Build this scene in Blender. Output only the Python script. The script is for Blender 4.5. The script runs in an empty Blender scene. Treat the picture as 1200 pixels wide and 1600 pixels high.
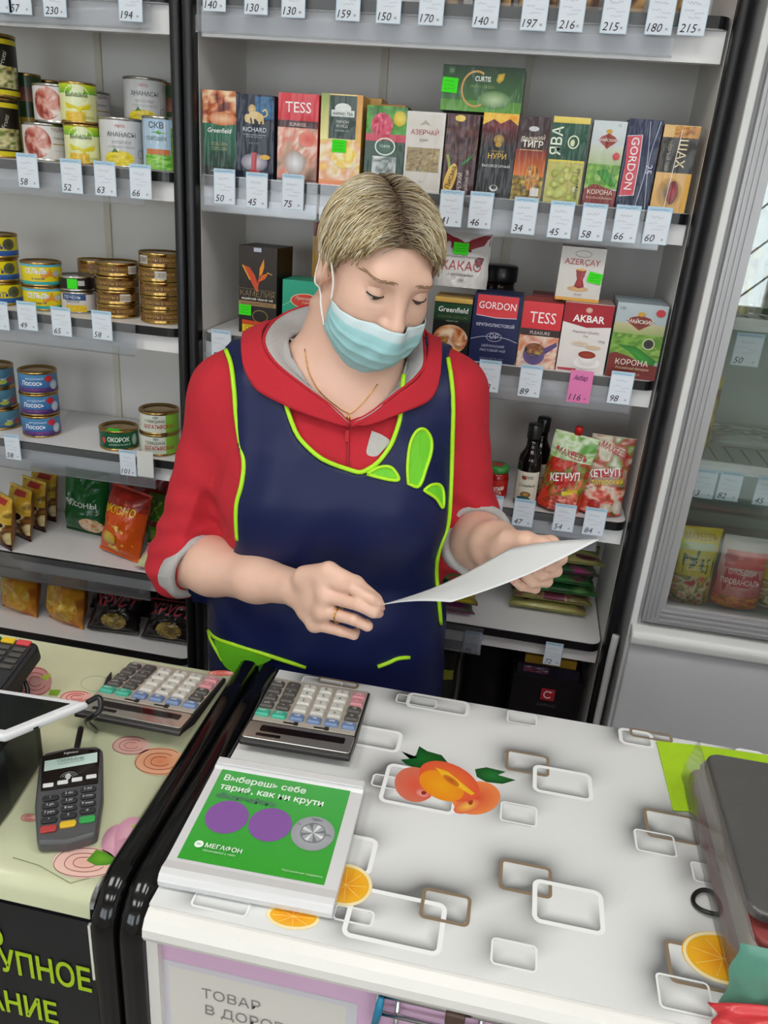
import bpy, math, random
import numpy as np
from mathutils import Matrix, Vector
random.seed(7)
SC = bpy.context.scene
COL = SC.collection

# ------------------------------------------------------------------ camera
FPX = 1235.0; PIT = math.radians(22.8); ROL = math.radians(4.5); YAW = math.radians(9.0); CAMH = 1.60
cF = np.array([-math.sin(YAW)*math.cos(PIT), math.cos(YAW)*math.cos(PIT), -math.sin(PIT)])
_r0 = np.array([math.cos(YAW), math.sin(YAW), 0.0]); _u0 = np.cross(_r0, cF)
cR = math.cos(ROL)*_r0 + math.sin(ROL)*_u0
cU = math.cos(ROL)*_u0 - math.sin(ROL)*_r0
cC = np.array([0, 0, CAMH])
cam = bpy.data.cameras.new('camera'); camo = bpy.data.objects.new('camera', cam); COL.objects.link(camo)
cam.sensor_fit = 'VERTICAL'; cam.sensor_height = 36.0; cam.lens = 36.0*FPX/1600.0
cam.clip_start = 0.02; cam.clip_end = 60
m = Matrix.Identity(4)
for i in range(3):
    m[i][0] = cR[i]; m[i][1] = cU[i]; m[i][2] = -cF[i]; m[i][3] = cC[i]
camo.matrix_world = m
SC.camera = camo

def ray(px, py): return cF + cR*((px-600)/FPX) - cU*((py-800)/FPX)
def PY(px, py, Y): d = ray(px, py); return cC + d*(Y/d[1])
def PZ(px, py, Z): d = ray(px, py); return cC + d*((Z-CAMH)/d[2])

# ------------------------------------------------------------------ view, world (daylight seen through the shop window)
vs = SC.view_settings
vs.view_transform = 'Standard'; vs.look = 'None'; vs.gamma = 1.0; vs.use_curve_mapping = False
vs.exposure = 0.0
SC.cycles.max_bounces = 8; SC.cycles.diffuse_bounces = 4; SC.cycles.transparent_max_bounces = 16
SC.cycles.sample_clamp_indirect = 6.0
W = bpy.data.worlds.new('daylight'); SC.world = W; W.use_nodes = True
wn = W.node_tree.nodes; wl = W.node_tree.links
bgn = wn['Background']
sky = wn.new('ShaderNodeTexSky'); sky.sky_type = 'HOSEK_WILKIE'; sky.turbidity = 7; sky.ground_albedo = 0.6
sky.sun_direction = (0.3, 0.6, 0.7)
wmx = wn.new('ShaderNodeMix'); wmx.data_type = 'RGBA'; wmx.inputs[0].default_value = 0.75
wmx.inputs[7].default_value = (0.92, 0.96, 1.0, 1)
wl.new(sky.outputs[0], wmx.inputs[6]); wl.new(wmx.outputs[2], bgn.inputs[0])
bgn.inputs[1].default_value = 7.0
LAMP = 10.0      # strength of the ceiling luminaires

# ------------------------------------------------------------------ colours and materials
def lin(c):
    if isinstance(c, str):
        c = [int(c[i:i+2], 16)/255 for i in (0, 2, 4)]
    c = np.asarray(c, float)
    return np.where(c <= .04045, c/12.92, ((c+.055)/1.055)**2.4)
def L4(c): return tuple(float(v) for v in lin(c)[:3]) + (1.0,)
def setp(b, **kw):
    for k, v in kw.items():
        k = k.replace('_', ' ')
        if k in b.inputs: b.inputs[k].default_value = v
def mat(name, col=(.8, .8, .8), rough=.5, metal=0.0, var=.06, vscale=30, bump=0.0, bscale=200, **kw):
    """procedural principled material: base colour varied by noise, optional fine bump"""
    M = bpy.data.materials.new(name); M.use_nodes = True
    n = M.node_tree.nodes; l = M.node_tree.links; b = n['Principled BSDF']
    setp(b, Roughness=rough, Metallic=metal, **kw)
    tc = n.new('ShaderNodeTexCoord'); nz = n.new('ShaderNodeTexNoise'); nz.inputs['Scale'].default_value = vscale
    nz.inputs['Detail'].default_value = 4
    l.new(tc.outputs['Object'], nz.inputs['Vector'])
    mx = n.new('ShaderNodeMix'); mx.data_type = 'RGBA'
    c = lin(col)
    mx.inputs[6].default_value = (*[float(v) for v in c*(1-var)], 1); mx.inputs[7].default_value = (*[float(min(1, v)) for v in c*(1+var)], 1)
    l.new(nz.outputs['Fac'], mx.inputs[0]); l.new(mx.outputs[2], b.inputs['Base Color'])
    if bump:
        n2 = n.new('ShaderNodeTexNoise'); n2.inputs['Scale'].default_value = bscale; n2.inputs['Detail'].default_value = 3
        l.new(tc.outputs['Object'], n2.inputs['Vector'])
        bp = n.new('ShaderNodeBump'); bp.inputs['Strength'].default_value = bump; bp.inputs['Distance'].default_value = .002
        l.new(n2.outputs['Fac'], bp.inputs['Height']); l.new(bp.outputs['Normal'], b.inputs['Normal'])
    return M
def printmat(name, rough=.4, coat=0.0, bump=0.0, bscale=90, metal=0.0):
    """material of printed matter: reads the flat print colours stored on the mesh"""
    M = bpy.data.materials.new(name); M.use_nodes = True
    n = M.node_tree.nodes; l = M.node_tree.links; b = n['Principled BSDF']
    setp(b, Roughness=rough, Metallic=metal, Specular_IOR_Level=.35)
    b.inputs['Coat Weight'].default_value = coat; b.inputs['Coat Roughness'].default_value = .08
    a = n.new('ShaderNodeAttribute'); a.attribute_name = 'Col'
    l.new(a.outputs['Color'], b.inputs['Base Color'])
    tc = n.new('ShaderNodeTexCoord'); nz = n.new('ShaderNodeTexNoise'); nz.inputs['Scale'].default_value = bscale; nz.inputs['Detail'].default_value = 2
    l.new(tc.outputs['Object'], nz.inputs['Vector'])
    mp = n.new('ShaderNodeMapping'); mp.inputs['Scale'].default_value = (1, 1, .25)
    l.new(tc.outputs['Object'], mp.inputs['Vector']); l.new(mp.outputs[0], nz.inputs['Vector'])
    if bump:
        bp = n.new('ShaderNodeBump'); bp.inputs['Strength'].default_value = bump; bp.inputs['Distance'].default_value = .004
        l.new(nz.outputs['Fac'], bp.inputs['Height'])
        if coat: l.new(bp.outputs['Normal'], b.inputs['Coat Normal'])
        else: l.new(bp.outputs['Normal'], b.inputs['Normal'])
    return M
def clearmat(name, tint=(.95, .97, 1), haze=.25, rough=.12, gloss=.12):
    """thin clear plastic: mostly see-through with a little haze and gloss"""
    M = bpy.data.materials.new(name); M.use_nodes = True
    n = M.node_tree.nodes; l = M.node_tree.links; n.remove(n['Principled BSDF'])
    o = n['Material Output']
    t = n.new('ShaderNodeBsdfTransparent'); t.inputs[0].default_value = (*tint, 1)
    d = n.new('ShaderNodeBsdfDiffuse'); d.inputs[0].default_value = (*[v*.8 for v in tint], 1)
    g = n.new('ShaderNodeBsdfGlossy'); g.inputs['Roughness'].default_value = rough
    nz = n.new('ShaderNodeTexNoise'); nz.inputs['Scale'].default_value = 14
    mr = n.new('ShaderNodeMapRange'); mr.inputs[3].default_value = haze*.7; mr.inputs[4].default_value = haze*1.3
    l.new(nz.outputs['Fac'], mr.inputs[0])
    m1 = n.new('ShaderNodeMixShader'); l.new(mr.outputs[0], m1.inputs[0]); l.new(t.outputs[0], m1.inputs[1]); l.new(d.outputs[0], m1.inputs[2])
    fr = n.new('ShaderNodeFresnel'); fr.inputs[0].default_value = 1.45
    ad = n.new('ShaderNodeMath'); ad.operation = 'MULTIPLY_ADD'; ad.inputs[1].default_value = 1.0; ad.inputs[2].default_value = gloss*.3
    l.new(fr.outputs[0], ad.inputs[0])
    m2 = n.new('ShaderNodeMixShader'); l.new(ad.outputs[0], m2.inputs[0]); l.new(m1.outputs[0], m2.inputs[1]); l.new(g.outputs[0], m2.inputs[2])
    l.new(m2.outputs[0], o.inputs[0])
    return M
def emitmat(name, col, s):
    M = bpy.data.materials.new(name); M.use_nodes = True
    b = M.node_tree.nodes['Principled BSDF']; setp(b, Base_Color=(.8, .8, .8, 1), Emission_Color=(*col, 1), Emission_Strength=s)
    return M

MT = {}
MT['pgloss'] = printmat('print_cellophane', .4, .38, .9, 60)
MT['pcarton'] = printmat('print_carton', .42, .12)
MT['pmatte'] = printmat('print_paper', .7)
MT['pfoil'] = printmat('print_foil_bag', .32, .3, .25, 40)
MT['pmetal'] = printmat('print_tin', .3, .25)
MT['pcloth'] = printmat('print_oilcloth', .38, .12, .05, 20)
MT['white_lam'] = mat('white_laminate', 'e9e8e8', .35, var=.02)
MT['grey_lam'] = mat('grey_laminate', 'dedcd9', .5, var=.03, vscale=8)
MT['side_lam'] = mat('side_laminate', 'dcdad7', .5, var=.03, vscale=8)
MT['black_edge'] = mat('black_plastic_edge', '151517', .3, var=.1)
MT['black_gloss'] = mat('black_gloss_edge', '0b0b0c', .12, var=.1)
MT['clear'] = clearmat('clear_rail_plastic', (.96, .97, .985), .07, .15, .04)
MT['film'] = clearmat('clear_plastic_film', (.93, .94, .92), .10, .1, .3)
MT['gold'] = mat('gold_tin', 'b8975a', .25, 1.0, var=.12, vscale=60)
MT['steel'] = mat('steel_tin', 'b9b7b0', .25, 1.0, var=.1, vscale=60)
MT['chrome'] = mat('chrome_wire', 'c8c8c8', .18, 1.0, var=.06)
MT['alu'] = mat('grey_aluminium_frame', 'a9a8a9', .38, .35, var=.04, vscale=12)

# ------------------------------------------------------------------ mesh helpers
def mk(name, verts, faces, material, parent=None, cols=None, smooth=False, loc=None):
    me = bpy.data.meshes.new(name)
    verts = np.asarray(verts, float)
    me.from_pydata(verts.tolist(), [], [list(map(int, f)) for f in faces] if not isinstance(faces, np.ndarray) else faces.tolist())
    if material: me.materials.append(material)
    if cols is not None:
        at = me.color_attributes.new('Col', 'FLOAT_COLOR', 'POINT')
        c = np.ones((len(verts), 4)); c[:, :3] = cols
        at.data.foreach_set('color', c.astype(np.float32).ravel())
    if smooth: me.polygons.foreach_set('use_smooth', [True]*len(me.polygons))
    me.update()
    o = bpy.data.objects.new(name, me); COL.objects.link(o)
    if loc is not None: o.location = [float(v) for v in loc]
    if parent is not None: o.parent = parent
    return o
def tag(o, label=None, cat=None, group=None, kind=None):
    if label: o['label'] = label
    if cat: o['category'] = cat
    if group: o['group'] = group
    if kind: o['kind'] = kind
    return o
def empty(name, loc=(0, 0, 0), label=None, cat=None, group=None, kind=None, rz=0):
    o = bpy.data.objects.new(name, None); COL.objects.link(o); o.location = [float(v) for v in loc]; o.rotation_euler.z = rz
    o.empty_display_size = .05
    return tag(o, label, cat, group, kind)
class G:
    """collects shapes into one mesh"""
    def __init__(s): s.v = []; s.f = []
    def add(s, v, f):
        o = len(s.v); s.v += [tuple(p) for p in v]; s.f += [[i+o for i in q] for q in f]; return s
    def box(s, x0, x1, y0, y1, z0, z1):
        v = [(x, y, z) for x in (x0, x1) for y in (y0, y1) for z in (z0, z1)]
        return s.add(v, [(0, 1, 3, 2), (4, 6, 7, 5), (0, 4, 5, 1), (2, 3, 7, 6), (0, 2, 6, 4), (1, 5, 7, 3)])
    def prism(s, pts, axis, a, b):
        """2D outline extruded along an axis"""
        n = len(pts); v = []
        for t in (a, b):
            for (p, q) in pts:
                v.append({'x': (t, p, q), 'y': (p, t, q), 'z': (p, q, t)}[axis])
        f = [list(range(n)), list(range(2*n-1, n-1, -1))] + [(i, i+n, (i+1) % n+n, (i+1) % n) for i in range(n)]
        return s.add(v, f)
    def lathe(s, prof, n=24, c=(0, 0, 0), arc=None):
        v = []; k = len(prof)
        for i in range(n):
            a = 2*math.pi*i/n
            for (r, z) in prof: v.append((c[0]+r*math.cos(a), c[1]+r*math.sin(a), c[2]+z))
        f = []
        for i in range(n):
            j = (i+1) % n
            for q in range(k-1): f.append((i*k+q, j*k+q, j*k+q+1, i*k+q+1))
        f.append([i*k for i in range(n)][::-1]); f.append([i*k+k-1 for i in range(n)])
        return s.add(v, f)
    def tube(s, pts, r, n=8, cap=True, up=(0, 0, 1)):
        pts = np.asarray(pts, float); m_ = len(pts)
        rr = np.full(m_, r) if np.isscalar(r) else np.asarray(r, float)
        t = np.gradient(pts, axis=0); t /= np.linalg.norm(t, axis=1)[:, None]+1e-12
        u = np.asarray(up, float)
        if abs(t[0]@u) > .95: u = np.array([1., .1, 0])
        a = u - t[0]*(u@t[0]); a /= np.linalg.norm(a)
        v = []
        for i in range(m_):
            a = a - t[i]*(a@t[i]); a /= np.linalg.norm(a); b = np.cross(t[i], a)
            for k in range(n):
                w = 2*math.pi*k/n; v.append(pts[i]+rr[i]*(math.cos(w)*a+math.sin(w)*b))
        f = [(i*n+k, i*n+(k+1) % n, (i+1)*n+(k+1) % n, (i+1)*n+k) for i in range(m_-1) for k in range(n)]
        if cap: f += [list(range(n))[::-1], [(m_-1)*n+k for k in range(n)]]
        return s.add(v, f)
    def sweep(s, pts, prof, frames):
        """closed profile [(a,b)] swept along pts with per-point axes"""
        n = len(prof); v = []
        for p, (A, B) in zip(pts, frames):
            for (a, b) in prof: v.append(np.asarray(p)+a*np.asarray(A)+b*np.asarray(B))
        f = [(i*n+k, i*n+(k+1) % n, (i+1)*n+(k+1) % n, (i+1)*n+k) for i in range(len(pts)-1) for k in range(n)]
        f += [list(range(n))[::-1], [(len(pts)-1)*n+k for k in range(n)]]
        return s.add(v, f)
    def rot(s, M, o=(0, 0, 0)):
        s.v = [tuple(np.asarray(M)@np.asarray(p)+np.asarray(o)) for p in s.v]; return s
    def obj(s, name, material, parent=None, smooth=False, bevel=0, loc=None, seg=2):
        import bmesh
        o = mk(name, s.v, s.f, material, parent, None, smooth, loc)
        bm = bmesh.new(); bm.from_mesh(o.data); bmesh.ops.recalc_face_normals(bm, faces=bm.faces); bm.to_mesh(o.data); bm.free()
        if bevel:
            b = o.modifiers.new('bevel', 'BEVEL'); b.width = bevel; b.segments = seg; b.limit_method = 'ANGLE'; b.angle_limit = .6
        return o
def rrect(w, h, r, n=5, cx=0, cy=0):
    p = []
    for (sx, sy, a0) in ((1, 1, 0), (-1, 1, 90), (-1, -1, 180), (1, -1, 270)):
        for i in range(n+1):
            a = math.radians(a0+90*i/n); p.append((cx+sx*(w/2-r)+r*math.cos(a), cy+sy*(h/2-r)+r*math.sin(a)))
    return p
def rz(a): c, s = math.cos(a), math.sin(a); return np.array([[c, -s, 0], [s, c, 0], [0, 0, 1.]])
def rx(a): c, s = math.cos(a), math.sin(a); return np.array([[1., 0, 0], [0, c, -s], [0, s, c]])
def ry(a): c, s = math.cos(a), math.sin(a); return np.array([[c, 0, s], [0, 1., 0], [-s, 0, c]])
def spline(pts, n=40):
    """Catmull-Rom through points"""
    P = np.asarray(pts, float); m_ = len(P)
    Q = np.vstack([2*P[0]-P[1], P, 2*P[-1]-P[-2]])
    out = []
    for t in np.linspace(0, m_-1-1e-9, n):
        i = int(t); u = t-i; a, b, c, d = Q[i:i+4]
        out.append(.5*((2*b)+(-a+c)*u+(2*a-5*b+4*c-d)*u*u+(-a+3*b-3*c+d)*u**3))
    return np.array(out)
def vnoise(x, y, seed=0):
    """value noise, vectorised"""
    x = np.asarray(x, float); y = np.asarray(y, float)
    xi = np.floor(x).astype(np.int64); yi = np.floor(y).astype(np.int64); u = x-xi; v = y-yi
    u = u*u*(3-2*u); v = v*v*(3-2*v)
    def h(a, b):
        n = (a*374761393+b*668265263+seed*2246822519) & 0xffffffff
        n = ((n ^ (n >> 13))*1274126177) & 0xffffffff
        return ((n ^ (n >> 16)) & 0xffff)/65535.0
    return (h(xi, yi)*(1-u)+h(xi+1, yi)*u)*(1-v)+(h(xi, yi+1)*(1-u)+h(xi+1, yi+1)*u)*v

# ------------------------------------------------------------------ flat print: 2D artwork mapped on to a surface
_TX = {}
def glyphs(t, bold=0.0):
    k = (t, bold)
    if k not in _TX:
        cu = bpy.data.curves.new('t', 'FONT'); cu.body = t; cu.size = 1; cu.resolution_u = 2; cu.offset = bold
        o = bpy.data.objects.new('t', cu); COL.objects.link(o)
        me = bpy.data.meshes.new_from_object(o)
        v = np.zeros(len(me.vertices)*3); me.vertices.foreach_get('co', v); v = v.reshape(-1, 3)[:, :2]
        f = [list(p.vertices) for p in me.polygons]
        bpy.data.objects.remove(o); bpy.data.curves.remove(cu); bpy.data.meshes.remove(me)
        if len(v):
            v = v - [v[:, 0].min(), 0]
        _TX[k] = (v, f)
    return _TX[k]
class Art:
    minres = 1
    def __init__(s): s.V = []; s.O = []; s.C = []; s.F = []; s.n = 0; s.k = 0
    def add(s, uv, faces, col):
        uv = np.asarray(uv, float); c = np.asarray(col, float)
        if c.ndim == 1: c = np.tile(c, (len(uv), 1))
        s.V.append(uv); s.C.append(c); s.O.append(np.full(len(uv), s.k)); s.F += [[i+s.n for i in f] for f in faces]
        s.n += len(uv); s.k += 1
        return s
    def grid(s, x0, y0, x1, y1, nx, ny, fn):
        nx = max(nx, s.minres); ny = max(ny, s.minres)
        u, v = np.meshgrid(np.linspace(0, 1, nx+1), np.linspace(0, 1, ny+1)); u = u.ravel(); v = v.ravel()
        c = fn(u, v)
        f = [(j*(nx+1)+i, j*(nx+1)+i+1, (j+1)*(nx+1)+i+1, (j+1)*(nx+1)+i) for j in range(ny) for i in range(nx)]
        return s.add(np.stack([x0+(x1-x0)*u, y0+(y1-y0)*v], 1), f, c)
    def rect(s, x0, y0, x1, y1, col, col2=None, nx=4, ny=4):
        a = lin(col); b = a if col2 is None else lin(col2)
        return s.grid(x0, y0, x1, y1, nx, ny, lambda u, v: a[None]*(1-v[:, None])+b[None]*v[:, None])
    def pic(s, x0, y0, x1, y1, pal, seed=1, sc=5, nx=14, ny=14, warp=0, ell=False):
        """mottled picture made of palette colours (photographic print seen from afar)"""
        P = np.array([lin(c) for c in pal])
        def fn(u, v):
            t = .6*vnoise(u*sc, v*sc+warp*u, seed)+.4*vnoise(u*sc*2.3, v*sc*2.3, seed+9)
            t = np.clip((t-.22)/.56, 0, .9999)*(len(P)-1); i = t.astype(int); w = (t-i)[:, None]
            return P[i]*(1-w)+P[np.minimum(i+1, len(P)-1)]*w
        if ell:
            cx, cy, rx_, ry_ = (x0+x1)/2, (y0+y1)/2, (x1-x0)/2, (y1-y0)/2
            uv = [(cx, cy)]; f = []; R, N = 5, 22
            for r in range(1, R+1):
                for a in range(N): uv.append((cx+rx_*r/R*math.cos(2*math.pi*a/N), cy+ry_*r/R*math.sin(2*math.pi*a/N)))
            f += [(0, 1+a, 1+(a+1) % N) for a in range(N)]
            for r in range(R-1):
                for a in range(N): f.append((1+r*N+a, 1+(r+1)*N+a, 1+(r+1)*N+(a+1) % N, 1+r*N+(a+1) % N))
            uv = np.array(uv)
            return s.add(uv, f, fn((uv[:, 0]-x0)/(x1-x0), (uv[:, 1]-y0)/(y1-y0)))
        return s.grid(x0, y0, x1, y1, nx, ny, fn)
    def fill(s, pts, col, col2=None, rings=3):
        """star-shaped outline filled from its centre"""
        P = np.asarray(pts, float); c = P.mean(0); n = len(P)
        uv = [c]; 
        for r in range(1, rings+1): uv += list(c+(P-c)*r/rings)
        f = [(0, 1+i, 1+(i+1) % n) for i in range(n)]
        for r in range(rings-1):
            f += [(1+r*n+i, 1+(r+1)*n+i, 1+(r+1)*n+(i+1) % n, 1+r*n+(i+1) % n) for i in range(n)]
        a = lin(col)
        if col2 is None: C = a
        else:
            b = lin(col2); w = np.array([0]+[r/rings for r in range(1, rings+1) for _ in range(n)])[:, None]; C = a*(1-w)+b*w
        return s.add(uv, f, C)
    def ell(s, cx, cy, rx_, ry_, col, col2=None, n=24, rot=0, rings=2):
        a = np.linspace(0, 2*math.pi, n, endpoint=False); x = rx_*np.cos(a); y = ry_*np.sin(a); c, d = math.cos(rot), math.sin(rot)
        return s.fill(np.stack([cx+x*c-y*d, cy+x*d+y*c], 1), col, col2, rings)
    def line(s, pts, w, col, closed=False):
        P = np.asarray(pts, float)
        if closed: P = np.vstack([P, P[:1]])
        t = np.gradient(P, axis=0)
        if closed: t[0] = t[-1] = P[1]-P[-2]
        t /= np.linalg.norm(t, axis=1)[:, None]+1e-12; nn = np.stack([-t[:, 1], t[:, 0]], 1)*w/2
        uv = np.vstack([P+nn, P-nn]); k = len(P)
        return s.add(uv, [(i, i+1, k+i+1, k+i) for i in range(k-1)], lin(col))
    def ring(s, cx, cy, rx_, ry_, w, col, n=28, a0=0, a1=360):
        a = np.radians(np.linspace(a0, a1, n))
        return s.line(np.stack([cx+rx_*np.cos(a), cy+ry_*np.sin(a)], 1), w, col)
    def text(s, t, x, y, size, col, align='c', rot=0, shear=0, width=None, bold=0.0, maxw=None):
        """size = cap height-ish in metres"""
        v, f = glyphs(t, bold)
        if not len(v): return s
        k = size/.72; v = v*k
        w = v[:, 0].max()
        if width: v = v*[width/w, 1]; w = width
        elif maxw and w > maxw: v = v*[maxw/w, 1]; w = maxw
        v = v-[{'l': 0, 'c': w/2, 'r': w}[align], 0]
        v = v+np.stack([v[:, 1]*shear, 0*v[:, 1]], 1)
        if rot:
            c, d = math.cos(rot), math.sin(rot); v = np.stack([v[:, 0]*c-v[:, 1]*d, v[:, 0]*d+v[:, 1]*c], 1)
        s.k += 5; s.add(v+[x, y], f, lin(col)); s.k -= 5; return s
    def scrib(s, x, y, w, h, col, seed=0, lw=.0005, n=16):
        r = random.Random(seed); P = [(x+w*i/n, y+h*(r.random()-.5)) for i in range(n+1)]
        return s.line(P, lw, col)
    def shift(s, dx, dy, k=1):
        s.V = [v*k+[dx, dy] for v in s.V]; return s
    def build(s, name, fn, material, parent=None, eps=.00012, base=.0003):
        uv = np.vstack(s.V); o = np.concatenate(s.O)*eps+base
        return mk(name, fn(uv[:, 0], uv[:, 1], o), s.F, material, parent, np.vstack(s.C))
def flat(u, v, o): return np.stack([u, -o, v], 1)          # upright front face: u right, v up, offset towards -y
def flatz(u, v, o): return np.stack([u, v, o], 1)          # lying on a table: u right, v away
# ================================================================== the room
def struct(name, g, material, **kw):
    o = g.obj(name, material, **kw); o['kind'] = 'structure'; return o
RX0, RX1, RY0, RY1, RZ1 = -2.4, 2.4, -2.4, 1.80, 2.75
MT['wallpaint'] = mat('pale_wall_paint', 'd9d8d2', .7, var=.03, vscale=6, bump=.05)
MT['ceil'] = mat('ceiling_white', 'e6e6e4', .8, var=.02)
def floormat():
    M = mat('floor_tile', '9c9690', .35, var=.08, vscale=9)
    n = M.node_tree.nodes; l = M.node_tree.links; b = n['Principled BSDF']
    br = n.new('ShaderNodeTexBrick'); br.offset = 0; br.inputs['Scale'].default_value = 1.0
    br.inputs['Brick Width'].default_value = .33; br.inputs['Row Height'].default_value = .33; br.inputs['Mortar Size'].default_value = .004
    br.inputs['Color1'].default_value = L4('a39d96'); br.inputs['Color2'].default_value = L4('968f88'); br.inputs['Mortar'].default_value = L4('5d5955')
    tc = n.new('ShaderNodeTexCoord'); l.new(tc.outputs['Object'], br.inputs['Vector']); l.new(br.outputs[0], b.inputs['Base Color'])
    return M
MT['floor'] = floormat()
struct('floor', G().box(RX0-.1, RX1+.1, RY0-.1, RY1+.1, -.1, 0), MT['floor'])
struct('ceiling', G().box(RX0-.1, RX1+.1, RY0-.1, RY1+.1, RZ1, RZ1+.1), MT['ceil'])
struct('wall_back', G().box(RX0-.1, RX1+.1, RY1, RY1+.1, 0, RZ1), MT['wallpaint'])
struct('wall_left', G().box(RX0-.1, RX0, RY0, RY1, 0, RZ1), MT['wallpaint'])
struct('wall_right', G().box(RX1, RX1+.1, RY0, RY1, 0, RZ1), MT['wallpaint'])
WZ0, WZ1 = 1.0, 2.1; WIN = [(-2.1, -.3), (.55, 2.25)]  # left opening is an added window, put in for more frontal daylight
struct('wall_front', G().box(RX0-.1, WIN[0][0], RY0-.1, RY0, 0, RZ1).box(WIN[0][1], WIN[1][0], RY0-.1, RY0, 0, RZ1).box(WIN[1][1], RX1+.1, RY0-.1, RY0, 0, RZ1)
       .box(WIN[0][0], WIN[0][1], RY0-.1, RY0, 0, WZ0).box(WIN[0][0], WIN[0][1], RY0-.1, RY0, WZ1, RZ1).box(WIN[1][0], WIN[1][1], RY0-.1, RY0, 0, WZ0).box(WIN[1][0], WIN[1][1], RY0-.1, RY0, WZ1, RZ1), MT['wallpaint'])
MT['winframe'] = mat('window_frame_white', 'e8e6e0', .4); MT['sill'] = mat('brown_sill', '8a7768', .5); MT['winglass'] = clearmat('window_glass', (.96, .98, .98), .01, .02, .1)
for wi, (wx0, wx1) in enumerate(WIN):
    win = empty('window_%d' % (wi+1), (wx0, RY0, WZ0), kind='structure'); ww = wx1-wx0; wh = WZ1-WZ0
    g = G()
    for a in (0, ww/2-.025, ww-.05): g.box(a, a+.05, -.08, -.03, 0, wh)
    for a in (0, wh-.05): g.box(0, ww, -.08, -.03, a, a+.05)
    g.obj('window_frame', MT['winframe'], win)
    G().box(-.05, ww+.05, -.02, .16, -.035, 0).obj('window_sill', MT['sill'], win, bevel=.004)
    for k in range(2): G().box(.05+k*(ww/2-.025), ww/2-.025+k*(ww/2-.025), -.057, -.053, .05, wh-.05).obj('pane', MT['winglass'], win)
    for k in range(10):
        x = -.4+k*.25; t0 = max(0, -x); t1 = min(wh, ww-x)
        if t1 > t0+.1: G().tube([(x+t0, -.095, t0), (x+t1, -.095, t1)], .006, 6).obj('window_bar', MT['black_edge'], win)

# ceiling luminaires: square recessed panels with dividing louvres
MT['lamp'] = emitmat('luminaire_diffuser', (1.0, .985, .96), LAMP)
MT['lampframe'] = mat('luminaire_frame', 'e8e8e8', .4)
LUM = [(-1.25, .1), (-.05, .1), (1.15, .1), (-1.25, -1.3), (-.05, -1.3), (1.15, -1.3)]
LNAMES = ['row along the counter, over the payment terminal', 'row along the counter, over the white tiled cloth', 'row along the counter, over the glass fridge',
          'row across the customer side, far from the window', 'row across the customer side, middle', 'row across the customer side, next to the window']
for (x, y), nm in zip(LUM, LNAMES):
    t = empty('ceiling_luminaire', (x, y, RZ1), 'square white ceiling luminaire in the '+nm, 'ceiling light', 'ceiling luminaires')
    mk('diffuser', [(-.28, -.28, -.02), (.28, -.28, -.02), (.28, .28, -.02), (-.28, .28, -.02)], [(3, 2, 1, 0)], MT['lamp'], t)
    g = G().box(-.3, .3, -.3, -.28, -.03, 0).box(-.3, .3, .28, .3, -.03, 0).box(-.3, -.28, -.28, .28, -.03, 0).box(.28, .3, -.28, .28, -.03, 0)
    g.obj('frame', MT['lampframe'], t)
    for k in range(3): G().box(-.15+k*.15-.006, -.15+k*.15+.006, -.28, .28, -.035, -.021).obj('louvre', MT['lampframe'], t)

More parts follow.
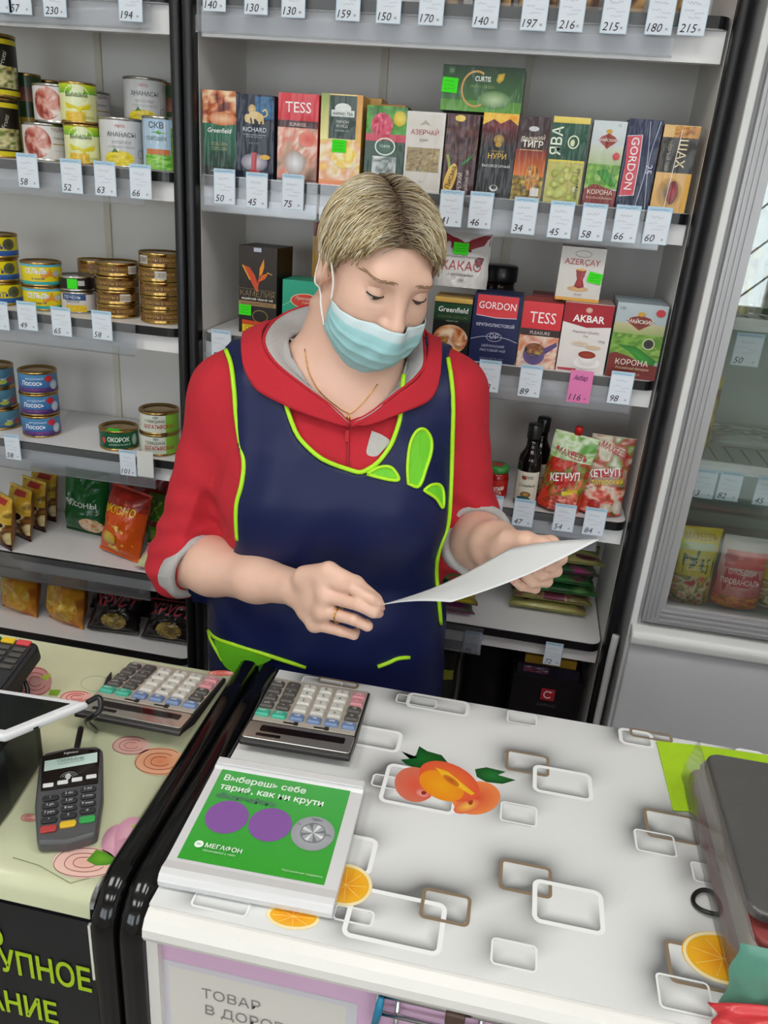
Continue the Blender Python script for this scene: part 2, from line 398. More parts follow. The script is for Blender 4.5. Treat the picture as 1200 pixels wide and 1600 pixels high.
# ================================================================== shelving
SHELF = [1.862, 1.583, 1.303, 1.028, .755, .545]
YF, YB = 1.45, 1.70
def shelf_outline(x0, x1, yf, yb, r=.022):
    p = [(x1, yb), (x0, yb)]
    for i in range(7):
        a = math.radians(180+90*i/6); p.append((x0+r+r*math.cos(a), yf+r+r*math.sin(a)))
    for i in range(7):
        a = math.radians(270+90*i/6); p.append((x1-r+r*math.cos(a), yf+r+r*math.sin(a)))
    return p
MT['post'] = mat('black_post', '17171a', .35, var=.1)
MT['strip'] = mat('slotted_rail', 'cfcabc', .5)
MT['tag_stub'] = mat('pale_tape', 'd8dadc', .5)
def shelving(x0, x1, label, strips, rails, low=.545):
    t = empty('shelving_unit', ((x0+x1)/2, YB, 0), label, 'shelving')
    X = lambda a: a-(x0+x1)/2
    def o(g, name, m, par=t, **kw):
        g.v = [(X(a), b-YB, c) for a, b, c in g.v]; return g.obj(name, m, par, **kw)
    o(G().box(x0-.01, x1+.01, YB, YB+.012, .1, 2.3), 'back_panel', MT['grey_lam'])
    o(G().box(x0-.018, x0-.001, YF+.012, YB, 0, 2.3), 'side_panel', MT['side_lam'])
    o(G().box(x1+.001, x1+.018, YF+.012, YB, 0, 2.3), 'side_panel', MT['side_lam'])
    for a in (x0-.021, x1+.001):
        o(G().prism(rrect(.02, .034, .009, 5, a+.010, YF+.0), 'z', 0, 2.3), 'post', MT['post'], smooth=False, bevel=0)
    for s in strips: o(G().box(s-.007, s+.007, YB-.006, YB, .5, 2.25), 'slotted_strip', MT['strip'])
    o(G().box(x0, x1, YF+.02, YB, 0, .1), 'plinth', MT['black_edge'])
    for k, z in enumerate(SHELF[:5]+[low]):
        b = o(G().prism(shelf_outline(x0+.002, x1-.002, YF+.004, YB-.007), 'z', z-.018, z), 'shelf', MT['white_lam'])
        h0 = .02
        pa = shelf_outline(x0+.0015, x1-.0015, YF, YB-.01, .024)[2:]
        g = G(); n = len(pa)
        inn = shelf_outline(x0+.006, x1-.006, YF+.0045, YB-.01, .02)[2:]
        v = [(p[0], p[1], z-.017) for p in pa]+[(p[0], p[1], z-.0005) for p in pa]+[(p[0], p[1], z-.0005) for p in inn]+[(p[0], p[1], z-.017) for p in inn]
        f = [(q*n+i, q*n+i+1, ((q+1) % 4)*n+i+1, ((q+1) % 4)*n+i) for q in range(4) for i in range(n-1)]
        o(g.add(v, f), 'edge_trim', MT['black_edge'], b)
        o(G().box(x0+.004, x1-.004, YF+.014, YF+.03, z-.062 if k == 0 else z-.05, z-.0185), 'fascia', MT['white_lam'], b)
        for (a0, a1) in rails.get(k, []):
            g = G().box(a0, a1, YF-.0085, YF-.0075, z-.058, z+.002).box(a0, a1, YF-.0135, YF-.0125, z-.058, z-.035).box(a0, a1, YF-.0135, YF-.0075, z-.060, z-.058)
            o(g, 'price_rail', MT['clear'], b)
    return t
UX0, UX1 = -.613, .241
shelving(UX0, UX1, 'wide shop shelving unit full of tea boxes behind the shop assistant', [PY(600, 100, 1.69)[0], PY(826, 110, 1.69)[0]],
         {0: [(UX0+.005, .16)], 1: [(UX0+.01, -.39), (-.385, .195)], 2: [(UX0+.01, -.45), (-.3, .2)], 3: [(-.4, .19)], 4: [(-.1, .0)]}, .36)
VX0, VX1 = -1.50, -.657
shelving(VX0, VX1, 'shop shelving unit of tinned food and snack bags beside the tea shelves', [PY(150, 80, 1.69)[0]],
         {0: [(VX0+.01, -.69)], 1: [(VX0+.01, -.715)], 2: [(VX0+.01, -.745)], 3: [(VX0+.01, -.715)], 4: [(VX0+.01, -.74)]})

# ================================================================== glass-door fridge
FX0, FX1, FYF = .272, .98, 1.385
MT['fr_side'] = mat('fridge_side_grey', 'b4b4b6', .4, .0, var=.03, vscale=5)
MT['fr_white'] = mat('fridge_white_plastic', 'd5d6d4', .35, var=.02)
MT['fr_in'] = mat('fridge_liner', '9aaaa1', .5, var=.04, vscale=6)
MT['fr_panel'] = mat('fridge_lower_panel', 'cfd1d4', .4, var=.02)
MT['glass'] = clearmat('fridge_glass', (.95, .98, .965), .008, .01, .3)
fr = empty('glass_door_fridge', (FX0, FYF, 0), 'tall grey glass door fridge holding sauce pouches beside the tea shelves', 'fridge')
def fo(g, name, m, par=fr, **kw):
    g.v = [(a-FX0, b-FYF, c) for a, b, c in g.v]; return g.obj(name, m, par, **kw)
fo(G().box(FX0, FX0+.02, FYF+.005, 1.78, .06, 2.15).box(FX1-.02, FX1, FYF+.005, 1.78, .06, 2.15).box(FX0, FX1, FYF+.02, 1.78, 2.1, 2.15), 'body', MT['fr_side'])
fo(G().box(FX0-.0005, FX0+.012, FYF-.004, FYF+.006, .06, 2.15), 'corner_trim', MT['fr_white'], bevel=.002)
fo(G().box(FX0+.02, FX1-.02, 1.74, 1.76, .1, 2.1), 'back_liner', MT['fr_in'])
fo(G().box(FX0+.021, FX0+.03, FYF+.03, 1.74, .88, 2.1), 'side_liner', MT['fr_in'])
fo(G().box(FX0+.03, FX1-.03, FYF+.02, 1.74, .78, .88), 'inner_floor', MT['fr_in'])
dx0 = FX0+.018
door = fo(G().box(dx0, dx0+.036, FYF-.012, FYF+.012, .868, 2.1).box(dx0+.036, FX1-.05, FYF-.012, FYF+.012, .868, .905).box(dx0+.036, FX1-.05, FYF-.012, FYF+.012, 2.06, 2.1).box(FX1-.05, FX1-.015, FYF-.012, FYF+.012, .868, 2.1), 'door_frame', MT['alu'])
for k, dxx in enumerate((.006, .014, .022)):
    fo(G().box(dx0+dxx, dx0+dxx+.003, FYF-.015, FYF-.0118, .872+.004*k, 2.09), 'frame_rib', MT['alu'], door)
    fo(G().box(dx0+.03, FX1-.05, FYF-.015, FYF-.0118, .874+.010*k, .877+.010*k), 'frame_rib', MT['alu'], door)
fo(G().box(dx0+.034, FX1-.048, FYF-.003, FYF+.001, .902, 2.063), 'glass_pane', MT['glass'], door)
fo(G().box(dx0+.002, dx0+.036, FYF+.013, FYF+.02, .87, 2.1), 'door_gasket', MT['black_edge'])
led = [(FYF-.022, .822), (FYF-.03, .826), (FYF-.032, .842), (FYF-.026, .852), (FYF-.01, .858), (FYF+.02, .858), (FYF+.02, .822)]
fo(G().prism(led, 'x', FX0+.002, FX1), 'ledge', MT['fr_white'], bevel=.004)
fo(G().box(FX0+.006, FX1, FYF-.014, FYF+.02, .06, .8215), 'lower_panel', MT['fr_panel'], bevel=.004)
fo(G().box(FX0+.03, FX0+.09, FYF, FYF+.06, 0, .06), 'foot', MT['black_edge'])
fo(G().box(FX1-.09, FX1-.03, FYF, FYF+.06, 0, .06), 'foot', MT['black_edge'])
for zz in (1.175, 1.425, 1.68):
    g = G()
    for k in range(22):
        x = FX0+.04+k*.03
        g.tube([(x, 1.43, zz), (x, 1.73, zz)], .0016, 5)
    g.tube([(FX0+.03, 1.73, zz-.003), (FX1-.03, 1.73, zz-.003)], .003, 6).tube([(FX0+.03, 1.58, zz-.003), (FX1-.03, 1.58, zz-.003)], .003, 6)
    s = fo(g, 'wire_shelf', MT['chrome'])
    fo(G().box(FX0+.03, FX1-.03, 1.421, 1.429, zz-.014, zz+.006), 'shelf_rail', MT['fr_white'], s)
ho = G().tube(spline([(.2605, 1.432, .05), (.258, 1.425, .4), (.257, 1.42, .72), (.259, 1.425, .80)], 30), .0075, 10).obj('drain_hose', MT['fr_white'], None, smooth=True)
tag(ho, 'thin white vertical drain hose between the black shelf post and the fridge', 'hose')

# ================================================================== counters
CZ = .87
MT['pink'] = mat('pink_panel', 'd9b4d2', .5, var=.05, vscale=7)
MT['lip'] = mat('white_plastic_lip', 'e4e2dc', .35, var=.03, vscale=12)
MT['blackpan'] = mat('black_display_panel', '14161a', .45, var=.1)
def counter(x0, x1, name, label, front, lipm):
    t = empty(name, ((x0+x1)/2, .79, 0), label, 'counter')
    def o(g, nm, m, par=t, **kw):
        g.v = [(a-(x0+x1)/2, b-.79, c) for a, b, c in g.v]; return g.obj(nm, m, par, **kw)
    return t, o
ct, co = counter(-.309, 1.3, 'shop_counter', 'white shop counter with pink front panel in front of the shop assistant', None, None)
co(G().box(-.309, 1.3, .575, 1.02, CZ-.022, CZ), 'counter_top', MT['white_lam'], bevel=.002)
lp = [(.575, CZ), (.563, CZ-.0005), (.553, CZ-.005), (.547, CZ-.014), (.546, CZ-.024), (.549, CZ-.032), (.556, CZ-.035), (.575, CZ-.035)]
co(G().prism(lp, 'x', -.309, 1.3), 'front_lip', MT['lip'], bevel=.001)
co(G().box(-.298, 1.3, .566, .58, .05, CZ-.03), 'front_panel', MT['pink'])
co(G().box(-.310, -.297, .556, .60, 0, CZ-.034), 'corner_strip', MT['lip'])
co(G().box(-.309, -.295, .6, 1.01, 0, CZ-.022), 'side_panel', MT['white_lam'])
co(G().box(1.28, 1.3, .58, 1.01, 0, CZ-.022), 'side_panel', MT['white_lam'])
co(G().box(-.28, 1.28, .58, 1.0, .08, .1), 'bottom_board', MT['white_lam'])
co(G().box(-.28, 1.28, .6, .62, 0, .08), 'plinth', MT['black_edge'])
def bent(xc, w, o, name='edge_post', par=None, z=CZ+.014, yb=1.012, yf=.545, r=.06):
    pts = [(xc, yb, z), (xc, .9, z), (xc, .75, z), (xc, yf+r, z)]; fr = [((1, 0, 0), (0, 0, 1))]*4
    for i in range(1, 9):
        a = math.radians(90*i/8); pts.append((xc, yf+r-r*math.sin(a), z-r+r*math.cos(a))); fr.append(((1, 0, 0), (0, -math.sin(a), math.cos(a))))
    pts += [(xc, yf, .4), (xc, yf, .001)]; fr += [((1, 0, 0), (0, -1, 0))]*2
    prof = rrect(w, .034, .013, 5, 0, -.017)
    return o(G().sweep(pts, prof, fr), name, MT['black_gloss'], smooth=True)
bent(-.3258, .031, co)
lt, lo = counter(-1.35, -.3735, 'shop_counter', 'black fronted display counter covered with flowered oilcloth', None, None)
lo(G().box(-1.35, -.3735, .575, .985, CZ-.022, CZ), 'counter_top', MT['white_lam'], bevel=.002)
lo(G().box(-1.35, -.3735, .564, .58, .05, CZ-.045), 'front_panel', MT['blackpan'])
lo(G().box(-1.35, -1.33, .58, .98, 0, CZ-.022), 'side_panel', MT['white_lam'])
lo(G().box(-.390, -.3745, .58, .98, 0, CZ-.022), 'side_panel', MT['white_lam'])
lo(G().box(-1.33, -.390, .58, .975, .08, .1), 'bottom_board', MT['white_lam'])
lo(G().box(-1.33, -.390, .6, .62, 0, .08), 'plinth', MT['black_edge'])
bent(-.3575, .031, lo)
lo(G().box(-.380, -.377, .5595, .5638, .74, .826), 'white_edge_strip', MT['lip'])
# lettering on the black panel
A = Art()
for s_, px, py, al in (('УПНОЕ', 143, 1549, 'r'), ('ИЕ', 92, 1593, 'r')):
    pass
def panel_text(txt, xr, z, h, w=None):
    A.text(txt, xr, z, h, 'a8c81e', 'r', bold=.02, width=w)
p1 = PY(144, 1550, .563); p2 = PY(0, 1478, .563); p3 = PY(92, 1598, .563)
panel_text('ДОСТУПНОЕ', p1[0], p1[2], .038, .215)
panel_text('ПИТАНИЕ', p3[0], p3[2]-.002, .036, .165)
panel_text('ПРОСТО', p2[0]+.006, p2[2], .03)
for k in range(7): A.line([(p1[0]-.2, p1[2]+.009*k+.003), (p1[0]+.005, p1[2]+.009*k+.003)], .0002, '2a300e')
A.build('lettering', lambda u, v, o: np.stack([u+(1.35+.3735)/2, np.full_like(u, .5635-.79)-o, v], 1), MT['pmatte'], lt)

# ------------------------------------------------------------------ oilcloths (flat print on a thin cloth)
ZC = CZ+.0022
def tab(u, v, o):
    P = np.array([PZ(a, b, ZC) for a, b in zip(u, v)]); P[:, 2] += o; return P
def tabxy(px, py): return PZ(px, py, ZC)[:2]
SQ = [  # top-left px, bottom-right px, kind (w thick white, t thin white, b brown)
 (793, 1172, 856, 1213, 'b'), (836, 1196, 924, 1251, 'w'), (784, 1252, 838, 1292, 't'), (784, 1343, 860, 1403, 'b'), (836, 1375, 943, 1460, 'w'),
 (770, 1465, 838, 1520, 't'), (556, 1386, 685, 1492, 'w'), (664, 1388, 730, 1447, 'b'), (526, 1413, 580, 1448, 't'), (609, 1194, 707, 1272, 'w'),
 (585, 1209, 640, 1238, 't'), (540, 1130, 620, 1175, 'w'), (641, 1083, 729, 1119, 'w'), (622, 1084, 680, 1107, 't'), (794, 1110, 838, 1135, 't'), (968, 1138, 1021, 1169, 'w'),
 (985, 1138, 1050, 1160, 'b'), (1007, 1264, 1092, 1320, 'b'), (991, 1295, 1058, 1340, 't'), (1079, 1346, 1130, 1385, 't'), (1040, 1470, 1147, 1553, 'b'),
 (1025, 1520, 1117, 1592, 't'), (520, 1300, 575, 1367, 'w'), (476, 1056, 527, 1087, 't'), (500, 1058, 557, 1076, 'b'), (308, 1393, 383, 1433, 't'), (1150, 1170, 1200, 1200, 'w')]
boxes = []
for (a, b, c, d, k) in SQ:
    p = tabxy(a, b); q = tabxy(c, d); boxes.append((min(p[0], q[0]), min(p[1], q[1]), max(p[0], q[0]), max(p[1], q[1]), k))
tx0, tx1, ty0, ty1 = -.309, 1.29, .560, 1.019
oc = G().box(tx0, tx1, ty0+.006, ty1, CZ+.0004, ZC-.0004).obj('oilcloth', MT['white_lam'])
tag(oc, 'glossy white oilcloth printed with rounded squares and fruit on the pink fronted counter', 'tablecloth')
NX, NY = 420, 150
gx = np.linspace(tx0, tx1, NX+1); gy = np.linspace(ty0+.006, ty1, NY+1)
U, V = np.meshgrid(gx, gy); U = U.ravel(); V = V.ravel()
dark = np.zeros_like(U)
for (x0, y0, x1, y1, k) in boxes:
    cx, cy, hw, hh = (x0+x1)/2, (y0+y1)/2, (x1-x0)/2, (y1-y0)/2
    qx = np.abs(U-cx)-hw+.006; qy = np.abs(V-cy)-hh+.006
    sd = np.hypot(np.maximum(qx, 0), np.maximum(qy, 0))+np.minimum(np.maximum(qx, qy), 0)-.006
    w_ = np.clip(.55+.9*((V-cy)/hh*.5-(U-cx)/hw*.5), 0, 1)
    s_ = {'w': .85, 't': .62, 'b': .88}[k]
    dark += np.where(sd > 0, s_*np.exp(-np.maximum(sd, 0)/.015)*w_, 0)
    ins = np.clip((cy-V)/hh*.6+.35, 0, 1)*np.clip(1+sd/.016, 0, 1)
    dark += np.where(sd <= 0, s_*1.15*ins, 0)
base = np.tile(np.array([.80, .81, .80]), (len(U), 1)); base *= (1-np.clip(dark, 0, .80))[:, None]
fc = [(j*(NX+1)+i, j*(NX+1)+i+1, (j+1)*(NX+1)+i+1, (j+1)*(NX+1)+i) for j in range(NY) for i in range(NX)]
mk('tinted_print', np.stack([U, V, np.full_like(U, ZC-.0002)], 1), fc, MT['pcloth'], oc, base)
for bi, (x0, y0, x1, y1, k) in enumerate(boxes):
    A = Art(); A.k = bi
    lw = {'w': .0055, 't': .0024, 'b': .0040}[k]
    A.line(rrect(x1-x0, y1-y0, {'w': .0075, 't': .0045, 'b': .005}[k], 6, (x0+x1)/2, (y0+y1)/2), lw, {'w': 'f6f7f6', 't': 'f1f2f1', 'b': '8d7a62'}[k], True)
    A.build('printed_square', flatz, MT['pcloth'], oc, base=ZC+.00001, eps=.000003)
A = Art()
def pxe(cx, cy, a, b, r, c1, c2=None): A.ell(cx, cy, a, b, c1, c2, 30, r, 4)
# peaches
A.fill([(627, 1174), (640, 1185), (650, 1180), (655, 1166), (668, 1174), (690, 1180), (700, 1192), (684, 1198), (648, 1200), (634, 1194), (626, 1187), (640, 1186)], '0f6a26', '0a4a1a', 2)
A.fill([(742, 1202), (760, 1199), (790, 1206), (778, 1211), (806, 1219), (785, 1225), (760, 1222), (745, 1214)], '117a2c', '0a4a1a', 2)
pxe(648, 1226, 32, 27, .3, 'e0583c', 'd8745c'); pxe(660, 1240, 14, 8, .3, 'f0a9a0', 'd9543c'); pxe(662, 1239, 4, 3, 0, '8b2a16')
pxe(744, 1247, 38, 26, -.1, 'd94a30', 'ee8a4a'); pxe(730, 1260, 22, 10, -.3, 'f4c14a', 'e2604a'); pxe(735, 1252, 4, 6, 0, 'a03a1c')
pxe(702, 1221, 50, 27, .42, 'ee7a26', 'e2583a'); pxe(690, 1228, 37, 21, .42, 'f2a614', 'ef8f1c')
A.fill([(680, 1199), (700, 1206), (742, 1240), (737, 1243), (715, 1230), (690, 1212)], 'f8d23a', 'f2b21e', 2)
pxe(705, 1220, 15, 5, .6, 'b8541e', 'd9801c')
A.build('printed_peaches', tab, MT['pcloth'], oc, base=.0002, eps=.000004)
# orange slices
for (cx, cy, a, b, r) in ((540, 1383, 42, 33, .1), (458, 1432, 42, 20, .1), (1130, 1498, 68, 38, .35)):
    A = Art(); pxe(cx, cy, a, b, r, 'f0a818', 'f2b524'); A.line([(cx+.93*a*math.cos(t)*math.cos(r)-.93*b*math.sin(t)*math.sin(r), cy+.93*a*math.cos(t)*math.sin(r)+.93*b*math.sin(t)*math.cos(r)) for t in np.linspace(0, 6.2832, 40)], 5, 'f6e6b4')
    pxe(cx, cy, a*.8, b*.8, r, 'ee9410', 'f3b528')
    for t in np.linspace(0, 2*math.pi, 9)[:-1]:
        e = (cx+.78*a*math.cos(t)*math.cos(r)-.78*b*math.sin(t)*math.sin(r), cy+.78*a*math.cos(t)*math.sin(r)+.78*b*math.sin(t)*math.cos(r))
        A.line([(cx, cy), e], 1.0, 'f7cf6a')
    if cx > 1000: pxe(1150, 1545, 14, 20, .2, 'f2a61e')
    A.build('printed_orange_slice', tab, MT['pcloth'], oc, base=.0002, eps=.000004)
# flowered oilcloth, rolled over the front edge
lc = G(); n = 8
prof = [(.984, ZC-.0006), (.58, ZC-.0006)]+[(.575-.017*math.sin(a), ZC-.0176+.017*math.cos(a)) for a in np.linspace(.1, 1.5, n)]+[(.557, CZ-.030)]
lc.v = []; v = []
for (y, z) in prof: v += [(-1.35, y, z), (-.3745, y, z)]
for (y, z) in prof: v += [(-1.35, y, z-.0014 if z > ZC-.01 else z), (-.3745, y+.0012, z-.0014 if z > ZC-.01 else z)]
k = len(prof)
lc.add(v, [(2*i, 2*i+1, 2*i+3, 2*i+2) for i in range(k-1)]+[(2*(k+i), 2*(k+i)+2, 2*(k+i)+3, 2*(k+i)+1) for i in range(k-1)]+[(2*i, 2*i+2, 2*(k+i)+2, 2*(k+i)) for i in range(k-1)]+[(2*i+1, 2*(k+i)+1, 2*(k+i)+3, 2*i+3) for i in range(k-1)])
fcl = lc.obj('oilcloth', mat('pale_green_oilcloth', 'dbdfb9', .3, var=.08, vscale=5, Coat_Weight=.3), smooth=True)
tag(fcl, 'pale green oilcloth printed with pink flowers under the payment terminal', 'tablecloth')
A = Art()
def rose(cx, cy, r, asp, c1, c2, ln):
    A.ell(cx, cy, r, r*asp, c1, c2, 26, 0, 3)
    for q in (.95, .62, .35): A.line([(cx+r*q*math.cos(t)*(1+.05*math.sin(3*t)), cy+r*asp*q*math.sin(t)*(1+.06*math.cos(2*t))) for t in np.linspace(.4, 5.6, 30)], 1.2, ln)
def fl(name='printed_flower'):
    global A
    A.build(name, tab, MT['pcloth'], fcl, base=.0003, eps=.000006); A = Art()
for (x, y, a, b) in ((185, 1318, 26, 30), (205, 1310, 26, 34), (200, 1330, 22, 20)): A.ell(x, y, a, b, 'e6b3c1', 'c98fa6', 24, .3, 3)
A.fill([(205, 1292), (238, 1271), (232, 1285), (215, 1298)], 'b7d544', '9cc23a'); fl()
rose(132, 1348, 50, .5, 'e8b0a0', 'efc9bd', '7c4a44'); A.fill([(135, 1345), (150, 1328), (165, 1332), (186, 1345), (168, 1352), (150, 1353)], '6fae2c', '4c8a1e'); fl()
for q in ((250, 1190, 40, .55, 'd9855c', 'e6b28f', '9c4a2c'), (205, 1165, 30, .5, 'd89d92', 'e0b9ae', 'a86a60'), (120, 1090, 26, .4, 'eda79d', 'f0bcb2', 'c4443c'), (300, 1060, 34, .25, 'ec9b8e', 'f0b4a8', 'd86a5c'), (345, 1052, 20, .2, 'ec9b8e', 'f0b4a8', 'd86a5c'), (45, 1278, 12, .5, 'edb0a6', 'f2c4bc', 'c0645c')):
    rose(*q); fl()
rose(55, 1065, 26, .9, 'd9a5a0', 'cf8f8c', '9c2c24'); A.fill([(62, 1058), (80, 1052), (74, 1064)], 'b4cc3c'); fl()
A.fill([(78, 1078), (95, 1078), (90, 1087), (76, 1086)], '8fb82c'); fl('printed_leaf')
A.ring(150, 1068, 24, 12, 1, 'c4cbb0', 24); fl('printed_swirl')
A.line([(20, 1340), (60, 1352), (110, 1380), (140, 1372)], 1.2, '8c9068'); fl('printed_stem')
# ================================================================== things on the counters
def frame3(bl, br, tl):
    """local axes from three 3D corners: x along the near edge, y away, z up"""
    ex = np.array(br)-np.array(bl); w = np.linalg.norm(ex); ex = ex/w
    ey = np.array(tl)-np.array(bl); ey = ey-ex*(ey@ex); h = np.linalg.norm(ey); ey = ey/h
    return np.stack([ex, ey, np.cross(ex, ey)], 1), w, h
def place(o, M, loc):
    m4 = Matrix.Identity(4)
    for i in range(3):
        for j in range(3): m4[i][j] = float(M[i, j])
        m4[i][3] = float(loc[i])
    o.matrix_world = m4; return o

MT['calc_body'] = mat('calculator_silver', 'b9b0a2', .38, .1, var=.05, vscale=20)
MT['calc_rim'] = mat('calculator_bright_rim', 'd2cdc3', .2, .8, var=.04)
MT['calc_dark'] = mat('calculator_dark_case', '2a2725', .4)
MT['key_dark'] = mat('key_dark_grey', '55524e', .45); MT['key_white'] = mat('key_light', 'd2d0c8', .4); MT['key_pink'] = mat('key_pink', 'cf8b93', .4)
MT['key_blue'] = mat('key_blue', '6f86ad', .4); MT['key_green'] = mat('key_green', '3fae92', .35); MT['lcd_dark'] = mat('calculator_window', '1c1413', .1)
KEYM = {'d': 'key_dark', 'w': 'key_white', 'p': 'key_pink', 'b': 'key_blue', 'g': 'key_green'}
ROWS = ['ggbbbb', 'ddwwwd', 'ddwwwd', 'ddwwwp', 'ddwwwp']
LETT = [['ON', 'CE', 'M+', 'M-', 'MR', 'MC'], ['GT', '=', '.', '00', '0', '%'], ['√', '-', '3', '2', '1', '▷'], ['÷', '×', '6', '5', '4', 'C'], ['MU', '+', '9', '8', '7', 'AC']]
def calculator(loc, ang, tilt, label):
    t = empty('desk_calculator', (0, 0, 0), label, 'calculator', 'calculators on the counter')
    Wd, D = .152, .168
    side = [(-D/2, .0135), (-D/2+.001, .019), (-D/2+.006, .0215), (-D/2+.045, .0175), (D/2-.004, .0085), (D/2, .006), (D/2, .003), (D/2-.004, .0005), (-D/2+.05, .0005), (-D/2+.012, .0115)]
    G().prism(side, 'x', -Wd/2, Wd/2).obj('case', MT['calc_dark'], t, bevel=.002)
    top = lambda y: .0175+(y+D/2-.045)*(.0085-.0175)/(D-.049)       # key deck height
    a0 = math.atan2(.0085-.0175, D-.049)
    g = G().box(-Wd/2+.003, Wd/2-.003, -(D-.052)/2, (D-.052)/2, 0, .0022); g.rot(rx(a0), (0, .0225, top(.0225)))
    g.obj('face_plate', MT['calc_body'], t, bevel=.001)
    a1 = math.atan2(-.004, .039)
    g = G().prism(rrect(Wd-.003, .040, .004), 'z', 0, .002); g.rot(rx(a1), (0, -D/2+.0253, .0198))
    bz = g.obj('display_bezel', MT['calc_rim'], t, bevel=.0008)
    g = G().prism(rrect(Wd-.034, .014, .003), 'z', 0, .0008); g.rot(rx(a1), (0.004, -D/2+.0303, .0213)); g.obj('display_window', MT['lcd_dark'], bz)
    g = G().prism(rrect(.034, .006, .001), 'z', 0, .0006); g.rot(rx(a1), (-.04, -D/2+.0153, .0229)); g.obj('solar_cell', MT['lcd_dark'], bz)
    for sx in (-.018, .026):
        g = G().box(-.011, .009, -.0016, .0016, 0, .0006); g.rot(rx(a0), (sx, -.032, top(-.032)+.0022)); s = g.obj('slide_switch', MT['calc_dark'], t)
        g = G().box(.004, .010, -.003, .003, 0, .002); g.rot(rx(a0), (sx, -.032, top(-.032)+.0022)); g.obj('switch_knob', MT['calc_dark'], s)
    cx = [-.0625, -.0385, -.013, .012, .037, .0620]; ry_ = [-.0185, .002, .0215, .041, .060]
    for r in range(5):
        for c in range(6):
            k = ROWS[r][c]; big = (r == 4 and c == 1)
            kw, kd = (.0200, .0142) if k != 'g' else (.0205, .0145)
            if big: kd = .024
            y = ry_[r]+(.004 if big else 0)
            if r == 3 and c == 1: y -= .002
            pr = rrect(kw, kd, .0025, 3); pr2 = rrect(kw-.004, kd-.004, .002, 3); n = len(pr)
            g = G().add([(p[0], p[1], 0) for p in pr]+[(p[0], p[1], .0025) for p in pr]+[(p[0], p[1], .0052) for p in pr2],
                        [list(range(2*n, 3*n))]+[(q*n+i, q*n+(i+1) % n, (q+1)*n+(i+1) % n, (q+1)*n+i) for q in range(2) for i in range(n)])
            if big and r == 4: y = ry_[4]-.003; 
            g.rot(rx(a0), (cx[c], y, top(y)+.0022))
            ko = g.obj('key', MT[KEYM[k]], t)
            A = Art(); A.text(LETT[r][c], 0, 0, .0048, {'w': '4a4a48', 'd': 'd8d6d0', 'b': 'e6eaf2', 'p': 'f4e2e2', 'g': 'd9f0e8'}[k], 'c', bold=.01, maxw=.010)
            def mp(u, v, o, y=y, c=c): 
                p = np.stack([-u, -(v-.0023), .0053+o], 1); return p@rx(a0).T+np.array([cx[c], y, top(y)+.0022])
            A.build('key_legend', mp, MT['pmatte'], ko)
    if tilt:
        g = G().box(-.05, .05, -.002, .002, -.013, .002); g.rot(rx(0), (0, -D/2+.045, .0))
        g.obj('stand_leg', MT['calc_dark'], t)
    place(t, rz(ang)@rx(-tilt), loc); return t
calculator((-.2290, .904, ZC+.0002), math.radians(2), 0, 'silver desk calculator on the white fruit oilcloth behind the green leaflet')
calculator((-.4510, .876, ZC+.009), math.radians(0), math.radians(4), 'silver desk calculator propped up on the flowered oilcloth beside the black edge strip')

# ---- leaflet holder (coin tray)
BL, BR, TL = PZ(248, 1372, .884), PZ(521, 1424, .884), PZ(345, 1188, .888)
M3, w, h = frame3(BL, BR, TL)
M3 = rz(math.atan2(M3[1, 0], M3[0, 0])); h = .188
MT['tray'] = mat('white_tray_plastic', 'dcdcdd', .25, var=.02)
tr = empty('coin_tray', label='white plastic coin tray with green phone tariff leaflet on the oilcloth', cat='coin tray')
prof = [(h, .006), (h, .0), (.012, -.0145), (.002, -.0145), (-.004, -.010), (-.005, -.002), (.000, .004), (.008, .006), (.02, .0035), (.03, .0035), (h-.018, .0035), (h-.014, .006)]
G().prism(prof, 'x', 0, w).obj('tray', MT['tray'], tr, bevel=.0012)
G().box(.001, w-.001, h-.012, h, .0062, .0085).obj('top_clip', MT['tray'], tr, bevel=.001)
A = Art(); lx0, lx1, ly0, ly1 = .011, w-.016, .024, h-.016
A.rect(lx0, ly0, lx1, ly1, '35a52e', '4bb054')
A.text('Выберешь себе', lx0+.008, ly1-.020, .0100, 'f2fff2', 'l', bold=.02); A.text('тариф, как ни крути', lx0+.008, ly1-.036, .0100, 'f2fff2', 'l', bold=.02)
A.text('«Включайся!»', lx0+.008, ly1-.050, .0082, '5f7d78', 'l', bold=.02)
for cxx, c in ((lx0+.033, '8a5ba6'), (lx0+.086, '8a5ba6')): A.ell(cxx, ly0+.070, .0255, .0262, c, None, 40)
cxx = lx0+.138
A.ell(cxx, ly0+.068, .0255, .0262, 'b9bcc0', '9da1a6', 40)
for k in range(8):
    a = k*math.pi/4+.2; A.fill([(cxx, ly0+.068), (cxx+.014*math.cos(a), ly0+.068+.014*math.sin(a)), (cxx+.014*math.cos(a+.35), ly0+.068+.014*math.sin(a+.35))], 'e8eaec' if k % 2 else '7d8186', None, 1)
A.ring(cxx, ly0+.068, .0145, .0145, .0012, '83878c'); A.text('МИН', cxx, ly0+.086, .004, '5b6066', 'c'); A.text('ГБ', cxx-.019, ly0+.075, .003, '5b6066'); A.text('SMS', cxx+.018, ly0+.066, .003, '5b6066')
A.ell(lx0+.017, ly0+.022, .0052, .0052, 'f4fff4'); A.line([(lx0+.0145, ly0+.022), (lx0+.0195, ly0+.022)], .001, '35a52e'); A.text('МЕГАФОН', lx0+.025, ly0+.0185, .0062, 'f4fff4', 'l', bold=.015); A.text('Начинается с тебя', lx0+.025, ly0+.0125, .003, 'd8f2d8', 'l')
A.text('Персональная поддержка', lx0+.118, ly0+.006, .0026, 'cdeccd', 'l')
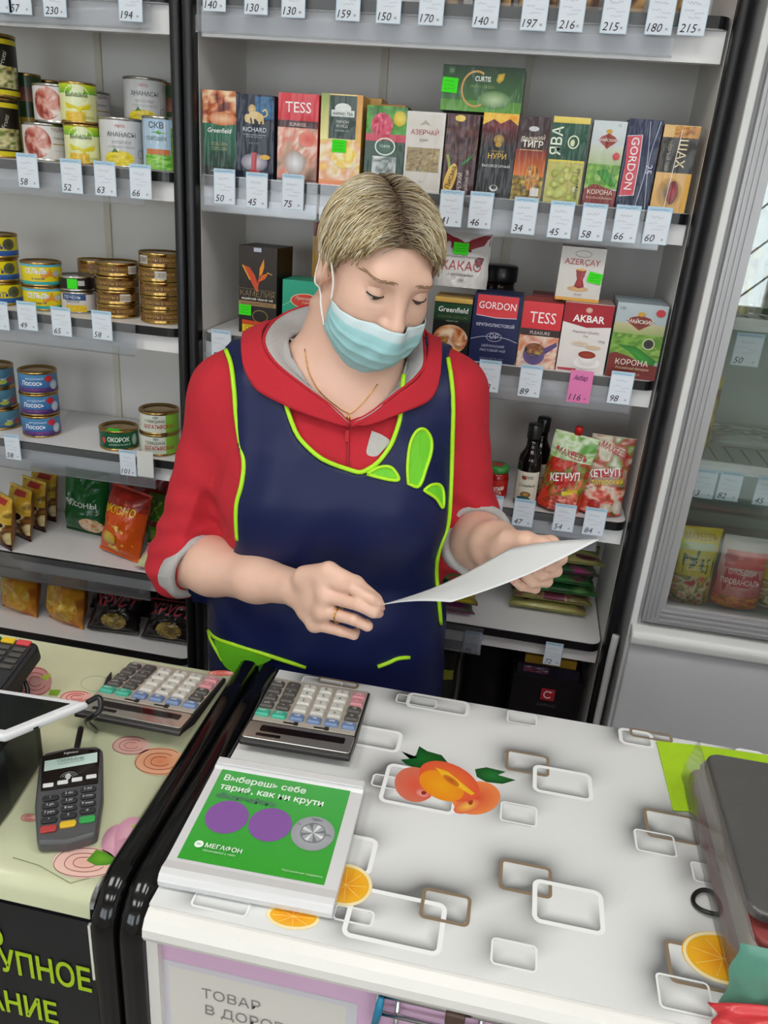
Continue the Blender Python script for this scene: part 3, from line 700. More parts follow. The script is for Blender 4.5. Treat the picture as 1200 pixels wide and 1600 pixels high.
A.build('green_leaflet', lambda u, v, o: np.stack([u, v, .0037+o], 1), MT['pgloss'], tr)
place(tr, M3, (BL[0], BL[1], ZC+.0152))

# ---- payment terminal with keypad
BL, TL = PZ(52, 1312, .893), PZ(63, 1184, .918)
ey = TL-BL; h = np.linalg.norm(ey); ey /= h; ex = np.cross(ey, (0, 0, 1.)); ex /= np.linalg.norm(ex); M3 = np.stack([ex, ey, np.cross(ex, ey)], 1); w = .071
MT['term'] = mat('terminal_charcoal', '4c4c4e', .42, var=.05, bump=.1, bscale=900); MT['term_face'] = mat('terminal_face', '353537', .3); MT['term_key'] = mat('terminal_rubber_key', '232325', .5)
tm = empty('payment_terminal', label='charcoal card payment terminal with keypad lying on the flowered oilcloth', cat='card terminal')
ol = [(.004, -.006), (w/2, -.011), (w-.004, -.006), (w+.002, h*.4), (w+.001, h+.002), (w-.006, h+.008), (w/2, h+.011), (.006, h+.008), (-.001, h+.002), (-.002, h*.4)]
G().prism(ol, 'z', -.0195, 0).obj('housing', MT['term'], tm, bevel=.005, seg=3)
G().prism([(.004, h*.56), (w-.004, h*.56), (w-.002, h), (w/2, h+.006), (.002, h)], 'z', 0, .0015).obj('face_panel', MT['lcd_dark'], tm)
scn = mk('screen', [(w*.08, h*.80, .0018), (w*.93, h*.83, .0018), (w*.93, h*.965, .0018), (w*.08, h*.935, .0018)], [(0, 1, 2, 3)], mat('terminal_lcd', 'b9cfc6', .25), tm)
A = Art(); A.text('СБЕРБАНК', w*.5, h*.89, .0042, '5d716c', 'c'); A.line([(w*.3, h*.865), (w*.72, h*.878)], .0008, '8aa09a'); A.text('ingenico', w*.5, h*.985, .0036, 'c8c8c8', 'c')
for r in (.005, .0075, .010): A.ring(w*.48, h*.66, r, r*.9, .0006, '9a9a9a', 14, 20, 160)
A.ell(w*.47, h*.685, .003, .0045, 'b5b5b5')
A.build('screen_print', lambda u, v, o: np.stack([u, v, .002+o], 1), MT['pmatte'], tm)
kw = w*.17
for k in range(4): G().box(w*(.08+.225*k), w*(.08+.225*k)+kw, h*(.585+.012*k), h*(.635+.012*k), .0015, .0035).obj('function_key', MT['fr_white'], tm, bevel=.001)
for r in range(4):
    for c in range(3):
        x = w*(.09+.29*c); y = h*(.42-.088*r+.022*c)
        ko = G().prism(rrect(w*.25, h*.062, .003, 3, x+w*.125, y+h*.03), 'z', 0, .003).obj('number_key', MT['term_key'], tm, bevel=.0008)
        A = Art(); A.text(['1 ', '2 abc', '3 def', '4 ghi', '5 jkl', '6 mno', '7 pqrs', '8 tuv', '9 wxyz', '* ', '0 ', '# '][r*3+c].strip(), x+w*.125, y+h*.018, .0032, 'd8d8d8', 'c', maxw=w*.2)
        A.build('key_legend', lambda u, v, o: np.stack([u, v, .0031+o], 1), MT['pmatte'], ko)
for c, col in enumerate(('b23a38', 'd9b024', '2f9a48')):
    x = w*(.09+.29*c); y = h*(.055+.022*c)
    G().prism(rrect(w*.25, h*.075, .003, 3, x+w*.125, y+h*.03), 'z', 0, .0032).obj('colour_key', mat('key_'+col, col, .4), tm, bevel=.0008)
cab = G().tube(spline([(w*.55, h+.006, -.012), (w*.56, h+.03, -.022), (w*.6, h+.06, -.026)], 14), .004, 8).obj('cord', MT['black_edge'], tm, smooth=True)
place(tm, M3, BL)

# ---- white cash register screen on a black stand
R, N = PZ(139, 1096, .985), PZ(6, 1150, .985)
e1 = (N-R); e1[2] = 0; Ls = np.linalg.norm(e1); e1 /= Ls; e2 = np.array([-e1[1], e1[0], 0]);
if e2[0] > 0: e2 = -e2
# turn the long side a little towards the counter's back edge so that the far edge runs along the counter
MT['regw'] = mat('register_white', 'dfe0e2', .3, var=.02)
rg = empty('cash_register_screen', label='white cash register tablet with dark screen on a black stand', cat='tablet')
Lw = .20
def mp2(p): return R+e1*p[0]+e2*p[1]+np.array([0, 0, p[2]])
ax = (np.array([-.99, -.05, 0])); ax /= np.linalg.norm(ax)
def quad(s0, s1, t0, t1, z0, z1):
    g = G(); c = [(s0, t0), (s1, t0), (s1, t1), (s0, t1)]
    v = [R+e1*Ls*s+ax*t+np.array([0, 0, z]) for z in (z0, z1) for s, t in c]
    return g.add(v, [(0, 1, 2, 3), (4, 5, 6, 7)]+[(i, (i+1) % 4, 4+(i+1) % 4, 4+i) for i in range(4)])
quad(0, 1, 0, Lw, -.011, 0).obj('housing', MT['regw'], rg, bevel=.004, seg=3)
quad(.12, .88, .012, Lw-.012, .0, .0006).obj('screen', mat('register_screen', '0d1412', .12), rg)
G().add([R+e1*Ls*a+np.array([0, 0, z])-np.cross(e1, (0, 0, 1))*0+np.array([.0012, -.0008, 0]) for a in (.62, .68) for z in (-.0075, -.0045)], [(0, 1, 3, 2)]).obj('port', MT['black_edge'], rg)
s0 = PZ(-40, 1330, .872)
poly = [tuple(PZ(a, b, .873)[:2]) for a, b in ((-20, 1322), (20, 1268), (62, 1200), (72, 1188))]+[(-.60, .725), (-.72, .725), (-.72, .62)]
G().prism(poly, 'z', ZC+.0006, .9735).obj('stand', MT['black_edge'], rg, bevel=.006)
G().tube(spline([R+[-.004, .003, -.004], R+[.010, .006, .004], R+[.016, -.002, -.006], R+[.008, -.006, -.016], R+[-.012, .01, -.04], [-.5, .80, ZC+.006]], 24), .0035, 8).obj('cord', MT['black_edge'], rg, smooth=True)

# ---- second terminal standing tilted towards the cashier
P1, P2, P3 = PZ(63, 1003, .955), PZ(-2, 1068, .945), PZ(-40, 990, .955)
t2 = empty('payment_terminal', label='black card terminal in a cradle standing behind the white register screen', cat='card terminal')
ex = np.array([1., .02, 0]); ex /= np.linalg.norm(ex); ey = np.array([-.02, .92, .22]); ey /= np.linalg.norm(ey); ez = np.cross(ex, ey)
MM = np.stack([ex, ey, ez], 1)
w2, h2 = .085, .15
G().prism(rrect(w2, h2, .012, 4, -w2/2, -h2/2), 'z', -.028, -.002).obj('housing', MT['term_key'], t2, bevel=.004, seg=3)
G().prism(rrect(w2-.014, h2-.014, .006, 4, -w2/2, -h2/2), 'z', -.002, 0).obj('face_panel', MT['term_face'], t2)
for c, col in enumerate(('d94a50', 'e3bd22', '2f9a48')): G().box(-.030-c*.0235+.0, -.010-c*.0235, -.013, -.004, .0, .004).obj('colour_key', mat('key2_'+col, col, .4), t2, bevel=.001)
for r in range(4):
    for c in range(3): G().box(-.029-c*.0235, -.011-c*.0235, -.024-.011*r, -.017-.011*r, 0, .0025).obj('number_key', MT['key_dark'], t2, bevel=.0008)
G().prism(rrect(.06, .06, .01, 4, -w2/2, -h2*.45), 'z', -.056, -.028).obj('cradle_foot', MT['term_key'], t2, bevel=.004)
place(t2, MM, P1+np.array([0, 0, 0]))
cbl = G().tube(spline([P1+[-.02, -.03, -.03], P1+[.004, -.045, -.05], [P1[0]+.012, .80, ZC+.007], [P1[0]+.02, .77, ZC+.0055], [P1[0]-.03, .765, ZC+.0055]], 24), .0032, 8).obj('cord', MT['black_edge'], None, smooth=True)
cbl.parent = t2; cbl.matrix_parent_inverse = t2.matrix_world.inverted()
# ---- pen
a, b = PZ(157, 1097, ZC+.004), PZ(174, 1050, ZC+.004)
pn = G().tube([a, a+(b-a)*.1, a+(b-a)*.75, a+(b-a)*.92, b], [.0038, .0042, .0042, .002, .0006], 10).obj('pen', MT['calc_dark'], None, smooth=True)
tag(pn, 'dark pen lying on the flowered oilcloth beside the propped calculator', 'pen')

# ---- kitchen scale, cloth, packets
MT['felt'] = mat('lime_cleaning_cloth', 'b4e020', .9, var=.08, vscale=60, bump=.6, bscale=500)
pl = [tuple(PZ(a, b, ZC)[:2]) for a, b in ((1025, 1160), (1100, 1168), (1210, 1184), (1215, 1290), (1094, 1270), (1051, 1268), (1040, 1220))]
cl = G().prism(pl, 'z', ZC+.0004, ZC+.0036).obj('cleaning_cloth', MT['felt'], None, bevel=.0012)
tag(cl, 'lime green cleaning cloth spread under the weighing scale', 'cloth')
MT['plate'] = mat('scale_steel_plate', '6c6a68', .42, .6, var=.08, vscale=40, bump=.08, bscale=600)
MT['scale_body'] = mat('scale_body_beige', 'b9b0a0', .5, var=.06); MT['scale_red'] = mat('scale_red_base', '9a4a48', .45, var=.08)
sc = empty('weighing_scale', ((.29+.64)/2, .76, ZC), 'electronic weighing scale with grey steel plate wrapped in clear film on the counter', 'scale')
def so(g, nm, m, par=sc, **kw):
    g.v = [(a-.465, b-.76, c-ZC) for a, b, c in g.v]; return g.obj(nm, m, par, **kw)
so(G().prism(rrect(.35, .30, .02, 4, .478, .765), 'z', .893, .925), 'body', MT['scale_body'], bevel=.004)
so(G().prism(rrect(.365, .315, .02, 4, .478, .765), 'z', .884, .900), 'base_rim', MT['scale_red'], bevel=.003)
so(G().prism(rrect(.345, .29, .02, 4, .478, .763), 'z', .925, .936), 'red_band', MT['scale_red'], bevel=.003)
for a in (.33, .62):
    for b in (.64, .88): so(G().lathe([(.012, 0), (.014, .008), (.01, .0145)], 14, (a, b, ZC+.0001 if b < .8 else ZC+.0038)), 'foot', MT['black_edge'])
so(G().prism(rrect(.34, .246, .018, 5, .297+.17, .634+.123), 'z', .946, .960), 'weighing_plate', MT['plate'], bevel=.004, seg=3)
so(G().lathe([(.03, .0), (.03, .011)], 16, (.46, .757, .9355)), 'plate_support', MT['black_edge'])
g = G(); n = 26; v = []
for i in range(n):
    y = .605+(.93-.605)*i/(n-1); wv = .002*math.sin(i*1.7)+.002*math.sin(i*.6)
    for (x, z) in ((.303, .9405), (.3015+wv*.2, .936), (.2985+wv*.3, .915), (.2935+wv*.2, .893), (.2925+wv*.2, .878)): v.append((x, y, z))
f = [(i*5+k, i*5+k+1, (i+1)*5+k+1, (i+1)*5+k) for i in range(n-1) for k in range(4)]
so(g.add(v, f), 'film_wrap', MT['film'], smooth=True)
# black cable tie loop
c = PZ(1110, 1404, ZC+.012); th = np.linspace(.5, 2*math.pi-.15, 26)
tie = empty('cable_tie', c, 'small black cable tie loop lying against the film-wrapped scale', 'cable tie')
G().tube([(.017*math.cos(t), .016*math.sin(t), -.0088+.004*math.sin(t)**2) for t in th], .0026, 8).obj('loop', MT['black_edge'], tie, smooth=True)
G().box(.010, .018, -.012, -.004, -.0105, -.003).obj('head', MT['lip'], tie, bevel=.001)
# packets in front of the scale
def pillow(name, label, cat, c, ex, ey, en, w, h, t, material, seed=1, group=None):
    n, k = 18, 14; v = []; f = []
    for sgn in (1, -1):
        for j in range(k+1):
            for i in range(n+1):
                u = i/n*2-1; q = j/k*2-1; e = max(0, (1-abs(u)**4))*max(0, (1-abs(q)**4))
                bump_ = .35*(vnoise(np.array([u*3+5]), np.array([q*3+7]), seed)[0]-.5)
                z = sgn*t/2*(e**.6)*(1+bump_*2)
                wob = .03*math.sin(q*6+seed)*w
                v.append(np.asarray(c)+np.asarray(ex)*(u*w/2+wob*abs(u))+np.asarray(ey)*(q*h/2)+np.asarray(en)*z)
    m_ = (n+1)*(k+1)
    for s in range(2):
        for j in range(k):
            for i in range(n):
                a = s*m_+j*(n+1)+i; q = (a, a+1, a+n+2, a+n+1); f.append(q if s == 0 else q[::-1])
    o = mk(name, v, f, material, None, None, True)
    return tag(o, label, cat, group)
MT['teal'] = mat('teal_translucent_plastic', '6fb39c', .3, var=.1, Transmission_Weight=.35, Alpha=.9)
MT['redbag'] = mat('red_plastic_bag', 'cf3b40', .3, var=.12, vscale=25, bump=.3, bscale=60)
q = PY(1182, 1505, .60)
pillow('plastic_packet', 'teal translucent plastic packet leaning against the front of the weighing scale', 'packet', (q[0]+.012, .588, .9185), (1, 0, 0), (0, .06, 1), (0, -1, .06), .075, .088, .014, MT['teal'], 3)
q = PY(1185, 1590, .56)
pillow('plastic_bag', 'crumpled red plastic bag at the front edge of the counter', 'bag', (q[0]+.03, .566, .891), (1, .1, 0), (-.05, .95, .2), (0, -.2, 1), .13, .036, .032, MT['redbag'], 5)

# ---- paper notice and wire rack on the pink front
pp = PY(250, 1497, .5655); pq = PY(560, 1562, .5655)
sg = empty('paper_notice', (pp[0], .5655, pp[2]-.15), 'taped white paper notice with grey lettering on the pink counter panel', 'notice')
nw = pq[0]-pp[0]
A = Art(); A.rect(0, 0, nw, .15, 'd2cfd6'); A.rect(.010, .004, nw-.012, .142, 'dad7cf')
A.text('ТОВАР', .048, .104, .0150, '8d8a86', 'l'); A.text('В ДОРОГЕ', .052, .078, .0150, '8d8a86', 'l')
for k in range(9): A.line([(.012+k*.022, .001), (.014+k*.022, .003)], .0006, 'b8b4bc')
A.build('printed_sheet', lambda u, v, o: np.stack([u, -o, v], 1), MT['pmatte'], sg)
G().box(0, nw, -.0001, .0004, 0, .15).obj('sheet', MT['tray'], sg)
rk = empty('wire_rack', (.1, .556, .6), 'chrome wire rack hooked on the pink counter panel', 'rack')
def ro(g, nm, m, **kw):
    g.v = [(a-.1, b-.556, c-.6) for a, b, c in g.v]; return g.obj(nm, m, rk, smooth=True, **kw)
rx0 = PY(592, 1548, .556)[0]; zt = PY(592, 1550, .556)[2]; zb = PY(600, 1580, .556)[2]
for z in (zt, zb, zb-.09, zb-.18): ro(G().tube([(rx0, .5535, z), (.6, .5535, z)], .0026, 8), 'wire', MT['chrome'])
for k, x in enumerate([rx0, PY(622, 1565, .556)[0], PY(753, 1592, .556)[0], PY(753, 1592, .556)[0]+.11, .42, .55]):
    ro(G().tube([(x, .5588, zt), (x, .5588, zt-.22)], .0026, 8), 'wire', MT['chrome'])
xx = PY(715, 1567, .55)[0]
ro(G().box(xx-.010, xx+.010, .5455, .5655, zt-.012, zt+.0045), 'clip', mat('brown_clip', '4d3a30', .5, var=.3, vscale=60), bevel=.002)
ro(G().tube([(rx0+.004, .549, zt+.002), (rx0+.002, .5485, zt-.02), (rx0-.002, .549, zt-.055)], [.0035, .0045, .003], 6), 'blue_tie', mat('blue_ribbon', '1f7ea0', .5))
# ================================================================== goods: builders
def sticker(par, x, z, w, h, rot=0, y=-.0022):
    A = Art(); c, s = math.cos(rot), math.sin(rot)
    P = [(x+a*c-b*s, z+a*s+b*c) for a, b in ((-w/2, -h/2), (w/2, -h/2), (w/2, h/2), (-w/2, h/2))]
    A.add(P, [(0, 1, 2, 3)], lin('3de21c'))
    for k in range(3): A.scrib(x-w*.35, z+h*(.25-.25*k), w*.65, h*.14, '1c7a14', k+int(x*1000), .0004)
    return A.build('price_sticker', lambda u, v, o: np.stack([u, np.full_like(u, y)-o, v], 1), MT['pmatte'], par)
def carton(label, pl, pr, pyb, pyt, shelf, art, side='808080', yf=1.468, depth=.06, rzd=0, group='tea boxes on the upper shelf', z=None, mat_='pgloss', cat='tea box', name='tea_box', top=None, h=None, xs=None):
    z = SHELF[shelf]+.0002 if z is None else z
    a = PY(pl, pyb, yf); b = PY(pr, pyb+(pr-pl)*.12, yf)
    if xs: a = [xs[0]]; b = [xs[1]]
    w = b[0]-a[0]
    if h is None: h = PY(pl, pyt, yf)[2]-PY(pl, pyb, yf)[2]
    g = G().box(-w/2, w/2, 0, depth, 0, h)
    o = g.obj(name, mat('carton_'+str(side), side, .4, var=.03), None, bevel=.0008)
    o.location = ((a[0]+b[0])/2, yf, z); o.rotation_euler.z = math.radians(rzd)
    tag(o, label, cat, group)
    if art:
        A = Art(); art(A, w, h); A.shift(-w/2, 0)
        A.build('front_print', flat, MT[mat_], o)
    if top:
        mk('top_print', [(-w/2+.001, .001, h+.0003), (w/2-.001, .001, h+.0003), (w/2-.001, depth-.001, h+.0003), (-w/2+.001, depth-.001, h+.0003)], [(0, 1, 2, 3)], mat('carton_top', top, .45), o)
    return o, w, h
def can(label, px, pyb, shelf, r, h, art, y=1.53, metal='gold', z=None, group=None, mat_='pmetal', x=None, name='tin_can', cat='can', rims=True):
    z = SHELF[shelf]+.0003 if z is None else z
    cx = PY(px, pyb, y)[0] if x is None else x
    prof = [(r*.9, .0015), (r*.97, 0), (r, .0008), (r, .0035), (r*.975, .005), (r*.975, h-.005), (r, h-.0035), (r, h-.0006), (r*.965, h), (r*.945, h-.003), (r*.80, h-.0032), (r*.78, h-.0024), (r*.4, h-.0024)]
    o = G().lathe(prof, 32).obj(name, MT[metal], None, smooth=False)
    import bmesh
    for p in o.data.polygons: p.use_smooth = len(p.vertices) == 4
    o.location = (cx, y, z); tag(o, label, cat, group)
    ph = math.atan2(-cx, y); rr = r*.977
    if art:
        A = Art(); art(A, r, h)
        def fn(u, v, oo):
            a = u/r+ph; return np.stack([(rr+oo)*np.sin(a), -(rr+oo)*np.cos(a), v], 1)
        A.build('label_wrap', fn, MT[mat_], o)
    return o
def wrap(A, r, h, col, col2=None, v0=.005, v1=None): A.rect(-math.pi*r, v0, math.pi*r, (h-.005) if v1 is None else v1, col, col2, 36, 3)
def bandw(A, r, v0, v1, col, col2=None, u0=None, u1=None): A.rect(-math.pi*r if u0 is None else u0, v0, math.pi*r if u1 is None else u1, v1, col, col2, 36 if u0 is None else 12, 2)
def pouch(label, px, pyb, w, h, t, art, base, y=1.5, shelf=3, z=None, tilt=0, rzd=0, roll=0, group=None, name='pouch', cat='pouch', seed=1, x=None, mat_='pfoil', flatbot=True, taper=0, lie=None, top_bulge=.9, crimp=.04):
    """filled foil bag: front and back bulge between crimped seals"""
    z = SHELF[shelf]+.0004 if z is None else z
    cx = PY(px, pyb, y)[0] if x is None else x
    def half(u, v):
        a = np.clip(1-np.abs(2*u/w)**3, 0, 1)**.7
        q = np.clip(v/h, 0, 1)
        if flatbot: p = np.clip((1-q)/(1-.02), 0, 1)**.55*(.75+.25*np.clip(1-q, 0, 1))
        else: p = np.clip((q-crimp)*(1-crimp-q)*4/(1-2*crimp)**2, 0, 1)**.45
        n = (vnoise(u/w*6+3, v/h*7, seed)-.5)*(.22 if flatbot else .42)+(vnoise(u/w*14, v/h*15, seed+5)-.5)*(.06 if flatbot else .10)
        return np.maximum(t/2*a*p*(1+n), .0004)
    def wsc(v):
        q = np.clip(v/h, 0, 1)
        if flatbot: return 1-taper*q-.03*np.sin(q*math.pi)+.015*np.sin(q*17+seed)
        return 1-.085*np.sin(q*math.pi)**.8+.02*np.sin(q*9+seed)+.012*np.sin(q*23+seed*2)
    nu, nv = 22, 26
    u, v = np.meshgrid(np.linspace(-w/2, w/2, nu+1), np.linspace(0, h, nv+1)); u = u.ravel(); v = v.ravel()
    th = half(u, v); k = len(u)
    V = np.vstack([np.stack([u*wsc(v), -th, v], 1), np.stack([u*wsc(v), th, v], 1)])
    F = []
    for j in range(nv):
        for i in range(nu):
            a = j*(nu+1)+i; F += [(a, a+1, a+nu+2, a+nu+1), (k+a, k+a+nu+1, k+a+nu+2, k+a+1)]
    for i in range(nu): F += [(i, k+i, k+i+1, i+1), (nv*(nu+1)+i, nv*(nu+1)+i+1, k+nv*(nu+1)+i+1, k+nv*(nu+1)+i)]
    for j in range(nv):
        a = j*(nu+1); F += [(a, a+nu+1, k+a+nu+1, k+a)]; b = a+nu; F += [(b, k+b, k+b+nu+1, b+nu+1)]
    o = mk(name, V, F, mat('foil_'+str(base), base, .3, .1, var=.08, vscale=40), None, None, True)
    if art:
        A = Art(); A.minres = 26; art(A, w, h); A.shift(-w/2, 0)
        A.build('front_print', lambda uu, vv, oo: np.stack([uu*wsc(vv), -half(uu, vv)-oo, vv], 1), MT[mat_], o, base=.0016, eps=.0002)
    if lie is not None: M3 = lie
    else: M3 = rz(math.radians(rzd))@rx(math.radians(-tilt))@ry(math.radians(roll))
    zmin = (V@np.asarray(M3).T)[:, 2].min()
    place(o, M3, (cx, y, z-zmin)); tag(o, label, cat, group)
    return o

# ================================================================== tea boxes, upper shelf
def a_gold_ceylon(A, w, h):
    A.rect(0, 0, w, h, '12221c'); A.rect(0, h*.1, w, h*.64, '14402f', '1c6a4a'); A.pic(0, h*.62, w, h, ['5a1a10', 'a8401c', 'd98a4a', 'f2d9b8', 'e8b06a'], 3, 4)
    A.ell(w*.6, h*.68, w*.42, h*.08, 'f0c8a0', 'c86a34'); A.rect(0, 0, w, h*.12, '1a1a16', '142a22')
    A.text('Greenfield', w/2, h*.515, h*.055, 'f0f4ee', bold=.01, shear=.15, maxw=w*.82); A.text('GOLDEN', w/2, h*.365, h*.04, 'a9a878', maxw=w*.6); A.text('CEYLON', w/2, h*.31, h*.04, 'a9a878', maxw=w*.6)
    A.ell(w*.5, h*.2, w*.36, h*.1, '1c3a2c', '14402f'); A.line([(w*.25, h*.06), (w*.75, h*.055)], .0012, 'b8b48c')
def a_navy_lion(A, w, h):
    A.rect(0, 0, w, h, '141c30', '1a2238'); A.pic(w*.5, h*.72, w*.97, h*.98, ['141c30', '2a6a9a', '1a2a4a'], 4, 3, 8, 8)
    c = 'd9bf86'
    A.ell(w*.42, h*.83, w*.10, h*.055, c, 'b89a5c'); A.ell(w*.5, h*.76, w*.17, h*.045, c); A.ell(w*.62, h*.735, w*.10, h*.05, c)
    for q in (.34, .44, .6, .7): A.line([(w*q, h*.75), (w*(q+.02), h*.66)], w*.05, c)
    A.line(spline([(w*.7, h*.74), (w*.82, h*.77), (w*.78, h*.83), (w*.7, h*.81)], 14), w*.035, c); A.ell(w*.3, h*.72, w*.07, h*.05, c)
    A.text('RICHARD', w/2, h*.565, h*.055, 'd8dce4', maxw=w*.8); A.line([(w*.2, h*.53), (w*.8, h*.53)], .0008, 'aab0bc'); A.text('ROYAL CEYLON', w/2, h*.495, h*.022, 'aab0bc', maxw=w*.6); A.text('BLACK TEA', w/2, h*.42, h*.02, '8a94a8', maxw=w*.5)
    A.ell(w*.5, h*.2, w*.36, h*.11, 'd8d2dc', '6a6478'); A.ell(w*.78, h*.27, w*.14, h*.03, 'd9a83a'); A.rect(w*.36, h*.02, w*.66, h*.11, 'a8202c'); A.rect(w*.42, h*.11, w*.56, h*.32, 'b8404c')
def a_red_fan(sub):
    def f(A, w, h):
        A.rect(0, 0, w, h, 'c98a74', 'd86a5c'); A.rect(0, h*.70, w, h, 'cf2f3c', 'd8404a'); A.rect(0, h*.62, w, h*.70, '4e2c30')
        A.text('TESS', w/2, h*.79, h*.12, 'fbeceb', bold=.004, maxw=w*.72); A.text(sub, w/2, h*.637, h*.042, 'e8d2cc', maxw=w*.6)
        A.pic(0, h*.03, w, h*.62, ['8c6a58', 'd0a48c', 'd86a54', 'f0dccc', 'b87a5c'], 7, 3); A.ell(w*.45, h*.22, w*.26, h*.14, 'e9ecee', 'a8938c'); A.ell(w*.75, h*.5, w*.22, h*.09, 'd8402e', 'e0806a')
        A.rect(0, 0, w, h*.04, '6a4a3c')
    return f
def a_yellow_green(A, w, h):
    A.rect(0, 0, w, h, 'f0d28a', 'e8d08a'); A.pic(0, 0, w, h*.5, ['f2e6a8', 'f0c83a', 'eaa07a', 'f2ead0', 'e8b84a'], 5, 3); A.rect(w*.2, h*.52, w*.86, h*.985, '2a3f3a', '3a4c46')
    A.ell(w*.53, h*.85, w*.2, h*.055, 'dfe2e0'); A.rect(w*.25, h*.76, w*.81, h*.83, 'd8dcd8'); A.text('AHMAD TEA', w*.53, h*.775, h*.035, '2a3a36', maxw=w*.5)
    A.text('ЛИМОН', w*.53, h*.69, h*.03, 'd8dcd8', maxw=w*.4); A.text('И МЁД', w*.53, h*.645, h*.03, 'd8dcd8', maxw=w*.4); A.text('чёрный чай', w*.53, h*.60, h*.022, 'b8c0ba', maxw=w*.5)
    A.pic(w*.3, h*.2, w*.95, h*.44, ['f2e07a', 'f0c020', 'f6efc0', 'f0a890'], 9, 3, 10, 10, 0, True); A.rect(0, 0, w, h*.06, 'e0703c', 'ea9a5c'); A.rect(w*.87, h*.5, w, h, 'e0b05a', 'd89a4a'); A.rect(0, h*.5, w*.19, h, 'f0e49a', '8aa050')
def a_raspberry(A, w, h):
    A.rect(0, 0, w, h, '1c3c2c', '2a4a38'); A.pic(0, h*.66, w, h, ['3c8a2c', '5aa83a', '2c6a24', '8ac04a'], 4, 4); A.pic(w*.12, h*.62, w*.66, h*.92, ['a81c3c', 'd8486a', 'c82c50', 'e87a90'], 2, 6, 12, 12, 0, True)
    A.ell(w*.82, h*.86, w*.16, h*.09, 'e8d040', 'c8b020'); A.rect(0, h*.58, w, h*.67, 'c03048', 'c84058'); A.ring(w*.5, h*.52, w*.24, h*.10, .0022, 'cfe0d4'); A.ell(w*.5, h*.52, w*.2, h*.08, '3a6a50', '2a5040')
    A.text('CURTIS', w*.5, h*.51, h*.03, 'd8e8dc', maxw=w*.32); A.pic(w*.2, h*.02, w*.8, h*.4, ['c8ccce', '8a9492', '3a4a44', 'e6e8ea'], 6, 4)
def a_white_tea(A, w, h):
    A.rect(0, 0, w, h, 'd2cdc6', 'd9d5cf'); A.rect(w*.05, h*.03, w*.95, h*.97, 'cbc4bb', 'd4cfc7'); A.fill([(w*.35, h*.83), (w*.5, h*.90), (w*.65, h*.83), (w*.5, h*.85)], 'a8a090')
    A.text('АЗЕРЧАЙ', w/2, h*.72, h*.06, 'b84a50', maxw=w*.74, bold=.004); A.text('букет', w/2, h*.64, h*.035, '8a8078'); A.pic(w*.08, h*.26, w*.92, h*.56, ['6a5638', 'a08a5a', '8a744a', 'b8a67a', '4e4028'], 8, 5); A.text('100 г', w/2, h*.12, h*.028, 'a09890')
def a_brown_gold(A, w, h):
    A.rect(0, 0, w, h, '3a1420', '4a2028'); A.pic(0, h*.45, w, h*.9, ['3a1a22', '6a4030', '2a0e18', '5a2c30'], 5, 4); A.ell(w*.4, h*.95, w*.16, h*.04, 'e8c860'); A.line(spline([(w*.1, h*.5), (w*.2, h*.3), (w*.1, h*.02)], 14), w*.08, '8a9a2c')
    A.ell(w*.25, h*.2, w*.17, h*.20, 'c89a3a', 'e0b84a', 24, -.25); A.text('Лисма', w*.24, h*.06, w*.16, '3a1420', 'l', rot=1.3, maxw=h*.3); A.text('КРЕПКИЙ', w*.62, h*.02, w*.13, 'e8dcd4', 'l', rot=1.5708, maxw=h*.26); A.text('индийский чай', w*.82, h*.02, w*.11, 'c8b8b0', 'l', rot=1.5708, maxw=h*.3)
    A.fill([(w*.55, h*.4), (w*.95, h*.55), (w*.85, h*.46), (w*.6, h*.37)], '3a8a3c', '1c5a24')
def a_black_sunset(A, w, h):
    A.rect(0, 0, w, h, '17181a', '1c1a1c'); A.rect(0, h*.62, w, h*.85, '2a1818', '5a1c22'); A.pic(0, h*.84, w, h, ['e8a01c', 'f2c84a', 'd87a14'], 3, 3, 10, 5); A.fill([(0, h*.86), (w*.3, h*.93), (w*.5, h*.88), (w*.75, h*.94), (w, h*.87), (w, h*.8), (0, h*.8)], '7a2028', '5a1c22')
    A.ell(w*.5, h*.70, w*.15, h*.055, 'b8923a', '8a6a28'); A.ell(w*.5, h*.64, w*.09, h*.03, 'b8923a'); A.text('ПРИНЦЕССА', w/2, h*.55, h*.02, 'c8a860', maxw=w*.5); A.text('НУРИ', w/2, h*.47, h*.065, 'e0b850', bold=.006, maxw=w*.56); A.text('ВЫСОКОГОРНЫЙ', w/2, h*.37, h*.03, 'd8d8d8', maxw=w*.8, bold=.006); A.ell(w*.5, h*.12, w*.12, h*.04, 'c8c8c8'); A.ell(w*.5, h*.13, w*.08, h*.025, '2a2a2a')
def a_tiger(A, w, h):
    A.rect(0, 0, w, h, '3a1e1c', '3a2226'); A.rect(0, h*.28, w, h*.62, 'd8701c', '7a201c'); A.pic(0, 0, w, h*.3, ['5a4018', 'a88a2c', '3a2a14', 'c8a83a'], 5, 4); A.ell(w*.5, h*.86, w*.16, h*.03, 'c8c8cc'); A.text('Великий', w*.5, h*.72, h*.06, 'e8dcc8', shear=.3, rot=.12, maxw=w*.75); A.text('ТИГР', w*.52, h*.645, h*.075, 'f4ece0', bold=.02, maxw=w*.66)
    A.line([(w*.12, h*.61), (w*.85, h*.61)], .001, 'd8c080'); A.pic(w*.4, h*.12, w*.86, h*.45, ['b85a1c', 'e09a3a', '4a2410', 'f0c880'], 2, 7, 12, 12, 0, True); A.rect(w*.62, h*.06, w*.9, h*.16, 'd8d4cc'); A.text('чёрный чай', w*.5, h*.03, h*.024, 'd8b060', maxw=w*.8)
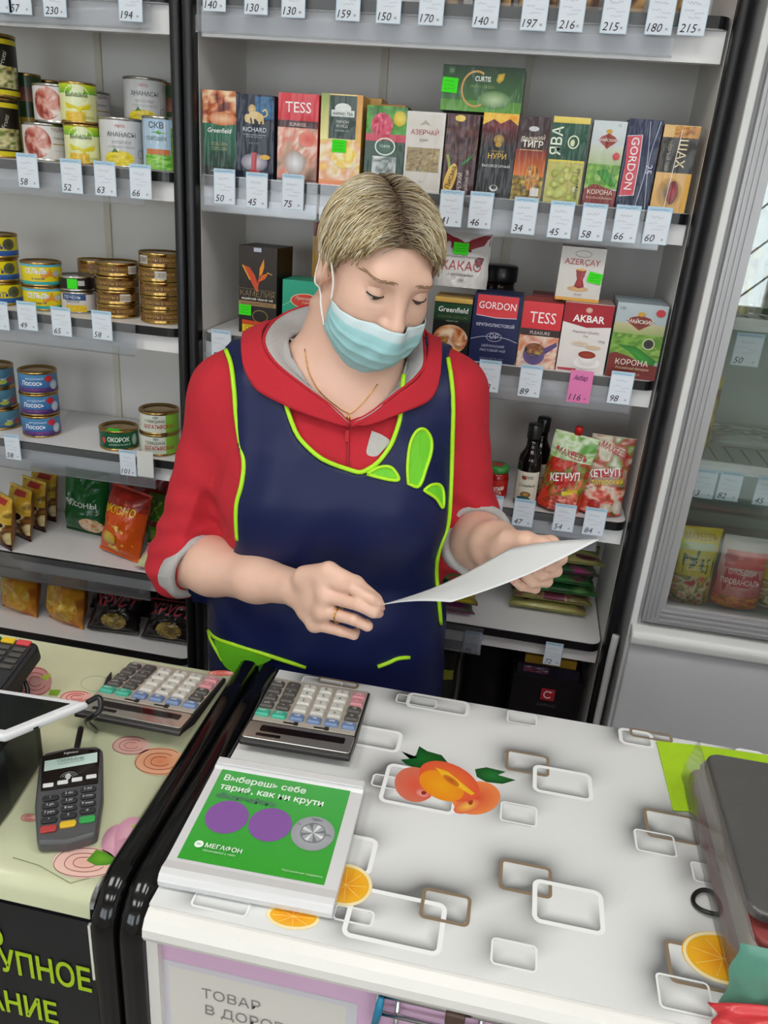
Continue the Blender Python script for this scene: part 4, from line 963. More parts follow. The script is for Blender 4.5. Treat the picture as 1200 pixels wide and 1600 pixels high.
def a_green_java(A, w, h):
    A.rect(0, 0, w, h, 'b8b060', 'c8c070'); A.rect(0, h*.50, w, h*.94, '1e4a38', '235440'); A.rect(0, h*.93, w, h, 'e0c850', 'e8d470'); A.rect(0, h*.485, w, h*.51, 'd8c850')
    A.text('ЯВА', w*.3, h*.56, w*.30, 'e4ecd8', 'l', rot=1.5708, bold=.01, maxw=h*.33); A.ring(w*.62, h*.72, w*.14, h*.07, .002, 'e0e8c8'); A.ell(w*.6, h*.71, w*.06, h*.04, 'd0dcb0')
    r = random.Random(4)
    for k in range(22): A.ell(w*r.uniform(.12, .86), h*r.uniform(.05, .44), w*.11, h*.045, r.choice(['e8e8c0', 'd0d480', 'a8b050', 'c0c468']), r.choice(['b8bc60', '98a040']), 14, r.uniform(-1, 1), 1)
    A.text('зелёный чай', w*.92, h*.06, w*.10, '3a5a28', 'l', rot=1.5708, maxw=h*.36)
def a_may_green(A, w, h):
    A.rect(0, 0, w, h, 'a8b0ac', 'd0d8dc'); A.pic(0, h*.22, w, h*.55, ['6aa83a', '8ab84a', '4a8a2c', 'a8c86a'], 5, 3); A.rect(0, h*.5, w, h*.72, 'a8bc8a', 'c8ccc0'); A.fill([(w*.3, h*.42), (w*.6, h*.45), (w*.95, h*.25), (w*.8, h*.24), (w*.5, h*.32)], '3f9a2c', '2c7a1e')
    A.fill([(w*.2, h*.78), (w*.3, h*.82), (w*.5, h*.86), (w*.7, h*.82), (w*.8, h*.78), (w*.5, h*.68)], '7a2420', '9a3a30'); A.text('МАЙСКИЙ', w/2, h*.765, h*.032, 'f0e4d8', maxw=w*.54, bold=.008); A.ell(w*.5, h*.88, w*.10, h*.025, 'c8a040')
    A.rect(0, 0, w, h*.2, '7a2a28', '8a3a34'); A.fill([(0, h*.2), (w*.3, h*.27), (w, h*.19), (w, h*.14), (0, h*.14)], '8a3a34'); A.text('КОРОНА', w/2, h*.145, h*.055, 'f0dccc', maxw=w*.88, bold=.004); A.text('Российской Империи', w/2, h*.09, h*.03, 'e0c0a8', shear=.2, maxw=w*.8); A.text('25', w*.78, h*.94, h*.03, '6a7478'); A.ell(w*.82, h*.6, w*.11, h*.045, 'c83a44')
def a_navy_side(A, w, h):
    A.rect(0, 0, w, h, '1c2440', '20284a'); A.fill([(w*.06, h*.14), (w*.5, h*.16), (w*.5, h*.5), (w*.46, h*.83), (w*.02, h*.81), (w*.1, h*.5)], 'c8384a', 'd24a58', 2); A.line([(w*.06, h*.14), (w*.5, h*.16), (w*.5, h*.5), (w*.46, h*.83), (w*.02, h*.81)], .0012, 'd8dce8')
    A.text('GORDON', w*.17, h*.80, w*.24, 'f0e8ea', 'l', rot=-1.5708, bold=.006, maxw=h*.6); A.line(spline([(w*.62, h*.98), (w*.72, h*.6), (w*.72, h*.4), (w*.6, h*.02)], 16), .001, 'b8c0d8'); A.line(spline([(w*.92, h*.98), (w*.78, h*.55), (w*.9, h*.02)], 16), .001, 'b8c0d8'); A.text('25', w*.72, h*.46, w*.2, 'c8cce0', rot=-1.5708)
def a_shah(A, w, h):
    A.rect(0, 0, w, h, 'd8a860', 'e0b878'); A.rect(0, h*.46, w, h*.86, '2a2a28', '38342e'); A.text('ШАХ', w*.48, h*.84, w*.24, 'e8d8b0', 'l', rot=-1.5708, bold=.01, maxw=h*.36); A.text('чёрный чай', w*.2, h*.82, w*.12, 'a8a090', 'l', rot=-1.5708, maxw=h*.34); A.pic(w*.3, h*.86, w, h*.99, ['8a4a1c', 'e0a040', '5a2c14'], 3, 4, 8, 6)
    A.ell(w*.45, h*.23, w*.36, h*.17, '5a5a58', 'c8984a'); A.ell(w*.55, h*.23, w*.16, h*.14, 'a82c2c', '6a1c20'); A.rect(w*.85, 0, w, h*.45, 'd8a030', 'e0a838'); A.line([(w*.4, h*.05), (w*.5, h*.95)], .001, 'f0ece4')
def a_curtis(A, w, h):
    A.rect(0, 0, w, h, '5f9a3a', '16301e'); A.rect(0, h*.25, w, h, '3a6a34', '1c3424'); A.ell(w*.66, h*.28, w*.20, h*.2, 'b8cca0', '4a7a3c'); A.ring(w*.42, h*.5, w*.17, h*.38, .003, 'c89a5a', 30, 60, 300)
    A.text('CURTIS', w*.5, h*.67, h*.11, 'f0f4ec', bold=.015, maxw=w*.19); A.text('FRESH GREEN', w*.5, h*.52, h*.07, '7a9a5c', maxw=w*.32); A.fill([(w*.66, h*.7), (w*.68, h*.84), (w*.76, h*.87), (w*.75, h*.72), (w*.7, h*.64)], 'd8b83a', 'a8902c', 2); A.rect(w*.07, h*.77, w*.15, h*.95, '2f5a34'); A.text('25', w*.11, h*.83, h*.08, '9ab88a')
ROW1 = [
 (313, 364, 262, 128, a_gold_ceylon, '1c3a2e', 'dark green tea box with orange sunset at the end of the upper shelf', 0),
 (369, 427, 268, 136, a_navy_lion, '161c2e', 'navy tea box with a golden lion emblem', 0),
 (433, 494, 275, 136, a_red_fan('SUNRISE'), 'b83a3c', 'red and sand coloured tea box in the upper row', 0),
 (498, 560, 283, 140, a_yellow_green, 'd8a858', 'pale yellow tea box with dark green panel and green price sticker', 0),
 (567, 628, 290, 160, a_raspberry, '24402f', 'dark green tea box with raspberry picture', 0),
 (627, 686, 294, 168, a_white_tea, 'd6d2cc', 'off-white tea box with a small brown picture', 0),
 (689, 738, 297, 170, a_brown_gold, '42181f', 'maroon tea box with golden oval and vertical lettering', 0),
 (743, 796, 303, 170, a_black_sunset, '1a1a1c', 'black tea box with orange mountain top and golden emblem', 0),
 (797, 844, 307, 175, a_tiger, '3a2020', 'dark brown tea box with a tiger in orange grass', 0),
 (848, 903, 312, 176, a_green_java, '2a5440', 'green and olive tea box with pale leaves', 0),
 (909, 959, 315, 180, a_may_green, 'a8b0ac', 'pale tea box with green leaf and maroon base in the upper row', 0),
 (961, 1012, 319, 177, a_navy_side, '1c2440', 'navy tea box with sideways red panel', 0),
 (1015, 1069, 324, 187, a_shah, 'd0a058', 'amber tea box with black band and sideways lettering by the black post', 0)]
for (pl, pr, pb, pt, art, side, lab, rot_) in ROW1:
    o, w, h = carton(lab, pl, pr, pb, pt, 1, art, side, rzd=rot_, yf=1.462)
    if 'price sticker' in lab: sticker(o, w*-.02, h*.44, .025, .02)
    if 'dark green panel' in lab: box4 = (o.location.x, h)
carton('pale yellow tea box standing behind its twin on the upper shelf', 566, 588, 290, 150, 1, None, 'd8a858', yf=1.55, depth=.06)
carton('amber tea box peeking over the raspberry tea box', 585, 625, 292, 160, 1, None, 'c88a3a', yf=1.545, depth=.06)
zt = SHELF[1]+.133
o, w, h = carton('flat dark green tea box with gold crescent lying across two upright boxes', 688, 813, 163, 91, 1, a_curtis, '1f3a26', z=None, yf=1.47, depth=.06)
ztop = max(ob.location.z+ob.dimensions.z for ob in bpy.data.objects if ob.get('category') == 'tea box' and ob is not o and abs(ob.location.y-1.462) < .001 and -.16 < ob.location.x < -.02)
o.location.z = ztop+.0004; sticker(o, -w*.40, h*.55, .026, .022, -.05)

# coffee packs on the top shelf, bottoms in view
r_ = random.Random(3)
for k, (px, c) in enumerate(((690, '6a3a20'), (770, '4a2416'), (840, 'b07038'), (905, '5a2c1a'), (975, '7a3c22'), (1050, 'c08a4a'))):
    x = PY(px, 5, 1.49)[0]
    def ap(A, w, h, c=c): A.rect(0, 0, w, h, c); A.pic(0, 0, w, h*.5, [c, '2a140c', 'c89a5a'], int(px), 4, 8, 8); A.rect(w*.2, h*.55, w*.8, h*.8, 'd8c8a8')
    carton('%s coffee pack on the top shelf, %s from the fridge' % (('brown', 'dark brown', 'amber', 'chestnut', 'reddish brown', 'golden')[k], ('sixth', 'fifth', 'fourth', 'third', 'second', 'first')[k]), 0, 0, 0, 0, 0, ap, c, yf=1.47, depth=.07, group='coffee packs on the top shelf', cat='coffee pack', name='coffee_pack', h=.15, xs=(x-.03, x+.03))

# ================================================================== second shelf
def a_kamelia(A, w, h):
    A.rect(0, 0, w, h, '1c1714', '3a3432')
    A.fill([(w*.45, h*.5), (w*.10, h*.78), (w*.28, h*.76), (w*.42, h*.68), (w*.5, h*.58), (w*.52, h*.5)], 'd0482c', 'c8502e', 2); A.line([(w*.1, h*.78), (w*.2, h*.70), (w*.3, h*.62)], w*.03, 'e8b030')
    A.fill([(w*.54, h*.66), (w*.55, h*.76), (w*.66, h*.87), (w*.67, h*.78), (w*.62, h*.70)], 'e8a030', 'e09028', 2); A.fill([(w*.52, h*.6), (w*.6, h*.68), (w*.78, h*.72), (w*.7, h*.65)], 'd8542c', 'e07030', 2); A.line([(w*.75, h*.72), (w*.88, h*.70)], w*.02, 'd8b040'); A.line([(w*.48, h*.5), (w*.55, h*.66)], w*.03, 'd8502c')
    A.line([(0, h*.52), (w, h*.51)], .0008, '8a7450'); A.text('КАМЕЛИЯ', w/2, h*.435, h*.065, '8f7a58', maxw=w*.9); A.text('индийский чёрный чай', w/2, h*.395, h*.026, 'ece6dc', maxw=w*.9, bold=.012); A.rect(0, h*.325, w, h*.375, 'a8885c'); A.text('КРУПНОЛИСТОВОЙ', w/2, h*.335, h*.03, '3a2c1c', maxw=w*.86)
    A.ring(w*.58, h*.21, w*.2, h*.07, .002, '8a7448'); A.rect(w*.4, h*.94, w*.6, h*.985, 'b8c0d0')
    A.rect(w*.1, 0, w, h*.10, 'd8c01c', 'e0c820'); A.fill([(w*.1, h*.10), (w*.1, h*.155), (w, h*.14), (w, h*.115)], 'c8481c', None, 1); A.text('СКИДКА', w*.18, h*.045, h*.045, 'a83a18', 'l', maxw=w*.75)
o, w, h = carton('tall black tea box with an orange sprout on the second shelf', 372, 432, 520, 384, 2, a_kamelia, '1a1412', yf=1.49, depth=.075, group='tea boxes on the second shelf', mat_='pcarton', rzd=-6)
sticker(o, -w*.32, h*.27, .026, .02)
def a_teal(A, w, h): A.rect(0, 0, w, h, '1f9a78', '2aa886'); A.line(spline([(0, h*.55), (w*.4, h*.7), (w, h*.75)], 12), .001, '9ad8b8'); A.ell(w*.55, h*.66, w*.36, h*.13, 'e8c8a8'); A.ell(w*.55, h*.66, w*.34, h*.115, 'd0402c'); A.text('Принцесса', w*.55, h*.68, h*.05, 'f4e0c8', shear=.2, maxw=w*.5); A.text('Гита', w*.57, h*.61, h*.05, 'f4e0c8', shear=.2)
carton('teal green tea box with red oval beside the black tea box', 440, 505, 530, 440, 2, a_teal, '1f9a78', yf=1.49, depth=.07, group='tea boxes on the second shelf', mat_='pcarton')
def a_redyel(A, w, h): A.rect(0, 0, w, h, 'c89020', 'd8a024'); A.rect(0, h*.88, w, h, '8a2418'); A.text('КАКАО', w*.5, h*.8, h*.05, 'a83018', maxw=w*.8); A.ell(w*.5, h*.66, w*.34, h*.1, '3a4a28', '8a3a28')
carton('yellow cocoa box with red top standing behind the teal box', 484, 545, 520, 333, 2, a_redyel, 'c08a20', yf=1.60, depth=.05, group='tea boxes on the second shelf', cat='cocoa box', name='cocoa_box', h=.208)
def a_ceylon2(A, w, h):
    A.rect(0, 0, w, h, '10130f', '161a14'); A.rect(0, h*.62, w, h*.9, '12301e', '1a4a2c'); A.rect(0, h*.92, w, h, 'c8a04a', 'd8b868'); A.text('Greenfield', w/2, h*.765, h*.085, 'f0f4ee', bold=.012, shear=.12, maxw=w*.84); A.text('GOLDEN CEYLON', w/2, h*.665, h*.045, '6a7a4a', maxw=w*.8); A.text('чёрный чай', w/2, h*.61, h*.026, 'a8b098', maxw=w*.4)
    A.pic(w*.03, h*.08, w*.97, h*.56, ['5a1c0e', 'c0602a', 'e8b888', 'a03c18', 'f0d8b8'], 5, 4, 12, 12, 1, True); A.fill([(w*.25, h*.15), (w*.5, h*.09), (w*.8, h*.14), (w*.5, h*.2)], 'e0c020'); A.ell(w*.26, h*.27, w*.2, h*.085, '7a4a1c', 'b0803a', 20, .35); A.text('КРУПНЫЙ', w*.26, h*.26, h*.03, 'e8c878', rot=.3, maxw=w*.3)
def a_navy_red(A, w, h):
    A.rect(0, 0, w, h, '171f4a', '1c2654'); A.fill([(w*.07, h*.69), (w*.5, h*.665), (w*.93, h*.68), (w*.93, h*.985), (w*.07, h*.985)], 'd8343c', 'dc4248', 2); A.line([(w*.07, h*.69), (w*.5, h*.665), (w*.93, h*.68)], .001, 'e8e8f0'); A.text('GORDON', w/2, h*.79, h*.105, 'f8eeee', bold=.006, maxw=w*.78); A.text('КРУПНОЛИСТОВОЙ', w/2, h*.535, h*.045, 'd0d4e8', maxw=w*.8, bold=.008)
    A.text('ОР', w/2, h*.36, h*.075, 'c8cce0'); A.ring(w*.5, h*.385, w*.16, h*.065, .0008, 'c8cce0'); A.line(spline([(0, h*.33), (w*.25, h*.38), (w*.5, h*.385), (w*.75, h*.38), (w, h*.33)], 20), .0009, 'c8cce0'); A.text('ЦЕЙЛОНСКИЙ', w/2, h*.235, h*.034, 'c0c4dc', maxw=w*.6); A.text('ЛИСТОВОЙ ЧАЙ', w/2, h*.17, h*.034, 'c0c4dc', maxw=w*.66); A.text('МАССА НЕТТО 100 Г', w/2, h*.05, h*.026, '9aa0c0', maxw=w*.5)
def a_pleasure(A, w, h):
    A.rect(0, 0, w, h, 'c8a080', 'd8303c'); A.rect(0, h*.59, w, h, 'd42f38', 'd83c44'); A.rect(0, h*.49, w, h*.595, '3a2a2c'); A.text('TESS', w*.52, h*.69, h*.17, 'fbeeee', maxw=w*.66); A.text('PLEASURE', w/2, h*.515, h*.05, 'd8ccc8', maxw=w*.7); A.pic(0, 0, w, h*.49, ['d8c8c0', 'd8743a', 'ead8c8', 'c86a4a', 'c8b4a8'], 4, 3)
    A.ell(w*.42, h*.20, w*.28, h*.16, '4a3c6a', '6a5a8a'); A.pic(w*.16, h*.18, w*.68, h*.38, ['3a2a20', 'a85a2c', '5a4a38', 'c8a05a', '2a3a50'], 6, 8, 12, 12, 0, True); A.fill([(w*.62, h*.3), (w*.95, h*.42), (w*.98, h*.36), (w*.7, h*.22)], '5a4a7a')
def a_akbar(A, w, h):
    A.rect(0, 0, w, h, 'dcd6d2', 'e6e2de'); A.fill([(0, h*.72), (w*.5, h*.655), (w, h*.69), (w, h*.995), (0, h*.995)], 'b02430', 'a01c2a', 2); A.text('AKBAR', w*.52, h*.735, h*.10, 'faf2f0', bold=.02, maxw=w*.82); A.ell(w*.5, h*.905, w*.07, h*.04, 'e0c0b0', 'c89080'); A.text('Premium Quality', w*.5, h*.575, h*.04, '8a7a78', shear=.3, maxw=w*.6); A.text('Tea', w*.5, h*.52, h*.035, '8a7a78', shear=.3); A.text('100g', w*.85, h*.46, h*.04, '8a8480', shear=.2)
    A.ell(w*.62, h*.15, w*.27, h*.085, 'c8c4c0', 'f0eeec', 30); A.ell(w*.62, h*.22, w*.2, h*.09, 'f2f0ee', 'dcd8d4'); A.ell(w*.6, h*.27, w*.18, h*.055, 'a8402c', '8a2c1c'); A.ell(w*.42, h*.42, w*.18, h*.035, 'c8b49a', 'd8c8b4'); A.ell(w*.7, h*.38, w*.16, h*.03, 'd0b898'); A.rect(w*.03, h*.02, w*.42, h*.055, 'b8404a')
def a_korona(A, w, h):
    A.rect(0, 0, w, h, '9aa8a8', 'b4c0c4'); A.pic(0, h*.25, w, h*.62, ['5a8a2c', '86b04a', '3f7a24', 'a0c060', '6a9a3a'], 3, 3); A.rect(0, h*.60, w, h*.74, '9aaa6a', 'c0b890'); A.fill([(w*.12, h*.45), (w*.5, h*.44), (w*.95, h*.27), (w*.9, h*.15), (w*.62, h*.25), (w*.4, h*.36)], '3f9a3a', '2a7424', 2)
    A.ell(w*.74, h*.485, w*.12, h*.075, 'd0ccb0'); A.ell(w*.74, h*.485, w*.10, h*.062, '2a2c24', '3a3c30'); A.fill([(w*.22, h*.77), (w*.32, h*.82), (w*.5, h*.85), (w*.68, h*.82), (w*.78, h*.77), (w*.5, h*.655)], '6a201e', '8a3a30', 2); A.ell(w*.5, h*.865, w*.08, h*.03, 'c89a40'); A.text('МАЙСКИЙ', w*.5, h*.745, h*.048, 'f2e8dc', maxw=w*.5, bold=.012)
    A.fill([(0, h*.31), (w*.12, h*.345), (w*.4, h*.30), (w*.7, h*.22), (w, h*.2), (w, h*.003), (0, h*.003)], '6a2420', '7a302a', 2); A.text('КОРОНА', w*.48, h*.185, h*.075, 'f2e4d4', maxw=w*.66); A.text('Российской Империи', w*.5, h*.125, h*.035, 'd8b898', shear=.25, maxw=w*.66); A.text('ЧЁРНЫЙ ЧАЙ', w*.5, h*.05, h*.025, 'c8a080', maxw=w*.5); A.text('100', w*.12, h*.91, h*.04, '707a80'); A.ell(w*.86, h*.9, w*.09, h*.05, 'c43a44')
G2 = 'tea boxes on the second shelf'
Y2 = 1.462
o1, w1, h1 = carton('black and green tea box with a sunset oval next to the shop assistant', 672, 729, 553, 458, 2, a_ceylon2, '14160f', yf=Y2, depth=.07, group=G2, mat_='pcarton', top='b8924a')
o2, w2_, h2_ = carton('navy tea box with red name panel on the second shelf', 731, 803, 561, 454, 2, a_navy_red, '171f4a', yf=Y2, depth=.075, group=G2, mat_='pcarton', top='232b52')
o3, w3, h3 = carton('red tea box with a bowl of tea leaves on the second shelf', 806, 866, 569, 466, 2, a_pleasure, 'c8343c', yf=Y2, depth=.08, group=G2, mat_='pcarton', top='b04a44')
o4, w4, h4 = carton('white tea box with dark red top and tea cup picture', 868, 942, 576, 467, 2, a_akbar, 'c8b8b0', yf=Y2, depth=.08, group=G2, mat_='pcarton', top='b09088')
o5, w5, h5 = carton('tea box with green fields and maroon base on the second shelf', 947, 1024, 586, 468, 2, a_korona, '8f9a98', yf=Y2-.004, depth=.05, group=G2, mat_='pcarton', top='a8b8c0')
carton('second tea box with green fields right behind its twin', 947, 1024, 586, 468, 2, None, '94a09c', yf=Y2+.05, depth=.05, group=G2, h=h5, xs=(o5.location.x-w5/2, o5.location.x+w5/2), top='a4b4bc')
carton('dark red tea box standing behind the red one', 806, 866, 569, 466, 2, None, '8a2a2c', yf=Y2+.083, depth=.06, group=G2, h=h3+.003, xs=(o3.location.x-.022, o3.location.x+.032), top='8a3a34')
def a_azer(A, w, h):
    A.rect(0, 0, w, h, 'd0cbc4', 'd8d4ce'); A.rect(0, 0, w, h*.06, 'd8a040'); A.text('AZERÇAY', w*.5, h*.68, h*.11, 'b84850', maxw=w*.8, bold=.004); A.ring(w*.5, h*.88, w*.18, h*.06, .001, '9a8a70'); A.fill([(w*.38, h*.58), (w*.62, h*.58), (w*.56, h*.42), (w*.62, h*.26), (w*.5, h*.22), (w*.38, h*.26), (w*.44, h*.42)], 'b0383c', '902c30', 2); A.ell(w*.5, h*.59, w*.12, h*.02, 'd8a85a'); A.ell(w*.48, h*.23, w*.24, h*.05, 'd8b080', 'c8a070'); A.fill([(w*.4, h*.5), (w*.6, h*.5), (w*.56, h*.40), (w*.6, h*.27), (w*.5, h*.24), (w*.4, h*.27), (w*.44, h*.40)], 'b83a3c', '8a2428', 2); A.text('букет', w*.5, h*.11, h*.04, '8a7a70', shear=.2)
o, w, h = carton('small white tea box with a red glass of tea set on top of other boxes', 868, 936, 458, 373, 2, a_azer, 'cdc8c2', yf=1.474, depth=.055, group=G2, mat_='pgloss')
o.location.z = max(o3.location.z+h3, o4.location.z+h4)+.0004+.0001; sticker(o, w*.33, h*.46, .024, .018, -.15)
def a_cocoa(A, w, h):
    A.rect(0, 0, w, h, 'c9c6c4', 'd4d2d0', 10, 10); A.fill([(w*.05, h*.62), (w*.35, h*.60), (w*.62, h*.62), (w*.98, h*.75), (w*.98, h*.985), (w*.02, h*.985)], 'a01c28', '8a1822', 4); A.text('КАКАО', w*.5, h*.30, h*.16, 'a8323c', maxw=w*.84); A.text('натуральный порошок', w*.5, h*.52, h*.04, '6a5a58', maxw=w*.7); A.text('с витаминами', w*.5, h*.2, h*.05, '5a4a48', shear=.2, maxw=w*.5); A.text('150г', w*.52, h*.10, h*.05, '5a4a48'); A.fill([(w*.74, h*.5), (w*.8, h*.55), (w*.9, h*.54), (w*.88, h*.42), (w*.8, h*.36), (w*.75, h*.42)], '7a2a30', '5a1c24')
po = pouch('white and dark red cocoa pouch lying on top of tea boxes', 718, 452, .098, .098, .045, a_cocoa, 'c9c6c4', y=1.488, z=max(o1.location.z+h1, o2.location.z+h2_)+.001, tilt=6, name='cocoa_pouch', cat='pouch', seed=4)
sticker(po, -.004, .066, .027, .02, -.03, -.0175)
# dark jar behind
x = PY(780, 450, 1.60)[0]
j = G().lathe([(.030, 0), (.033, .004), (.033, .11), (.028, .122), (.028, .13)], 24).obj('coffee_jar', mat('dark_jar_glass', '1a0e0c', .1), None, smooth=True, loc=(x, 1.60, SHELF[2]+.0003))
tag(j, 'dark coffee jar with black lid behind the second row of tea boxes', 'jar')
G().lathe([(.031, .131), (.032, .133), (.032, .158), (.029, .161)], 24).obj('lid', MT['black_edge'], j, smooth=True)
G().lathe([(.0335, .03), (.0336, .085)], 24).obj('label_band', mat('jar_red_label', '8a1c20', .4), j, smooth=True)

# ================================================================== third shelf: sauces
def a_jar(A, r, h): wrap(A, r, h, 'a81f1c', 'b82a24', .008, h*.62); A.text('Томатная', 0, h*.33, h*.14, 'f4ece4', rot=.08, maxw=r*1.5, bold=.01); A.text('ПАСТА', 0, h*.2, h*.10, 'f4ece4', rot=.08, maxw=r*1.1)
x = PY(773, 768, 1.50)[0]
jr = G().lathe([(.019, 0), (.0225, .003), (.0235, .008), (.0235, .044), (.022, .052), (.0195, .056)], 28).obj('sauce_jar', mat('red_sauce_glass', '9a1814', .12), None, smooth=True, loc=(x, 1.50, SHELF[3]+.0004))
tag(jr, 'small jar of red paste with a green lid on the sauce shelf', 'jar')
A = Art(); a_jar(A, .0237, .068); A.build('label_wrap', lambda u, v, o: np.stack([(.0237+o)*np.sin(u/.0237), -(.0237+o)*np.cos(u/.0237), v], 1), MT['pmetal'], jr)
G().lathe([(.0215, .056), (.0225, .0575), (.0225, .067), (.020, .069)], 28).obj('lid', mat('green_lid', '3a8a3c', .3), jr, smooth=True)
G().lathe([(.012, .0692), (.011, .0698)], 20).obj('lid_print', mat('lid_red', 'a8302c', .4), jr)
def bottle(px, y, lab):
    x = PY(px, 776, y)[0]
    b = G().lathe([(.019, 0), (.0225, .003), (.0225, .090), (.021, .100), (.014, .112), (.0115, .120), (.0110, .134)], 28).obj('sauce_bottle', mat('soy_bottle_glass', '0c0808', .06), None, smooth=True, loc=(x, y, SHELF[3]+.0004)); tag(b, lab, 'bottle', 'dark sauce bottles')
    G().lathe([(.0128, .134), (.0132, .136), (.0132, .160), (.012, .163)], 20).obj('cap', MT['black_edge'], b, smooth=True)
    A = Art(); r = .0227
    A.rect(-r*1.15, .012, r*1.15, .072, 'd6cfbc', 'dcd6c6', 14, 3); A.text('Соевый', 0, .042, .006, '2a4a3c', shear=.3, maxw=r*1.5); A.text('СОУС', 0, .058, .006, '3a2420', maxw=r*1.2, bold=.01); A.ell(0, .026, .010, .006, 'd0a048', '6a4a2c'); A.ell(-.003, .017, .013, .005, '2a7a80', '1c5a60'); A.ell(-.006, .060, .004, .004, 'b83a2c')
    ph = math.atan2(-x, y)
    A.build('label_wrap', lambda u, v, o: np.stack([(r+o)*np.sin(u/r+ph), -(r+o)*np.cos(u/r+ph), v], 1), MT['pmatte'], b)
    A = Art(); A.rect(-.008, .104, .008, .128, '8a8478', 'a8a294', 8, 2)
    return b
bottle(820, 1.488, 'dark soy sauce bottle with cream label beside the ketchup pouch')
bottle(832, 1.545, 'dark sauce bottle standing behind the soy sauce bottle')
def a_ketch1(A, w, h):
    A.rect(0, 0, w, h, 'a82018', 'c8d8b0', 10, 12); A.pic(0, h*.60, w, h*.98, ['5a9a2c', 'd8e4c8', '86b84a', 'e8eee0'], 3, 3); A.pic(0, 0, w, h*.66, ['a81c18', 'd8402c', '8a1814', '6a8a2c', 'e8785a'], 7, 6); A.fill([(0, h*.12), (w, h*.38), (w, h*.60), (w*.4, h*.5), (0, h*.36)], 'b81c1c', 'a81818', 3)
    A.text('МАХЕЕВЪ', w*.5, h*.70, h*.085, 'a81c24', bold=.012, maxw=w*.74, rot=-.12); A.line([(w*.12, h*.79), (w*.6, h*.75)], .006, 'b83a30'); A.text('КЕТЧУП', w*.5, h*.40, h*.10, 'f6f0ec', bold=.02, maxw=w*.66, rot=.26, shear=.1); A.text('ЧИЛИ', w*.6, h*.32, h*.05, 'e0402c', rot=.26, bold=.01); A.line([(w*.52, h*.23), (w*.85, h*.30)], .008, 'd8c01c'); A.pic(w*.3, 0, w*.9, h*.2, ['c8382c', 'e87a6a', 'a81c1c', 'f0a090'], 5, 4)
def a_ketch2(A, w, h):
    A.rect(0, 0, w, h, '8a1a16', 'c8c0a0', 10, 12); A.pic(0, h*.6, w, h*.99, ['b8b89a', 'd8d0b8', 'a82420', '7a9a4a', 'd8d4c4'], 8, 3); A.fill([(w*.02, h*.38), (w*.98, h*.46), (w*.98, h*.68), (w*.5, h*.62), (0, h*.58)], 'b81a1c', 'a81418', 3); A.pic(0, 0, w, h*.38, ['3a5a24', 'b8382c', 'd85a44', 'e8dcc8', '8a1c18'], 4, 5)
    A.text('МАХЕЕВЪ', w*.55, h*.79, h*.085, 'b01c24', bold=.01, maxw=w*.7, rot=-.35); A.text('КЕТЧУП', w*.42, h*.49, h*.095, 'f4f0ec', bold=.02, maxw=w*.72, rot=.2); A.text('татарский', w*.52, h*.40, h*.07, 'e8cc30', maxw=w*.72, rot=.16, bold=.01); A.line([(w*.3, h*.34), (w*.9, h*.42)], .006, '5a8a2c'); A.ell(w*.6, h*.1, w*.16, h*.06, 'd8c8b0', 'b8a48a'); A.ell(w*.85, h*.12, w*.13, h*.09, 'e8e0d4', 'c8bca8'); A.ell(w*.3, h*.13, w*.14, h*.06, 'c83a34', 'a01c1c')
k1 = pouch('ketchup pouch with red spout and green top on the sauce shelf', 871, 786, .084, .150, .045, a_ketch1, 'b82a20', y=1.478, shelf=3, tilt=4, roll=6, rzd=-6, group='ketchup pouches', name='ketchup_pouch', seed=6)
G().lathe([(.007, .149), (.007, .153), (.0075, .153), (.0075, .163), (.0065, .165)], 16).obj('spout_cap', mat('red_cap', 'd01c1c', .3), k1, smooth=True)
pouch('dark red ketchup pouch with tomatoes and garlic by the black post', 937, 790, .084, .152, .045, a_ketch2, 'a02018', y=1.490, shelf=3, tilt=5, roll=2, rzd=4, group='ketchup pouches', name='ketchup_pouch', seed=8)

# ================================================================== fourth shelf: flat bags in stacks
def flatbag(lab, x, y, z, w, d, t, cols, seed, ang):
    def art(A, ww, hh):
        A.pic(0, 0, ww, hh, cols, seed, 5, 14, 14); A.rect(ww*.35, 0, ww*.62, hh, cols[0], cols[1], 8, 8)
    M3 = rz(ang)@rx(-math.pi/2)
    return pouch(lab, 0, 0, w, d, t, art, cols[0], x=x, y=y, z=z+.0006, lie=M3, group='seed bags on the low shelf', name='seed_bag', cat='bag', seed=seed, flatbot=False)
GC = [['5a1440', '2a5a30', 'a83a7a'], ['2a6a34', '1c4a24', '5a8a4a'], ['9a9a5a', 'a8a060', '5a1438'], ['1f5a2c', '3a7a40', '7a1c4a'], ['8a8a4a', '6a1440', 'b0a868']]
ord_ = ['bottom', 'second from the bottom', 'third from the bottom', 'third from the top', 'second from the top', 'top']
z = SHELF[4]
for k in range(6):
    t = .019*1.12
    flatbag('%s bag of the tall stack of seed bags beside the black post' % ord_[k].capitalize(), .135+.006*((k*7) % 3-1), 1.645, z, .17, .10, t, GC[(k*2+2) % 5], k+1, math.pi+.02*(k % 3))
    z += t+.0025
z = SHELF[4]
for k in range(4):
    t = .019*1.12
    flatbag('%s bag of the short stack of seed bags behind the apron' % ['Bottom', 'Second', 'Third', 'Top'][k], -.125+.008*(k % 2), 1.605, z, .20, .13, t, [['8a3a70', '2a6a34', 'c070a0'], ['5a3a40', 'b8a820', '8a1c4a'], ['2a6a38', '4a8a50', '8a3a5a'], ['1f5a2c', '3a7a40', 'a82c3a']][k], k+11, math.pi-.03*k)
    z += t+.0028
